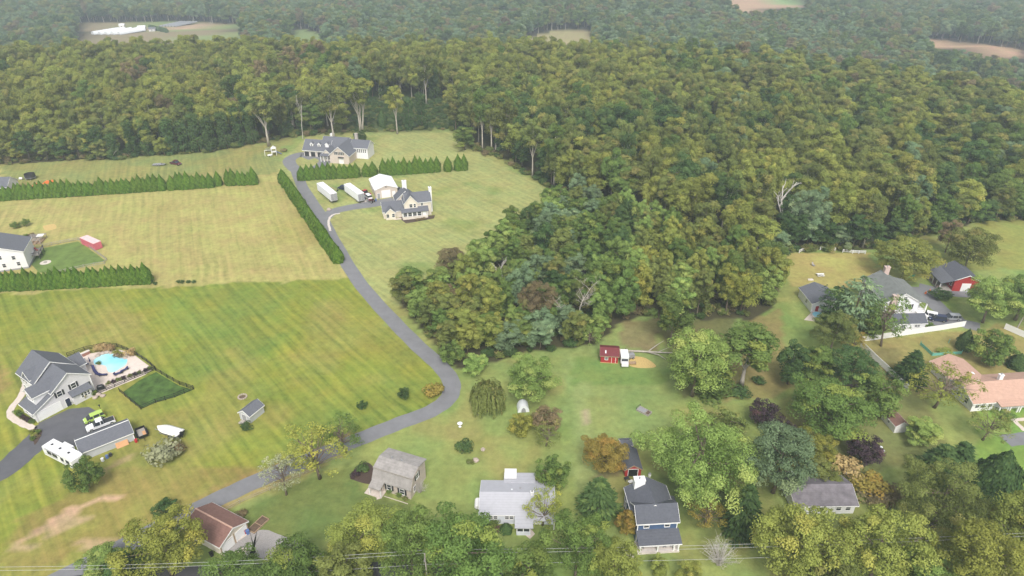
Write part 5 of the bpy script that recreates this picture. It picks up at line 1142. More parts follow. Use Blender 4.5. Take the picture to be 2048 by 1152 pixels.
mk('trailer_frame', MB().box(-2.6, 2.4, -.75, -.65, .42, .52).box(-2.6, 2.4, .65, .75, .42, .52).box(2.3, 4.2, -.06, .06, .42, .52).box(-1, -.9, -.75, .75, .42, .52).box(2.2, 2.3, -.75, .75, .42, .52), M['steel'], o)
for s in (-1, 1):
    for xx in (-1.4, -.6): wheel(o, xx, s*.95, .33)
o = thing('garden_shed', 'small grey garden shed alone on the mown field', 'shed', frame((481, 838), (503, 849))[0], R(-26))
gable(o, 0, 3.2, 0, 4.2, 2.0, 1.1, 'y', 'metal_shed', 'shingle', oh=.2); door(o, 1.4, 0, 0, -90, 1.3, 1.8, 'grey'); mk('ramp', MB().ext([(.5, 0, .12), (2.3, 0, .12), (2.3, -1.3, 0.01), (.5, -1.3, .01)], (0, 0, -.05)), M['greywood'], o)
for i in range(12):
    a_ = i * math.pi / 6; x, y = G(485, 794)
    if i == 0: fr_ = thing('fire_ring', 'ring of pale stones on the mown field', 'fire ring', (x, y)); mk('ash', MB().tube([(0, 0, .005), (0, 0, .03)], .7, 12), M['soil'], fr_)
    st_ = mk('stone', MB().box(-.2, .2, -.14, .14, 0, .24), M['boulder'], fr_); st_.location = (.95*math.cos(a_), .95*math.sin(a_), 0); st_.rotation_euler = (0, 0, a_ + 1.57)

# ------------------------------------------------------------------ white house and garden at the left edge
h = thing('house', 'white two-storey house beside the arborvitae hedge at the field edge', 'house', G(-26, 548), R(20))
gable(h, -8, 11.5, 0, 10.5, 6.0, 3.2, 'y', 'siding_white', 'shingle', off=1.0); chimney(h, 0, 9, 6, 9.8, m='white')
for xx, zz in ((1.5, 4.6), (5, 4.8), (8.5, 4.2), (5.3, 2.0), (9.2, 2.0), (2.0, 1.8)): win(h, xx, 0, zz, -90, .9, 1.2)
box('foundation', h, M['grey'], -8.1, 11.6, -.08, 10.6, 0, .5)
dk = thing('deck', 'raised dark timber deck beside the white house', 'deck', G(58, 522), R(20))
mk('floor', MB().box(0, 3.4, 0, 6, 1.5, 1.62), M['greywood'], dk); posts(dk, [(.1, .1), (3.3, .1), (.1, 5.9), (3.3, 5.9), (3.3, 3)], 0, 2.5, .08, 'dark'); mk('rail', MB().box(0, 3.4, .0, .08, 2.4, 2.5).box(3.32, 3.4, .08, 6, 2.4, 2.5), M['dark'], dk)
for i in range(14): mk('baluster', MB().box(3.34, 3.38, .3+i*.42, .34+i*.42, 1.62, 2.4), M['dark'], dk)
for i, (xx, yy) in enumerate(((1.2, 1.8), (2.2, 3.4), (1.4, 4.6))):
    c_ = G(58, 522); p = (c_[0] + xx*math.cos(R(20)) - yy*math.sin(R(20)), c_[1] + xx*math.sin(R(20)) + yy*math.cos(R(20)))
    t = thing('patio_chair', 'red and dark chair on the raised timber deck', 'chair', p, i*1.9, 'chairs on the timber deck', 1.62); mk('seat', MB().box(-.3, .3, -.3, .3, .36, .46), M['red_paint' if i else 'white'], t); mk('backrest', MB().box(-.3, .3, .26, .33, .46, 1.0), M['red_paint' if i else 'white'], t); posts(t, [(-.26, -.26), (.26, -.26), (-.26, .26), (.26, .26)], 0, .36, .025, 'dark', 'leg')
rail_fence('picket_fence', 'grey timber fence round the small lawn beside the white house', [(52, 500), (104, 490), (157, 480), (185, 500), (214, 521), (209, 528), (168, 535), (120, 546)], 1.15, 'greywood', 2.4, pick=.28, rails=(.3, .9))
sheet('fenced_lawn', [(58, 502), (104, 493), (156, 483), (184, 502), (211, 522), (166, 533), (112, 546), (78, 545), (62, 528)], mat('lawn_mid', (.12, .18, .04), .95, .4, .3, bump=.4), .012)
t = thing('sand_circle', 'round sandy fire pit on the small fenced lawn', 'fire pit', G(91, 525)); mk('sand', MB().tube([(0, 0, .014), (0, 0, .05)], 1.6, 20), M['concrete'], t); mk('rim', MB().tube([(0, 0, .03), (0, 0, .25)], [.55, .5], 12), M['greywood'], t)
o, rz, L_ = frame((164, 489), (188, 500)); t = thing('storage_container', 'red and white storage container at the corner of the small fenced lawn', 'container', o, rz)
mk('body', MB().box(0, L_+1, 0, 2.5, .15, 2.5), M['pink'], t); mk('roof', MB().box(-.05, L_+1.05, -.05, 2.55, 2.5, 2.6), M['pink_top'], t)
for i in range(2): mk('door', MB().box(L_+1, L_+1.04, .08+i*1.2, 1.2+i*1.2, .25, 2.4), M['pink'], t)
for i in range(12): mk('rib', MB().box(.3+i*.72, .38+i*.72, -.03, 0, .2, 2.45), M['pink'], t)
t = thing('garden_pergola', 'weathered timber garden frame with raised beds behind the white house', 'pergola', G(52, 492), R(12)); posts(t, [(0, 0), (4.6, 0), (0, 5.5), (4.6, 5.5)], 0, 1.6, .08, 'greywood')
for i in range(7): mk('slat', MB().box(-.2, 4.8, .1+i*.9, .35+i*.9, 1.6, 1.68), M['greywood'], t)
for i in range(3): mk('raised_bed', MB().box(.4+i*1.45, 1.5+i*1.45, .4, 5, 0, .4), M['wood'], t)
mk('panel', MB().box(2.4, 4.4, 3.2, 5.2, 1.69, 1.74), M['white'], t)
sheet('soil_bed', [(20, 482), (60, 468), (78, 476), (50, 494), (30, 496)], M['mulch'], .018, smooth=True); sheet('soil_bed', [(85, 452), (108, 448), (112, 457), (92, 461)], M['straw'], .018, smooth=True)
for i, (a_, b_) in enumerate([(40, 476), (52, 472), (64, 470), (30, 486)]): plant('shrub', 'low leafy plant in the garden bed behind the white house', 'shrub', 'shrub%d' % (i % 3), 'green' if i % 2 else 'rust', (a_, b_), .8, .8, 'garden plants behind the white house')
# far-left neighbours
h = thing('house', 'small white house behind the end of the long hedge', 'house', G(-40, 392), R(5)); gable(h, -4, 11, 0, 8, 3.4, 2.6, 'x', 'siding_white', 'shingle')
for xx in (1, 4, 7, 9.5): win(h, xx, 0, 1.8, -90, .9, 1.2)
t = thing('trampoline', 'black netted trampoline on the lawn behind the long hedge', 'trampoline', G(62, 358)); mk('mat', MB().tube([(0, 0, .85), (0, 0, .95)], 2.05, 20), M['black'], t); mk('safety_net', MB().tube([(0, 0, .95), (0, 0, 2.4)], 2.0, 16, False), M['dark'], t)
mk('frame', MB().tube([(2.1*math.cos(a_*.3927), 2.1*math.sin(a_*.3927), .9) for a_ in range(17)], .07, 5), M['grey'], t)
posts(t, [(1.9*math.cos(a_), 1.9*math.sin(a_)) for a_ in (0, 1.05, 2.1, 3.14, 4.2, 5.2)], 0, .85, .05, 'steel', 'leg')
t = thing('utility_tank', 'small white tank beside the trampoline', 'tank', G(43, 360)); mk('body', MB().tube([(-.7, 0, .7), (-.6, 0, .7), (.6, 0, .7), (.7, 0, .7)], [.25, .5, .5, .25], 10), M['white'], t); posts(t, [(-.4, 0), (.4, 0)], 0, .35, .08, 'grey', 'leg')
for i, (a_, b_) in enumerate([(75, 382), (97, 376), (107, 375)]):
    t = thing('play_tunnel', 'orange play canopy behind the long hedge', 'play canopy', G(a_, b_), .2, 'orange play canopies'); mk('canopy', MB().ext([(-1.4, -1, 2.2), (1.4, -1, 2.2), (0, -1, 3.0)], (0, 2, 0)), M['orange'], t); posts(t, [(-1.3, -.9), (1.3, -.9), (-1.3, .9), (1.3, .9)], 0, 2.2, .05, 'grey')
t = thing('flatbed_trailer', 'low grey flatbed trailer near the wood edge', 'trailer', G(318, 331), R(8)); mk('bed', MB().box(-2.6, 2.6, -1, 1, .5, .62), M['steel'], t); mk('tongue', MB().tube([(2.6, 0, .5), (4, 0, .45)], .07, 6), M['dark'], t); [wheel(t, xx, s*.9, .34) for xx in (-.6, .3) for s in (-1, 1)]; mk('load', MB().box(-1.8, 1.2, -.7, .7, .622, .9), M['grey'], t)
car('maroon pickup near the wood edge beside the flatbed trailer', (352, 329), R(-25), 'maroon', 5.4, 2.0, 1.9, 'pickup')

# ------------------------------------------------------------------ big tan house at the end of the driveway
h = thing('house', 'large tan house with dark roofs and dormers at the driveway end', 'house', G(609, 312), R(-11))
gable(h, 0, 12, 0, 8, 3.2, 3.4, 'x', 'siding_tan', 'shingle', oh=.5)
gable(h, 8, 20, 1.0, 11, 3.6, 4.2, 'x', 'siding_tan', 'shingle')
gable(h, 15.5, 24.5, -6.5, 6, 3.9, 3.7, 'y', 'siding_tan', 'shingle', oh=.4)
gable(h, 22, 30, 1.5, 9, 5.0, 2.4, 'x', 'siding_white', 'shingle')
gable(h, 10.6, 15.4, -4.2, 2, 3.0, 2.2, 'y', 'siding_cream', 'shingle')
for xx in (3.6, 7.2): gable(h, xx-.7, xx+.7, 1.3, 4, 5.4, .7, 'y', 'white', 'shingle', z0=3.8, oh=.15); win(h, xx, 1.3, 4.8, -90, .6, .9)
gable(h, 10.2, 11.8, 1.2, 4, 5.6, .8, 'y', 'white', 'shingle', z0=3.8, oh=.15)
for xx in (1.2, 4.2, 7.4): garage_door(h, xx+.2, 0, 0, -90, 2.2, 2.2, 'dark')
for xx in (18.8, 21.2): win(h, xx, -6.5, 4.7, -90, 1.0, 1.2, 'dark')
door(h, 20.8, -6.5, 0, -90, 2.0, 2.4, 'white'); mk('awning', MB().ext([(19.4, -6.5, 3.1), (22.2, -6.5, 3.1), (22.0, -7.2, 2.8), (19.6, -7.2, 2.8)], (0, 0, -.08)), M['dark'], h)
for i in range(5): win(h, 25.4+i*.9, 1.5, 3.6, -90, .5, 1.5)
garage_door(h, 27.2, 1.5, 0, -90, 3.4, 2.1)
for i in range(3): win(h, 11.6+i*1.3, -4.2, 1.6, -90, .7, 1.6)
posts(h, [(10.7, -5.6), (12.2, -5.6), (13.8, -5.6), (15.2, -5.6)], 0, 2.8, .14); shed_roof(h, [(10.3, -6.0, 2.9), (15.5, -6.0, 2.9), (15.5, -4.1, 3.5), (10.3, -4.1, 3.5)], 'shingle', name='porch_roof')
chimney(h, 22.6, 8.0, 5, 9.2, 1.3, 1.0, 'stone')
t = thing('garden_tank', 'white tank behind the big tan house', 'tank', G(665, 274)); mk('body', MB().tube([(0, 0, .1), (0, 0, .2), (0, 0, 1.6), (0, 0, 2.0)], [1.1, 1.2, 1.2, .4], 12), M['white'], t); mk('lid', MB().tube([(0, 0, 1.95), (0, 0, 2.15)], .35, 10), M['grey'], t)
t = thing('play_set', 'white play set with blue slide beside the driveway end', 'play set', G(549, 310), .3); mk('tower', MB().box(-1, 1, -1, 1, 1.6, 1.75).ext([(-1.2, -1.2, 3.2), (1.2, -1.2, 3.2), (0, -1.2, 4.1)], (0, 2.4, 0)), M['white'], t); posts(t, [(-1, -1), (1, -1), (-1, 1), (1, 1)], 0, 3.2, .09, 'white'); mk('slide', MB().ext([(1, -.4, 1.6), (3.2, -.4, .2), (3.2, -.4, .35), (1, -.4, 1.75)], (0, .8, 0)), M['barrel'], t); mk('swing_beam', MB().tube([(-1, 0, 2.5), (-4, 0, 2.5)], .08, 6).tube([(-4, -.8, 0), (-4, 0, 2.5), (-4, .8, 0)], .07, 6), M['white'], t)
t = thing('garden_table', 'white garden table beside the white play set', 'table', G(540, 313)); mk('table_top', MB().tube([(0, 0, .7), (0, 0, .78)], 1.1, 14), M['white'], t); posts(t, [(-.5, -.5), (.5, -.5), (-.5, .5), (.5, .5)], 0, .7, .05, 'white', 'leg')
plant('shrub', 'pinkish round bush beside the white play set', 'shrub', 'shrub1', 'rust', (568, 303), 1.6, 1.8); plant('shrub', 'pale feathery bush beside the white play set', 'shrub', 'shrub2', 'grey', (537, 303), 2.2, 1.5)

# ------------------------------------------------------------------ farmhouse, white workshop, trailers
h = thing('farmhouse', 'cream farmhouse with wraparound porch and two white chimneys', 'house', G(809.5, 440), R(15))
gable(h, 1.0, 10.2, 2.2, 8.6, 5.6, 2.6, 'x', 'siding_cream', 'shingle')
gable(h, .4, 5.2, 1.6, 7.5, 5.7, 2.8, 'y', 'siding_cream', 'shingle', oh=.3)
gable(h, -7.2, .4, 3.0, 9.5, 2.8, 2.4, 'x', 'siding_cream', 'shingle'); gable(h, -6.5, -3.0, 1.5, 4, 2.7, 1.6, 'y', 'siding_cream', 'shingle', oh=.25)
gable(h, -2, 5.5, 8, 13, 4.6, 3.4, 'y', 'siding_cream', 'shingle')
box('porch_base', h, M['siding_cream'], -.6, 8.6, 0, 2.19, 0, .95); box('porch_base', h, M['siding_cream'], -.6, .39, 2.2, 5.6, 0, .95)
posts(h, [(-.5, .1), (1.2, .1), (2.9, .1), (4.6, .1), (6.3, .1), (8.5, .1), (-.5, 1.8), (-.5, 3.6), (-.5, 5.4)], .95, 2.9, .14)
shed_roof(h, [(-1.0, -.4, 2.95), (9.0, -.4, 2.95), (9.0, 2.2, 3.9), (-1.0, 2.2, 3.9)], 'shingle', name='porch_roof'); shed_roof(h, [(-1.0, 2.205, 2.95), (.4, 2.205, 3.6), (.4, 6.0, 3.6), (-1.0, 6.0, 2.95)], 'shingle', name='porch_roof')
for xx in (.4, 2.1, 3.8, 5.5): win(h, xx, .12, 1.9, -90, 1.3, 1.3)
for yy in (1, 2.8, 4.6): win(h, -.48, yy, 1.9, 180, 1.1, 1.3)
door(h, 7.4, .12, .95, -90, 1.2, 1.8, 'white'); win(h, 6.9, 2.2, 4.6, -90, .7, 1.1); win(h, 2.8, 1.6, 4.6, -90, 1.0, 1.3); win(h, 4.2, 1.6, 4.6, -90, .7, 1.3)
for xx in (-6, -4): win(h, xx+.2, 1.5, 1.6, -90, .9, 1.3)
for yy in (4, 6, 8): win(h, -7.2, yy, 1.6, 180, .8, 1.3)
chimney(h, 10.6, 5.6, 0, 9.4, 1.0, 1.4, 'white'); chimney(h, 2.0, 12, 4.5, 10.4, 1.6, 1.1, 'white')
strip('front_walk', [(803, 437), (788, 438), (773, 432), (769, 424), (775, 418)], 1.5, M['walk'], .045); sheet('mulch_bed', [(796, 433), (804, 441), (812, 447), (868, 437), (870, 430), (820, 436)], M['mulch'], .02)
for a_, b_, lf in [(783, 428, 'brush'), (790, 431, 'brush'), (836, 441, 'rust'), (842, 440, 'rust'), (848, 439, 'rust'), (779, 425, 'green')]: plant('shrub', 'low shrub at the foot of the cream farmhouse', 'shrub', 'shrub%d' % (a_ % 3), lf, (a_, b_), .9, .9, 'foundation shrubs of the cream farmhouse')
o, rz, L_ = frame((752, 398), (785, 393)); t = thing('workshop', 'white metal workshop with white roof behind the farmhouse', 'workshop', o, R(20))
gable(t, 0, 8.6, 0, 12.5, 3.7, 1.5, 'y', 'siding_tan', 'metal_white', oh=.25); garage_door(t, 4.1, 0, 0, -90, 3.2, 3.0); door(t, 7.1, 0, 0, -90, 1.1, 2.3, 'white'); door(t, 1.2, 0, 0, -90, 1.0, 2.1, 'grey')
mk('vent', MB().box(4.1, 4.5, -.06, 0, 4.2, 4.6), M['dark'], t)
for i in range(3): win(t, 0, 2.5+i*3.5, 2.4, 180, .9, .9)
def box_trailer(label, pxs, Lt):
    o, rz, _ = frame(*pxs); t = thing('box_trailer', label, 'trailer', o, rz)
    mk('body', MB().box(0, Lt, 0, 2.6, 1.0, 3.9), M['metal_white'], t); mk('roof', MB().box(-.03, Lt+.03, -.03, 2.63, 3.9, 3.97), M['metal_white'], t)
    for i in range(2): mk('door', MB().box(Lt, Lt+.05, .06+i*1.27, 1.27+i*1.27, 1.1, 3.8), M['grey'], t)
    mk('bumper', MB().box(Lt-.2, Lt, .2, 2.4, .5, .62), M['dark'], t)
    for xx in (Lt-2.6, Lt-1.4): wheel(t, xx, .25, .5); wheel(t, xx, 2.35, .5)
    posts(t, [(2.2, .4), (2.2, 2.2)], 0, 1.0, .08, 'dark', 'landing_leg')
    for i in range(int(Lt / 1.2)): mk('rib', MB().box(.5+i*1.2, .56+i*1.2, -.025, 0, 1.05, 3.85), M['metal_white'], t)
box_trailer('white box trailer with grey rear doors beside the driveway', ((636, 385), (670, 413)), 14)
box_trailer('white box trailer beside the parked vehicles and the workshop', ((690, 387), (714, 405)), 13)
car('dark vehicle parked behind the second white box trailer', (686, 379), R(150), 'carblue', 4.6); car('dark green pickup beside the second white box trailer', (722, 397), R(130), 'carblue', 5.2, 1.95, 1.85, 'pickup'); car('white car parked among the equipment beside the workshop', (736, 396), R(125), 'carwhite', 4.6); car('dark car parked on the far side of the workshop', (790, 383), R(170), 'dark', 4.6)
car('silver car with open trunk behind the workshop', (783, 376), R(160), 'carsilver', 4.4); car('red pickup parked beside the workshop wall', (731, 389), R(140), 'red_paint', 5.2, 1.95, 1.85, 'pickup')
t = thing('tractor', 'small red and grey tractor at the edge of the concrete apron', 'tractor', G(744, 405), R(150)); mk('body', MB().box(-.5, 1.3, -.35, .35, .6, 1.2), M['metal_red'], t); mk('seat', MB().box(-.6, -.1, -.3, .3, 1.2, 1.35).box(-.65, -.55, -.3, .3, 1.35, 1.8), M['black'], t); [wheel(t, -.4, s*.7, .6, .35) for s in (-1, 1)]; [wheel(t, 1.0, s*.55, .35, .2) for s in (-1, 1)]; mk('loader_bucket', MB().box(1.7, 2.1, -.8, .8, .3, .8), M['grey'], t)
t = thing('storage_drum', 'blue drum beside the small tractor', 'drum', G(752, 402)); mk('body', MB().tube([(0, 0, 0), (0, 0, .9)], .35, 10), M['barrel'], t); mk('lid', MB().tube([(0, 0, .9), (0, 0, .95)], .36, 10), M['barrel'], t)
t = thing('excavator', 'small white and yellow digger with rusty arm beside the first box trailer', 'digger', G(652, 384), R(10)); mk('tracks', MB().box(-1, 1, -.8, -.45, 0, .5).box(-1, 1, .45, .8, 0, .5), M['dark'], t); mk('cab', MB().box(-.9, .7, -.7, .7, .55, 2.0), M['white'], t); mk('boom', MB().tube([(.7, 0, 1.2), (2.4, 0, 1.9), (4.4, 0, .6)], .14, 6), M['wood'], t); mk('bucket', MB().box(4.2, 4.8, -.3, .3, .2, .7), M['dark'], t); mk('stripe', MB().box(.3, .72, -.72, .72, 1.9, 2.06), mat('yellow_paint', (.7, .5, .03), .5, .08), t)
t = thing('yard_rock', 'pale round rock on the grass beside the driveway', 'rock', G(658, 420)); mk('stone', MB().tube([(0, 0, 0), (0, 0, .3), (0, 0, .7), (0, 0, .85)], [.8, .9, .6, .15], 9), M['boulder'], t)

# ------------------------------------------------------------------ middle yards
o, rz, L_ = frame((750, 976), (822, 999)); h = thing('gambrel_house', 'weathered tan house with grey gambrel roof and small porch', 'house', o, rz); D_ = 6.3
prof = [(0, 0, 0), (0, D_, 0), (0, D_, 4.75), (0, 3.3, 5.5), (0, 1.0, 4.8), (0, .05, 2.9)]
mk('wall', MB().ext(prof, (L_, 0, 0)), M['cedar'], h)
rf = MB()
for (ya, za), (yb, zb) in (((-.3, 2.55), (1.0, 4.92)), ((.72, 4.94), (3.3, 5.70)), ((3.3, 5.70), (D_+.35, 4.80))): rf.add(*slope([(-.3, ya, za+.1), (-.3, yb, zb+.1), (L_+.3, yb, zb+.1), (L_+.3, ya, za+.1)], .16))
mk('roof', rf, M['shingle_old'], h); mk('fascia', MB().box(-.32, L_+.32, .64, .715, 4.70, 5.02), M['greywood'], h)
mk('trim', MB().ext([(L_+.3, -.3, 2.4), (L_+.3, 1.0, 4.77), (L_+.3, 1.0, 4.98), (L_+.3, -.3, 2.6)], (.05, 0, 0)).ext([(L_+.3, 1.0, 4.77), (L_+.3, 3.3, 5.48), (L_+.3, 3.3, 5.7), (L_+.3, 1.0, 4.98)], (.05, 0, 0)), M['cedar'], h)
win(h, 3.4, 0, 1.5, -90, .9, 1.3, 'dark'); win(h, 6.3, 0, 1.4, -90, .9, 1.3, 'dark'); win(h, L_, 3.0, 3.6, 0, .9, 1.2, 'dark'); win(h, L_, 1.7, 1.4, 0, .8, 1.2); door(h, 1.3, 0, 0, -90, .95, 2.0, 'wood')
shed_roof(h, [(-.1, -2.0, 2.2), (2.6, -2.0, 2.2), (2.6, -.0, 2.95), (-.1, -.0, 2.95)], 'shingle_old', name='porch_roof'); posts(h, [(0, -1.8), (2.5, -1.8)], 0, 2.1, .08); box('porch_floor', h, M['walk'], -1.2, 2.6, -2, -.01, 0, .14)
for xx in (2.4, 4.6): chimney(h, xx, 3.6, 5.2, 5.6, .3, .3, 'grey')
mk('edging', MB().box(2.8, L_, -1.3, -1.2, 0, .12), M['walk'], h)
o, rz, L_ = frame((962, 1047), (1102, 1047)); h = thing('ranch_house', 'white ranch house with pale roof and enclosed front porch', 'house', o, R(-1)); L_ = 13.6
gable(h, 0, L_, 0, 8.0, 2.7, 1.3, 'x', 'siding_pale', 'shingle_light', trim='white')
box('wall', h, M['siding_pale'], 4.4, 10, 8.002, 10.2, 0, 2.6); shed_roof(h, [(4.1, 7.4, 3.2), (10.3, 7.4, 3.2), (10.3, 10.5, 2.7), (4.1, 10.5, 2.7)], 'shingle_light'); shed_roof(h, [(4.2, 8.4, 3.35), (6.6, 8.4, 3.35), (6.6, 11.2, 3.1), (4.2, 11.2, 3.1)], 'white', name='porch_roof')
for xx in (1.9, 2.75, 4.9, 5.75): win(h, xx, 0, 1.75, -90, .65, .75)
box('wall', h, M['siding_pale'], 6.7, 9.3, -2.6, -.002, 0, .9); posts(h, [(6.8, -2.5), (9.2, -2.5), (8, -2.5)], .9, 2.3, .08); box('pane', h, M['glass'], 6.9, 9.1, -2.52, -2.46, .95, 1.9); shed_roof(h, [(6.4, -3.0, 2.35), (9.8, -3.0, 2.35), (9.8, .4, 3.15), (6.4, .4, 3.15)], 'shingle_light', name='porch_roof')
shed_roof(h, [(9.805, -1.4, 2.5), (L_+.3, -1.4, 2.5), (L_+.3, .3, 3.05), (9.805, .3, 3.05)], 'shingle_light', name='porch_roof'); posts(h, [(L_+.1, -1.2)], 0, 2.4, .08); door(h, 10.6, 0, 0, -90, .95, 2.0, 'white'); win(h, 12.2, 0, 1.6, -90, 1.2, 1.0)
chimney(h, 9.6, 3.6, 3.6, 4.6, .5, .5, 'white'); mk('roof_vent', MB().box(7.2, 7.6, 5.2, 5.6, 3.5, 3.9), M['grey'], h); mk('roof_vent', MB().box(5.6, 5.9, 4.8, 5.1, 3.6, 3.9), M['poly'], h)
t = thing('fuel_tank', 'white rounded tank against the ranch house end wall', 'tank', G(956, 1015), R(90)); mk('body', MB().tube([(-1.0, 0, 1.1), (-.9, 0, 1.1), (.9, 0, 1.1), (1.0, 0, 1.1)], [.4, .62, .62, .4], 12), M['white'], t); posts(t, [(-.6, -.3), (.6, -.3), (-.6, .3), (.6, .3)], 0, .7, .06, 'grey', 'leg')
sheet('patio', [(1047, 1068), (1062, 1058), (1070, 1068), (1060, 1078)], M['walk'], .02); sheet('mulch_bed', [(978, 1056), (1000, 1050), (1010, 1062), (990, 1068)], M['soil'], .018)
o = G(1276, 1104); h = thing('blue_house', 'dark blue two-storey house with slate-grey roof and white porch', 'house', o, R(4))
gable(h, 0, 7.2, 2.0, 6.6, 5.4, 1.8, 'x', 'siding_blue', 'shingle_dark'); gable(h, -.3, 7.2, 4.4, 10.6, 4.9, 2.3, 'y', 'siding_blue', 'shingle_dark')
for xx in (1.6, 5.4): win(h, xx, 2.0, 4.5, -90, .9, 1.1)
for yy, zz in ((3.4, 4.2), (4.6, 1.8), (7, 3.6), (9.4, 3.6), (7.6, 1.6), (9.6, 1.6)): win(h, 0 if yy < 4.4 else -.3, yy, zz, 180, .9, 1.2)
for yy in (7, 9.4): win(h, 7.2, yy, 3.6, 0, .9, 1.2)
box('porch_floor', h, M['concrete'], -.2, 7.4, -.6, 1.999, 0, .35); posts(h, [(.2, -.3), (3.4, -.3), (6.4, -.3), (7.2, -.3)], .35, 2.5, .13); shed_roof(h, [(-.3, -.8, 2.55), (7.6, -.8, 2.55), (7.6, 2.0, 3.45), (-.3, 2.0, 3.45)], 'shingle_dark', name='porch_roof')
door(h, 3.6, 2.0, .35, -90, 1, 2.0, 'red_paint'); win(h, 1.6, 2.0, 1.6, -90, .9, 1.3); win(h, 5.6, 2.0, 1.6, -90, .9, 1.3)
mk('trim', MB().box(-.2, 7.6, -.86, -.8, 2.3, 2.5), M['trim'], h); corner_boards(h, [(0, 2.0), (7.2, 2.0)], 5.3); corner_boards(h, [(-.3, 10.6), (-.3, 4.4)], 4.8)
chimney(h, 1.9, 10.0, 5, 7.8, 2.0, 1.2, 'white')
box('wall', h, M['siding_white'], 7.202, 8.6, 6.9, 10, 0, 2.2); shed_roof(h, [(7.2, 6.6, 3.0), (9.2, 6.6, 2.5), (9.2, 10.3, 2.5), (7.2, 10.3, 3.0)], 'shingle_dark', name='porch_roof'); posts(h, [(9.0, 6.8), (9.0, 10.1)], 0, 2.35, .08)
for xx in (.8, 4.9, 6.2):
    c_ = o; p = (c_[0] + xx*math.cos(R(4)) - .5*math.sin(R(4)), c_[1] + xx*math.sin(R(4)) + .5*math.cos(R(4))); t = thing('porch_chair', 'dark chair on the blue house porch', 'chair', p, R(4)+3.1, 'chairs on the blue house porch', .35)
    mk('seat', MB().box(-.28, .28, -.28, .28, .36, .44), M['dark'], t); mk('backrest', MB().box(-.28, .28, -.32, -.25, .44, 1.0), M['dark'], t); posts(t, [(-.25, -.25), (.25, -.25), (-.25, .25), (.25, .25)], 0, .36, .025, 'dark', 'leg')
h = thing('small_barn', 'small red barn with dark roof and dark doors behind the blue house', 'shed', G(1249, 953), R(3)); gable(h, 0, 3.3, 0, 5.5, 2.0, 1.1, 'y', 'red', 'shingle_dark', oh=.25, trim='wood'); door(h, 1.65, 0, 0, -90, 1.9, 1.9, 'black'); win(h, 0, 2.6, 1.2, 180, .6, .6)
h = thing('tool_shed', 'tiny grey-roofed shed half hidden by the olive and orange tree', 'shed', G(1242, 905), R(5)); gable(h, 0, 2.2, 0, 2.0, 1.9, .5, 'x', 'siding_white', 'shingle', oh=.2); door(h, 1.1, 0, 0, -90, .8, 1.7, 'grey')
for lab, a_, b_, mm in [('white plastic garden table by the small red barn', 1261, 967, 'white'), ('dark handcart by the small red barn doors', 1253, 960, 'dark')]:
    t = thing('garden_table' if mm == 'white' else 'handcart', lab, 'table' if mm == 'white' else 'cart', G(a_, b_), .4); mk('table_top' if mm == 'white' else 'tray', MB().box(-.5, .5, -.35, .35, .55, .63), M[mm], t); posts(t, [(-.42, -.28), (.42, -.28), (-.42, .28), (.42, .28)], 0, .55, .035, mm, 'leg')
t = thing('rain_barrel', 'white barrel on the lawn beside the small red barn', 'barrel', G(1299, 953)); mk('body', MB().tube([(0, 0, 0), (0, 0, .4), (0, 0, .8)], [.26, .32, .26], 10), M['white'], t); mk('lid', MB().tube([(0, 0, .8), (0, 0, .85)], .27, 10), M['grey'], t)
o, rz, L_ = frame((445, 1111), (489, 1068)); h = thing('garage', 'brown-roofed garage with white gable doors beside the raised garden beds', 'garage', o, R(62))
gable(h, 0, 6.2, 0, 9, 2.5, 1.5, 'y', 'siding_cream', 'shingle_brown', oh=.3)
for xx in (1.55, 4.65): garage_door(h, xx, 0, 0, -90, 2.3, 2.1, 'white')
mk('ridge_cap', MB().box(2.95, 3.25, -.3, 9.3, 4.14, 4.2), M['shingle_pink'], h)
for xx in (.05, 3.1, 6.15): mk('batten', MB().box(xx-.06, xx+.06, -.09, -.002, 0, 2.5), M['wood'], h)
t = thing('raised_beds', 'pair of timber-framed raised garden beds on the lawn', 'garden bed', G(517, 1050), R(62)); mk('frame', MB().box(-1.9, 1.9, -.9, -.78, 0, .3).box(-1.9, 1.9, .78, .9, 0, .3).box(-1.9, -1.78, -.78, .78, 0, .3).box(1.78, 1.9, -.78, .78, 0, .3).box(-.06, .06, -.78, .78, 0, .3), M['wood'], t); [mk('soil', MB().box(x0, x0+1.7, -.77, .77, 0, .2), M['soil'], t) for x0 in (-1.77, .07)]
for lab, a_, b_, mm in [('red bin beside the brown-roofed garage', 490, 1067, 'red_paint'), ('blue bin beside the brown-roofed garage', 496, 1068, 'barrel'), ('black bin behind the brown-roofed garage corner', 424, 1112, 'black')]:
    t = thing('wheeled_bin', lab, 'bin', G(a_, b_), .7); mk('body', MB().ext([(-.25, -.25, .08), (.25, -.25, .08), (.32, -.25, .95), (-.32, -.25, .95)], (0, .5, 0)), M[mm], t); mk('lid', MB().box(-.35, .35, -.3, .3, .952, 1.02), M[mm], t); wheel(t, -.2, .28, .1, .06)
for i, (a_, b_, r_) in enumerate([(484, 1076, .9), (476, 1108, .5)]):
    t = mk('timber_board', MB().box(-2.2 if i == 0 else -1.6, 2.2 if i == 0 else 1.6, -.14 if i == 0 else -.6, .14 if i == 0 else .6, 0, .1), M['walk']); x, y = G(a_, b_); t.location = (x, y, .02); t.rotation_euler = (0, 0, R(50) if i == 0 else R(40)); tag(t, 'pale timber plank on the gravel drive' if i == 0 else 'pale wide board lying on the gravel drive', 'board')
rail_fence('wire_fence', 'low wire fence along the driveway verge', [(428, 1036), (480, 1008), (540, 982), (600, 955), (640, 938)], 1.1, 'greywood', 4.0, rails=(.5, .95), r=.03)
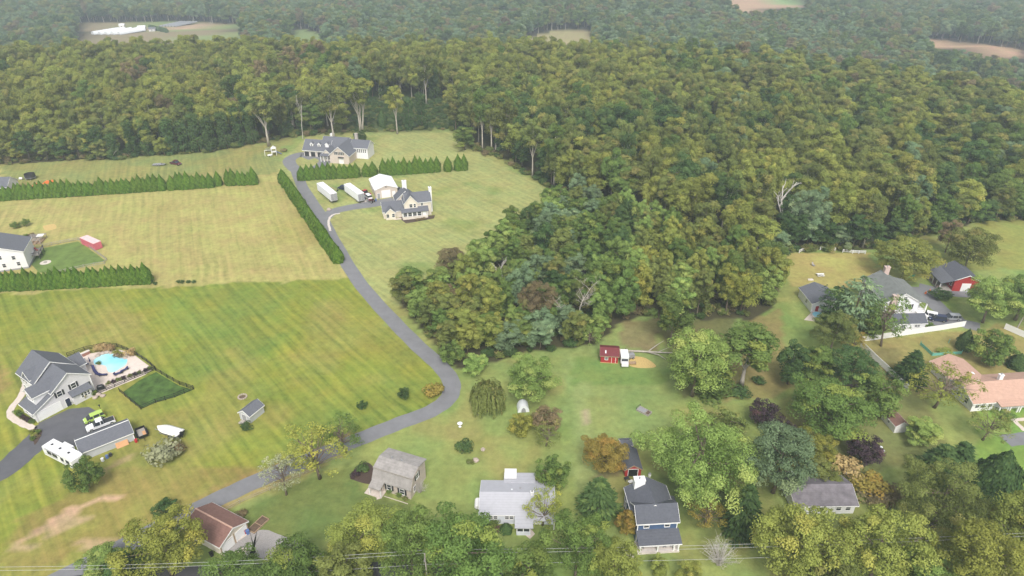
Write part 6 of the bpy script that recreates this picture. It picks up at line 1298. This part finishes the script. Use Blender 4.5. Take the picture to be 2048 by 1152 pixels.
o, rz, L_ = frame((1201, 725), (1236, 725)); h = thing('red_shed', 'red shed with maroon metal roof at the top of the green lawn', 'shed', o, R(-6)); gable(h, 0, 4.3, 0, 4.2, 2.3, .9, 'x', 'red', 'metal_red', oh=.3, trim='wood'); door(h, 3.2, 0, 0, -90, .9, 1.9, 'red_paint'); win(h, 1.4, 0, 1.4, -90, .7, .7); mk('skylight', MB().ext([(1.0, 1.2, 2.98), (1.3, 1.2, 2.98), (1.3, .4, 2.65), (1.0, .4, 2.65)], (0, 0, .04)), M['poly'], h); mk('sill_board', MB().box(-.05, 4.35, -.06, -.002, 0, .16), M['plywood'], h)
t = thing('box_truck', 'small white camper truck parked against the red shed', 'truck', G(1247, 722), R(88)); mk('body', MB().box(-1.9, 1.3, -.95, .95, .6, 2.6), M['metal_white'], t); mk('roof', MB().box(-1.95, 1.4, -1, 1, 2.6, 2.68), M['white'], t); mk('hood', MB().box(-3.1, -1.9, -.85, .85, .5, 1.3), M['white'], t); mk('windscreen', MB().ext([(-1.9, -.8, 1.3), (-1.9, .8, 1.3), (-1.92, .8, 2.1), (-1.92, -.8, 2.1)], (-.05, 0, 0)), M['glass'], t); [wheel(t, xx, s*.85, .38) for xx in (-2.5, .6) for s in (-1, 1)]
t = thing('hay_rack', 'low wooden rack beside the white camper truck', 'rack', G(1262, 728), .1); mk('tray', MB().box(-1.2, 1.2, -.5, .5, .35, .45), M['wood'], t); posts(t, [(-1.1, -.4), (1.1, -.4), (-1.1, .4), (1.1, .4)], 0, .9, .05, 'wood', 'post'); t = thing('utility_cart', 'grey box cart beside the white camper truck', 'cart', G(1261, 716), .2); mk('body', MB().box(-.9, .9, -.6, .6, .4, 1.3), M['grey'], t); [wheel(t, xx, s*.6, .28, .15) for xx in (-.5, .5) for s in (-1, 1)]
t = thing('fallen_tree', 'fallen grey tree trunk with forked branches beside the straw', 'fallen tree', G(1252, 704), 0); mb = MB(); mb.tube([(0, 0, .35), (4, -.3, .4), (9, -.9, .5), (13, -1.4, .7)], [.32, .28, .2, .08], 7); mb.tube([(5, -.4, .4), (8, -2.2, .7), (9.6, -3.8, .3)], [.2, .14, .05], 6); mb.tube([(5.5, -.5, .4), (8, 1.2, 1.3), (10, 2.2, 2.0)], [.18, .12, .04], 6); mb.tube([(8, -.8, .5), (11, .3, 1.2)], [.12, .03], 5); mk('trunk', mb, M['bark_pale'], t, True); mk('root_plate', MB().tube([(-.4, 0, .4), (-.1, 0, .4), (.1, 0, .4)], [.3, .8, .4], 9), M['soil'], t)
t = thing('dome_shelter', 'small white dome shelter under the light green tree', 'shelter', G(1046, 818), .1); 
mb = MB(); n = 10; pr_ = [(1.35*math.cos(math.pi*i/n), 0, 1.9*math.sin(math.pi*i/n)) for i in range(n+1)]; mb.ext([(p[0], -1.2, p[2]) for p in pr_], (0, 2.4, 0)); mk('cover', mb, M['poly'], t); mk('opening', MB().ext([(.55*math.cos(math.pi*i/n), -1.22, 1.3*math.sin(math.pi*i/n)) for i in range(n+1)], (0, .03, 0)), M['grey'], t)
t = thing('timber_pen', 'grey timber-framed bed with open bays on the green lawn', 'garden bed', G(1288, 824), R(-42)); mk('frame', MB().box(-1.6, 1.6, -.8, -.7, 0, .5).box(-1.6, 1.6, .7, .8, 0, .5).box(-1.6, -1.5, -.7, .7, 0, .5).box(1.5, 1.6, -.7, .7, 0, .5).box(.5, .58, -.7, .7, 0, .5), M['greywood'], t); mk('soil', MB().box(.6, 1.5, -.7, .7, 0, .25), M['soil'], t); mk('lid', MB().box(-1.5, .48, -.7, .7, .3, .36), M['grey'], t); mk('rail', MB().tube([(-1.55, -.75, 1), (-1.55, .75, 1)], .05, 5).tube([(-1.55, -.75, 0), (-1.55, -.75, 1)], .05, 5).tube([(-1.55, .75, 0), (-1.55, .75, 1)], .05, 5), M['dark'], t)
t = thing('bird_bath', 'white bird bath on the lawn below the driveway bend', 'bird bath', G(920, 853)); mk('pedestal', MB().tube([(0, 0, 0), (0, 0, .1), (0, 0, .7)], [.35, .15, .15], 10), M['white'], t); mk('bowl', MB().tube([(0, 0, .68), (0, 0, .9)], [.2, .6], 12), M['white'], t)
boulder(952, 922, .7, 31, 'pale rock beside the low plant on the yard lawn', None); boulder(966, 900, .5, 33, 'dark-ringed small rock on the yard lawn', None); boulder(938, 925, .4, 35, 'small rock at the low yard bed', None)
plant('shrub', 'low brown plant beside the pale rock on the yard lawn', 'shrub', 'shrub2', 'brush', (941, 926), .6, .9)

# ------------------------------------------------------------------ houses on the right
def ridge_frame(p0, p1, z):
    A_ = P3(*p0, z); B_ = P3(*p1, z); d = (B_[0]-A_[0], B_[1]-A_[1]); return (A_[0], A_[1]), math.atan2(d[1], d[0]) - math.pi/2, math.hypot(*d)
o, rz, L_ = ridge_frame((1815, 587), (1768, 543), 8.6); h = thing('colonial_house', 'white two-storey house with columned porch and two chimneys', 'house', o, rz)
gable(h, -5.2, 4.2, 0, L_+.4, 5.9, 2.7, 'y', 'siding_white', 'shingle_green', oh=.3)
shed_roof(h, [(3.6, -.4, 6.35), (7.0, -.4, 5.5), (7.0, L_+.8, 5.5), (3.6, L_+.8, 6.35)], 'shingle_green', name='porch_roof'); box('porch_floor', h, M['concrete'], 4.202, 6.8, 0, L_+.4, 0, .3); box('balcony_floor', h, M['white'], 4.202, 6.7, 0, L_+.4, 2.8, 2.95)
posts(h, [(6.6, .1+i*L_/4) for i in range(5)], .3, 5.45, .16, name='column'); mk('balcony_rail', MB().box(6.6, 6.66, 0, L_+.4, 3.7, 3.78).box(4.2, 6.6, 0, .06, 3.7, 3.78), M['white'], h)
for i in range(4): win(h, -5.2, 1.6+i*3.1, 4.4, 180, .9, 1.4, 'dark'); win(h, -5.2, 1.6+i*3.1, 1.6, 180, .9, 1.4, 'dark'); win(h, 4.2, 1.6+i*3.1, 4.4, 0, .9, 1.4); win(h, 4.2, 1.6+i*3.1, 1.6, 0, .9, 1.4)
for xx in (-2.8, 1.8): win(h, xx, 0, 4.4, -90, .9, 1.4, 'dark')
win(h, 0, 0, 7.0, -90, .8, .9); chimney(h, .2, L_-.6, 8, 10.4, 1.4, 1.0, 'brick_pale'); chimney(h, -3.4, -.5, 0, 8.4, 1.5, .9, 'brick_pale')
gable(h, -4.6, 4.0, -5.4, -1.0, 2.6, 1.5, 'x', 'siding_white', 'shingle_dark'); win(h, 1.8, -5.4, 1.6, -90, 1.4, .7); win(h, -2, -5.4, 1.6, -90, 1.0, 1.0); garage_door(h, 4.0, -3.6, 0, 0, 2.4, 2.1)
box('porch_floor', h, M['concrete'], 4.01, 6, -2.2, -.002, 0, .2); shed_roof(h, [(4.0, -2.6, 2.9), (6.2, -2.6, 2.7), (6.2, -.01, 2.7), (4.0, -.01, 2.9)], 'white', name='porch_roof'); posts(h, [(6.0, -2.4), (6.0, -.3)], .2, 2.6, .1)
o, rz, L_ = ridge_frame((1656, 596), (1631, 567), 4.6); h = thing('garage', 'white detached garage with slate-grey roof behind the pines', 'garage', o, rz); gable(h, -4, 4, 0, L_+.5, 2.9, 1.7, 'y', 'siding_white', 'shingle', oh=.3); win(h, 0, 0, 1.5, -90, 1.0, 1.1); door(h, -2.4, 0, 0, -90, .95, 2.0, 'red_paint'); win(h, -4, 3.5, 1.6, 180, .9, 1.1); garage_door(h, 2.2, 0, 0, -90, 2.4, 2.1)
o, rz, L_ = ridge_frame((1933, 551), (1905, 524), 5.4); h = thing('barn', 'red barn with dark stepped roof and lean-to porch', 'barn', o, rz); L_ = 9.0
gable(h, -2.6, 4.4, 0, L_, 3.8, 1.6, 'y', 'red', 'shingle_dark', oh=.3); shed_roof(h, [(-6.6, -.4, 2.7), (-2.2, -.4, 4.0), (-2.2, L_+.4, 4.0), (-6.6, L_+.4, 2.7)], 'shingle', name='porch_roof'); posts(h, [(-6.3, .1+i*(L_-.2)/4) for i in range(5)], 0, 2.65, .1); mk('rail', MB().box(-6.34, -6.26, 0, L_, .95, 1.05).box(-6.34, -6.26, 0, L_, .5, .58), M['brick'], h); box('porch_floor', h, M['greywood'], -6.5, -2.61, 0, L_, 0, .25); door(h, 1.0, 0, 0, -90, 2.4, 2.6, 'white'); 
for i in range(3): win(h, -2.6, 1.5+i*3, 1.9, 180, .9, 1.2)
for lab, p, an, pt in [('dark blue car parked beside the white colonial house wing', (1874, 641), R(168), 'carblue'), ('silver car parked beside the dark blue car on the colonial house drive', (1902, 639), R(175), 'carsilver'), ('white hatchback half hidden against the white colonial house wing', (1856, 634), R(150), 'carwhite')]: car(lab, p, an, pt, 4.5)
rail_fence('vinyl_fence', 'tall white vinyl fence running below the white colonial house', [(1722, 684), (1770, 677), (1830, 668), (1880, 661), (1928, 653)], 1.8, 'white', 2.4, panel=True)
rail_fence('vinyl_fence', 'tall white vinyl fence running down from the corner past the dark spruce', [(1720, 692), (1745, 717), (1772, 742), (1795, 765), (1814, 782)], 1.8, 'white', 2.4, panel=True)
rail_fence('vinyl_fence', 'white vinyl fence beside the leaning utility pole', [(2008, 658), (2040, 672), (2100, 698)], 1.8, 'white', 2.4, panel=True)
for lab, pts in [('white rail fence piece at the left end of the sunny back lawn', [(1598, 506), (1608, 502), (1620, 499)]), ('white rail fence piece in the middle of the sunny back lawn edge', [(1640, 500), (1655, 501), (1670, 502)]), ('white rail fence piece at the right end of the sunny back lawn', [(1685, 505), (1705, 507), (1730, 508)])]: rail_fence('rail_fence', lab, pts, 1.25, 'white', 2.2, rails=(.45, .85, 1.15), r=.08)
t = thing('picnic_table', 'white picnic table on the sunny back lawn', 'table', G(1640, 552), .05); mk('table_top', MB().box(-1.1, 1.1, -.4, .4, .72, .78), M['white'], t); [mk('bench', MB().box(-1.1, 1.1, s*.75-.14, s*.75+.14, .42, .47), M['white'], t) for s in (-1, 1)]; mk('frame', MB().box(-.8, -.72, -.85, .85, .3, .42).box(.72, .8, -.85, .85, .3, .42).box(-.8, -.72, -.3, -.2, 0, .72).box(.72, .8, .2, .3, 0, .72).box(-.8, -.72, .2, .3, 0, .72).box(.72, .8, -.3, -.2, 0, .72), M['white'], t)
t = thing('garden_chair', 'grey reclined garden chair on the sunny back lawn', 'chair', G(1627, 532), .6); mk('seat', MB().box(-.35, .35, -.35, .35, .3, .38), M['grey'], t); mk('backrest', MB().ext([(-.35, .3, .38), (.35, .3, .38), (.35, .65, 1.15), (-.35, .65, 1.15)], (0, .06, 0)), M['greywood'], t); posts(t, [(-.3, -.3), (.3, -.3), (-.3, .3), (.3, .3)], 0, .3, .04, 'grey', 'leg')
t = thing('concrete_block', 'pale low block on the sunny back lawn', 'block', G(1621, 560)); mk('slab', MB().box(-.8, .8, -.4, .4, 0, .25), M['concrete'], t); mk('cap', MB().box(-.6, .6, -.3, .3, .25, .35), M['concrete'], t)
t = thing('small_pool', 'small blue splash pool behind the pines', 'pool', G(1636, 632)); mk('wall', MB().tube([(0, 0, 0), (0, 0, .5)], 1.6, 18, False), M['poly'], t); mk('water', MB().tube([(0, 0, .1), (0, 0, .42)], 1.55, 18), M['water'], t); sheet('patio', [(1608, 640), (1625, 622), (1650, 628), (1645, 645)], M['walk'], .02)
t = thing('kayak', 'green kayak leaning against the trees behind the white colonial house', 'kayak', G(1820, 557), .3); mk('hull', MB().tube([(-1.6, 0, .3), (-.8, 0, .45), (.8, 0, .8), (1.6, 0, 1.1)], [.05, .35, .35, .05], 8), M['green_paint'], t); mk('cockpit', MB().tube([(-.3, -.25, .62), (.3, -.25, .78)], .2, 8), M['dark'], t)
for lab, p in [('orange traffic cone by the colonial house drive circle', (1851, 587)), ('orange traffic cone behind the other cone at the drive circle', (1859, 583))]: t = thing('traffic_cone', lab, 'cone', G(*p)); mk('cone', MB().tube([(0, 0, .04), (0, 0, .9)], [.25, .05], 10), M['orange'], t); mk('base', MB().box(-.3, .3, -.3, .3, 0, .04), M['orange'], t)
t = thing('utility_pole', 'leaning wooden utility pole beside the white vinyl fence', 'pole', G(2032, 660)); mk('pole', MB().tube([(0, 0, -.2), (1.0, 0, 9)], [.16, .11], 8), M['greywood'], t); mk('crossarm', MB().box(-.2, 2.0, -.06, .06, 8.3, 8.42), M['greywood'], t)
o, rz, L_ = frame((1940, 823), (2050, 813)); h = thing('ranch_house', 'white ranch house with pinkish tan roof and arched front', 'house', o, R(6)); L_ = 21
gable(h, 0, L_, 0, 9, 2.7, 1.9, 'x', 'siding_white', 'shingle_pink', oh=.5); gable(h, .5, 8.5, 6, 15.5, 2.7, 1.7, 'y', 'siding_white', 'shingle_pink', oh=.5)
for xx in (1.2, 2.6, 4.4, 9, 11, 14): win(h, xx, 0, 1.6, -90, .9, 1.2)
for i in range(3): win(h, 0, 2+i*2.6, 1.6, 180, .9, 1.2)
for i in range(3):
    cx_ = 6.8 + i*2.6; aw = MB(); aw.ext([(cx_+1.1*math.cos(math.pi*j/8), -1.4, 1.6+1.0*math.sin(math.pi*j/8)) for j in range(9)] + [(cx_+.9*math.cos(math.pi*j/8), -1.4, 1.6+.8*math.sin(math.pi*j/8)) for j in range(8, -1, -1)], (0, .15, 0)); mk('arch', aw, M['white'], h); posts(h, [(cx_-1.0, -1.33), (cx_+1.0, -1.33)], 0, 1.62, .12)
shed_roof(h, [(5.2, -2.0, 2.6), (13.6, -2.0, 2.6), (13.6, -.4, 2.95), (5.2, -.4, 2.95)], 'shingle_pink', name='porch_roof'); chimney(h, 9.6, 5.2, 4.2, 5.8, .9, .7, 'white'); mk('skylight', MB().box(4.4, 5.6, 8.0, 8.8, 4.2, 4.3), M['poly'], h)
o, rz, L_ = frame((1618, 1028), (1705, 1026)); h = thing('ranch_house', 'low ranch house with weathered grey roof under the roadside trees', 'house', o, R(1)); L_ = 9.5; gable(h, -3, L_-1, 0, 7.2, 2.5, 1.5, 'x', 'siding_white', 'shingle_worn', oh=.4)
for xx in (2.2, 5.4, 7.2): win(h, xx, 0, 1.5, -90, .9, 1.1)
door(h, 4.0, 0, 0, -90, .95, 2.0, 'white'); aw = link('awning', None, h); 
for i in range(7): mk('slat', MB().ext([(-2.6+i*.42, 9.2, 2.1), (-2.3+i*.42, 9.2, 2.1), (-2.3+i*.42, 7.3, 2.7), (-2.6+i*.42, 7.3, 2.7)], (0, 0, .05)), M['metal_white' if i % 2 else 'wood'], aw)
o, rz, L_ = frame((1763, 838), (1787, 866)); h = thing('garden_shed', 'white garden shed with red-brown roof beside the purple-leaved tree', 'shed', G(1787, 866), R(6)); gable(h, 0, 2.9, 0, 4.8, 2.0, 1.0, 'y', 'siding_white', 'shingle_brown', oh=.2); door(h, 1.45, 0, 0, -90, 1.3, 1.8, 'white'); win(h, 0, 2.4, 1.3, 180, .6, .6)
for lab, p in [('white bucket beside the purple-leaved round tree', (1761, 898)), ('white bucket just below the other bucket', (1765, 905)), ('white pot under the pale tan flowering bush', (1690, 950)), ('white pot beside the orange grassy shrub', (1718, 960))]: t = thing('bucket', lab, 'bucket', G(*p)); mk('body', MB().tube([(0, 0, 0), (0, 0, .55)], [.25, .32], 10), M['white'], t); mk('rim', MB().tube([(0, 0, .5), (0, 0, .58)], .34, 10), M['poly'], t)
t = thing('vegetable_enclosure', 'green netted garden enclosure behind the pink-roofed ranch', 'enclosure', G(1864, 712), R(6)); posts(t, [(0, 0), (4, 0), (8, 0), (0, 5), (8, 5)], 0, 1.3, .05, 'tarp'); mk('netting', MB().box(0, 8, -.02, .02, .05, .9).box(-.02, .02, 0.02, 5, .05, .9), M['tarp'], t)
plant('shrub', 'tangled garden plant inside the green netted enclosure', 'shrub', 'shrub1', 'yellow', (1888, 705), 1.1, 2.2)

# ------------------------------------------------------------------ overhead lines along the street
for i, (x, lab) in enumerate([(-96, 'wooden roadside utility pole at the driveway mouth'), (-14, 'wooden roadside utility pole under the green roadside trees'), (108, 'wooden roadside utility pole beyond the green lawn'), (168, 'wooden roadside utility pole far along the street')]):
    t = thing('utility_pole', lab, 'pole', (x, 74.1 + .04*x)); mk('pole', MB().tube([(0, 0, -.2), (0, 0, 11.4)], [.16, .11], 8), M['greywood'], t); mk('crossarm', MB().box(-.06, .06, -1.1, 1.1, 10.7, 10.82), M['greywood'], t); posts(t, [(0, -1), (0, 0.35), (0, 1)], 10.82, 11.0, .05, 'grey', 'insulator')
for lab, dy, z_ in [('uppermost power line along the street', 1.0, 11.0), ('middle power line along the street', 0.35, 11.0), ('lowest power line along the street', 0, 8.8)]:
    mb = MB(); 
    for x0, x1 in ((-96, -14), (-14, 108), (108, 168)):
        mb.tube([(x0 + (x1-x0)*k/12, 74.1 + .04*(x0 + (x1-x0)*k/12) + dy, z_ - 1.2 * 4 * (k/12) * (1-k/12)) for k in range(13)], .022, 5)
    tag(mk('power_line', mb, M['wire']), lab, 'power line')

# ------------------------------------------------------------------ farm across the valley
for i in range(5):
    x, y, _ = P3(186 + i*13, 70, VAL); z = float(terrain(x, y)); t = thing('greenhouse', 'long white plastic greenhouse across the valley', 'greenhouse', (x, y), R(60), 'row of white greenhouses across the valley', z); n = 8
    mk('cover', MB().ext([(0, 3.2*math.cos(math.pi*j/n), .4+3.6*math.sin(math.pi*j/n)) for j in range(n+1)], (34, 0, 0)), M['poly'], t); mk('base', MB().box(-.1, 34.1, -4.1, 4.1, 0, .5), M['grey'], t)
for lab, p, w_, m1, m2 in [('small white farm shed beside the far greenhouses', (275, 58), 9, 'white', 'metal_white'), ('tiny white building above the far greenhouses', (238, 53), 6, 'white', 'metal_white'), ('small grey-roofed farm shed beside the far soil patch', (298, 62), 7, 'siding_grey', 'shingle'), ('tiny white house in the far left woods edge', (110, 52), 7, 'white', 'metal_white')]:
    x, y, _ = P3(*p, VAL); h = thing('farm_shed', lab, 'shed', (x, y), .2, None, float(terrain(x, y))); gable(h, 0, w_, 0, 6, 3, 1.6, 'x', m1, m2); win(h, w_/2, 0, 1.6, -90, 1.2, 1.2)
for i in range(6):
    x, y, _ = P3(318 + i*6, 49, VAL); t = thing('crop_tunnel', 'low grey crop tunnel in the far field', 'crop tunnel', (x, y), R(70), 'crop tunnels in the far field', float(terrain(x, y))); n = 6
    mk('cover', MB().ext([(0, 2.0*math.cos(math.pi*j/n), .2+1.6*math.sin(math.pi*j/n)) for j in range(n+1)], (40, 0, 0)), M['steel'], t)
for i in range(14):
    x, y, _ = P3(300 + i*2.6, 55 + i*.75, VAL); plant('arborvitae', 'small dark conifer in the windbreak row of the far farm', 'conifer', 'arbor%d' % (i % 3), 'dark', (x, y), 6, 2.4, 'windbreak row of the far farm', px_=False)

# ------------------------------------------------------------------ air between here and the far woods
hz = mk('haze', MB().box(-3400, 3400, -500, 3700, -60, 215), None); hz['kind'] = 'stuff'; hz['label'] = 'thin pale haze over the valley'
hm = bpy.data.materials.new('haze_air'); nt, N, Lk = nodes(hm); o_ = N('ShaderNodeOutputMaterial'); v_ = N('ShaderNodeVolumePrincipled'); v_.inputs['Color'].default_value = (.78, .88, 1.0, 1); v_.inputs['Density'].default_value = .00036; v_.inputs['Anisotropy'].default_value = .2
Lk(v_.outputs[0], o_.inputs['Volume']); hz.data.materials.append(hm)
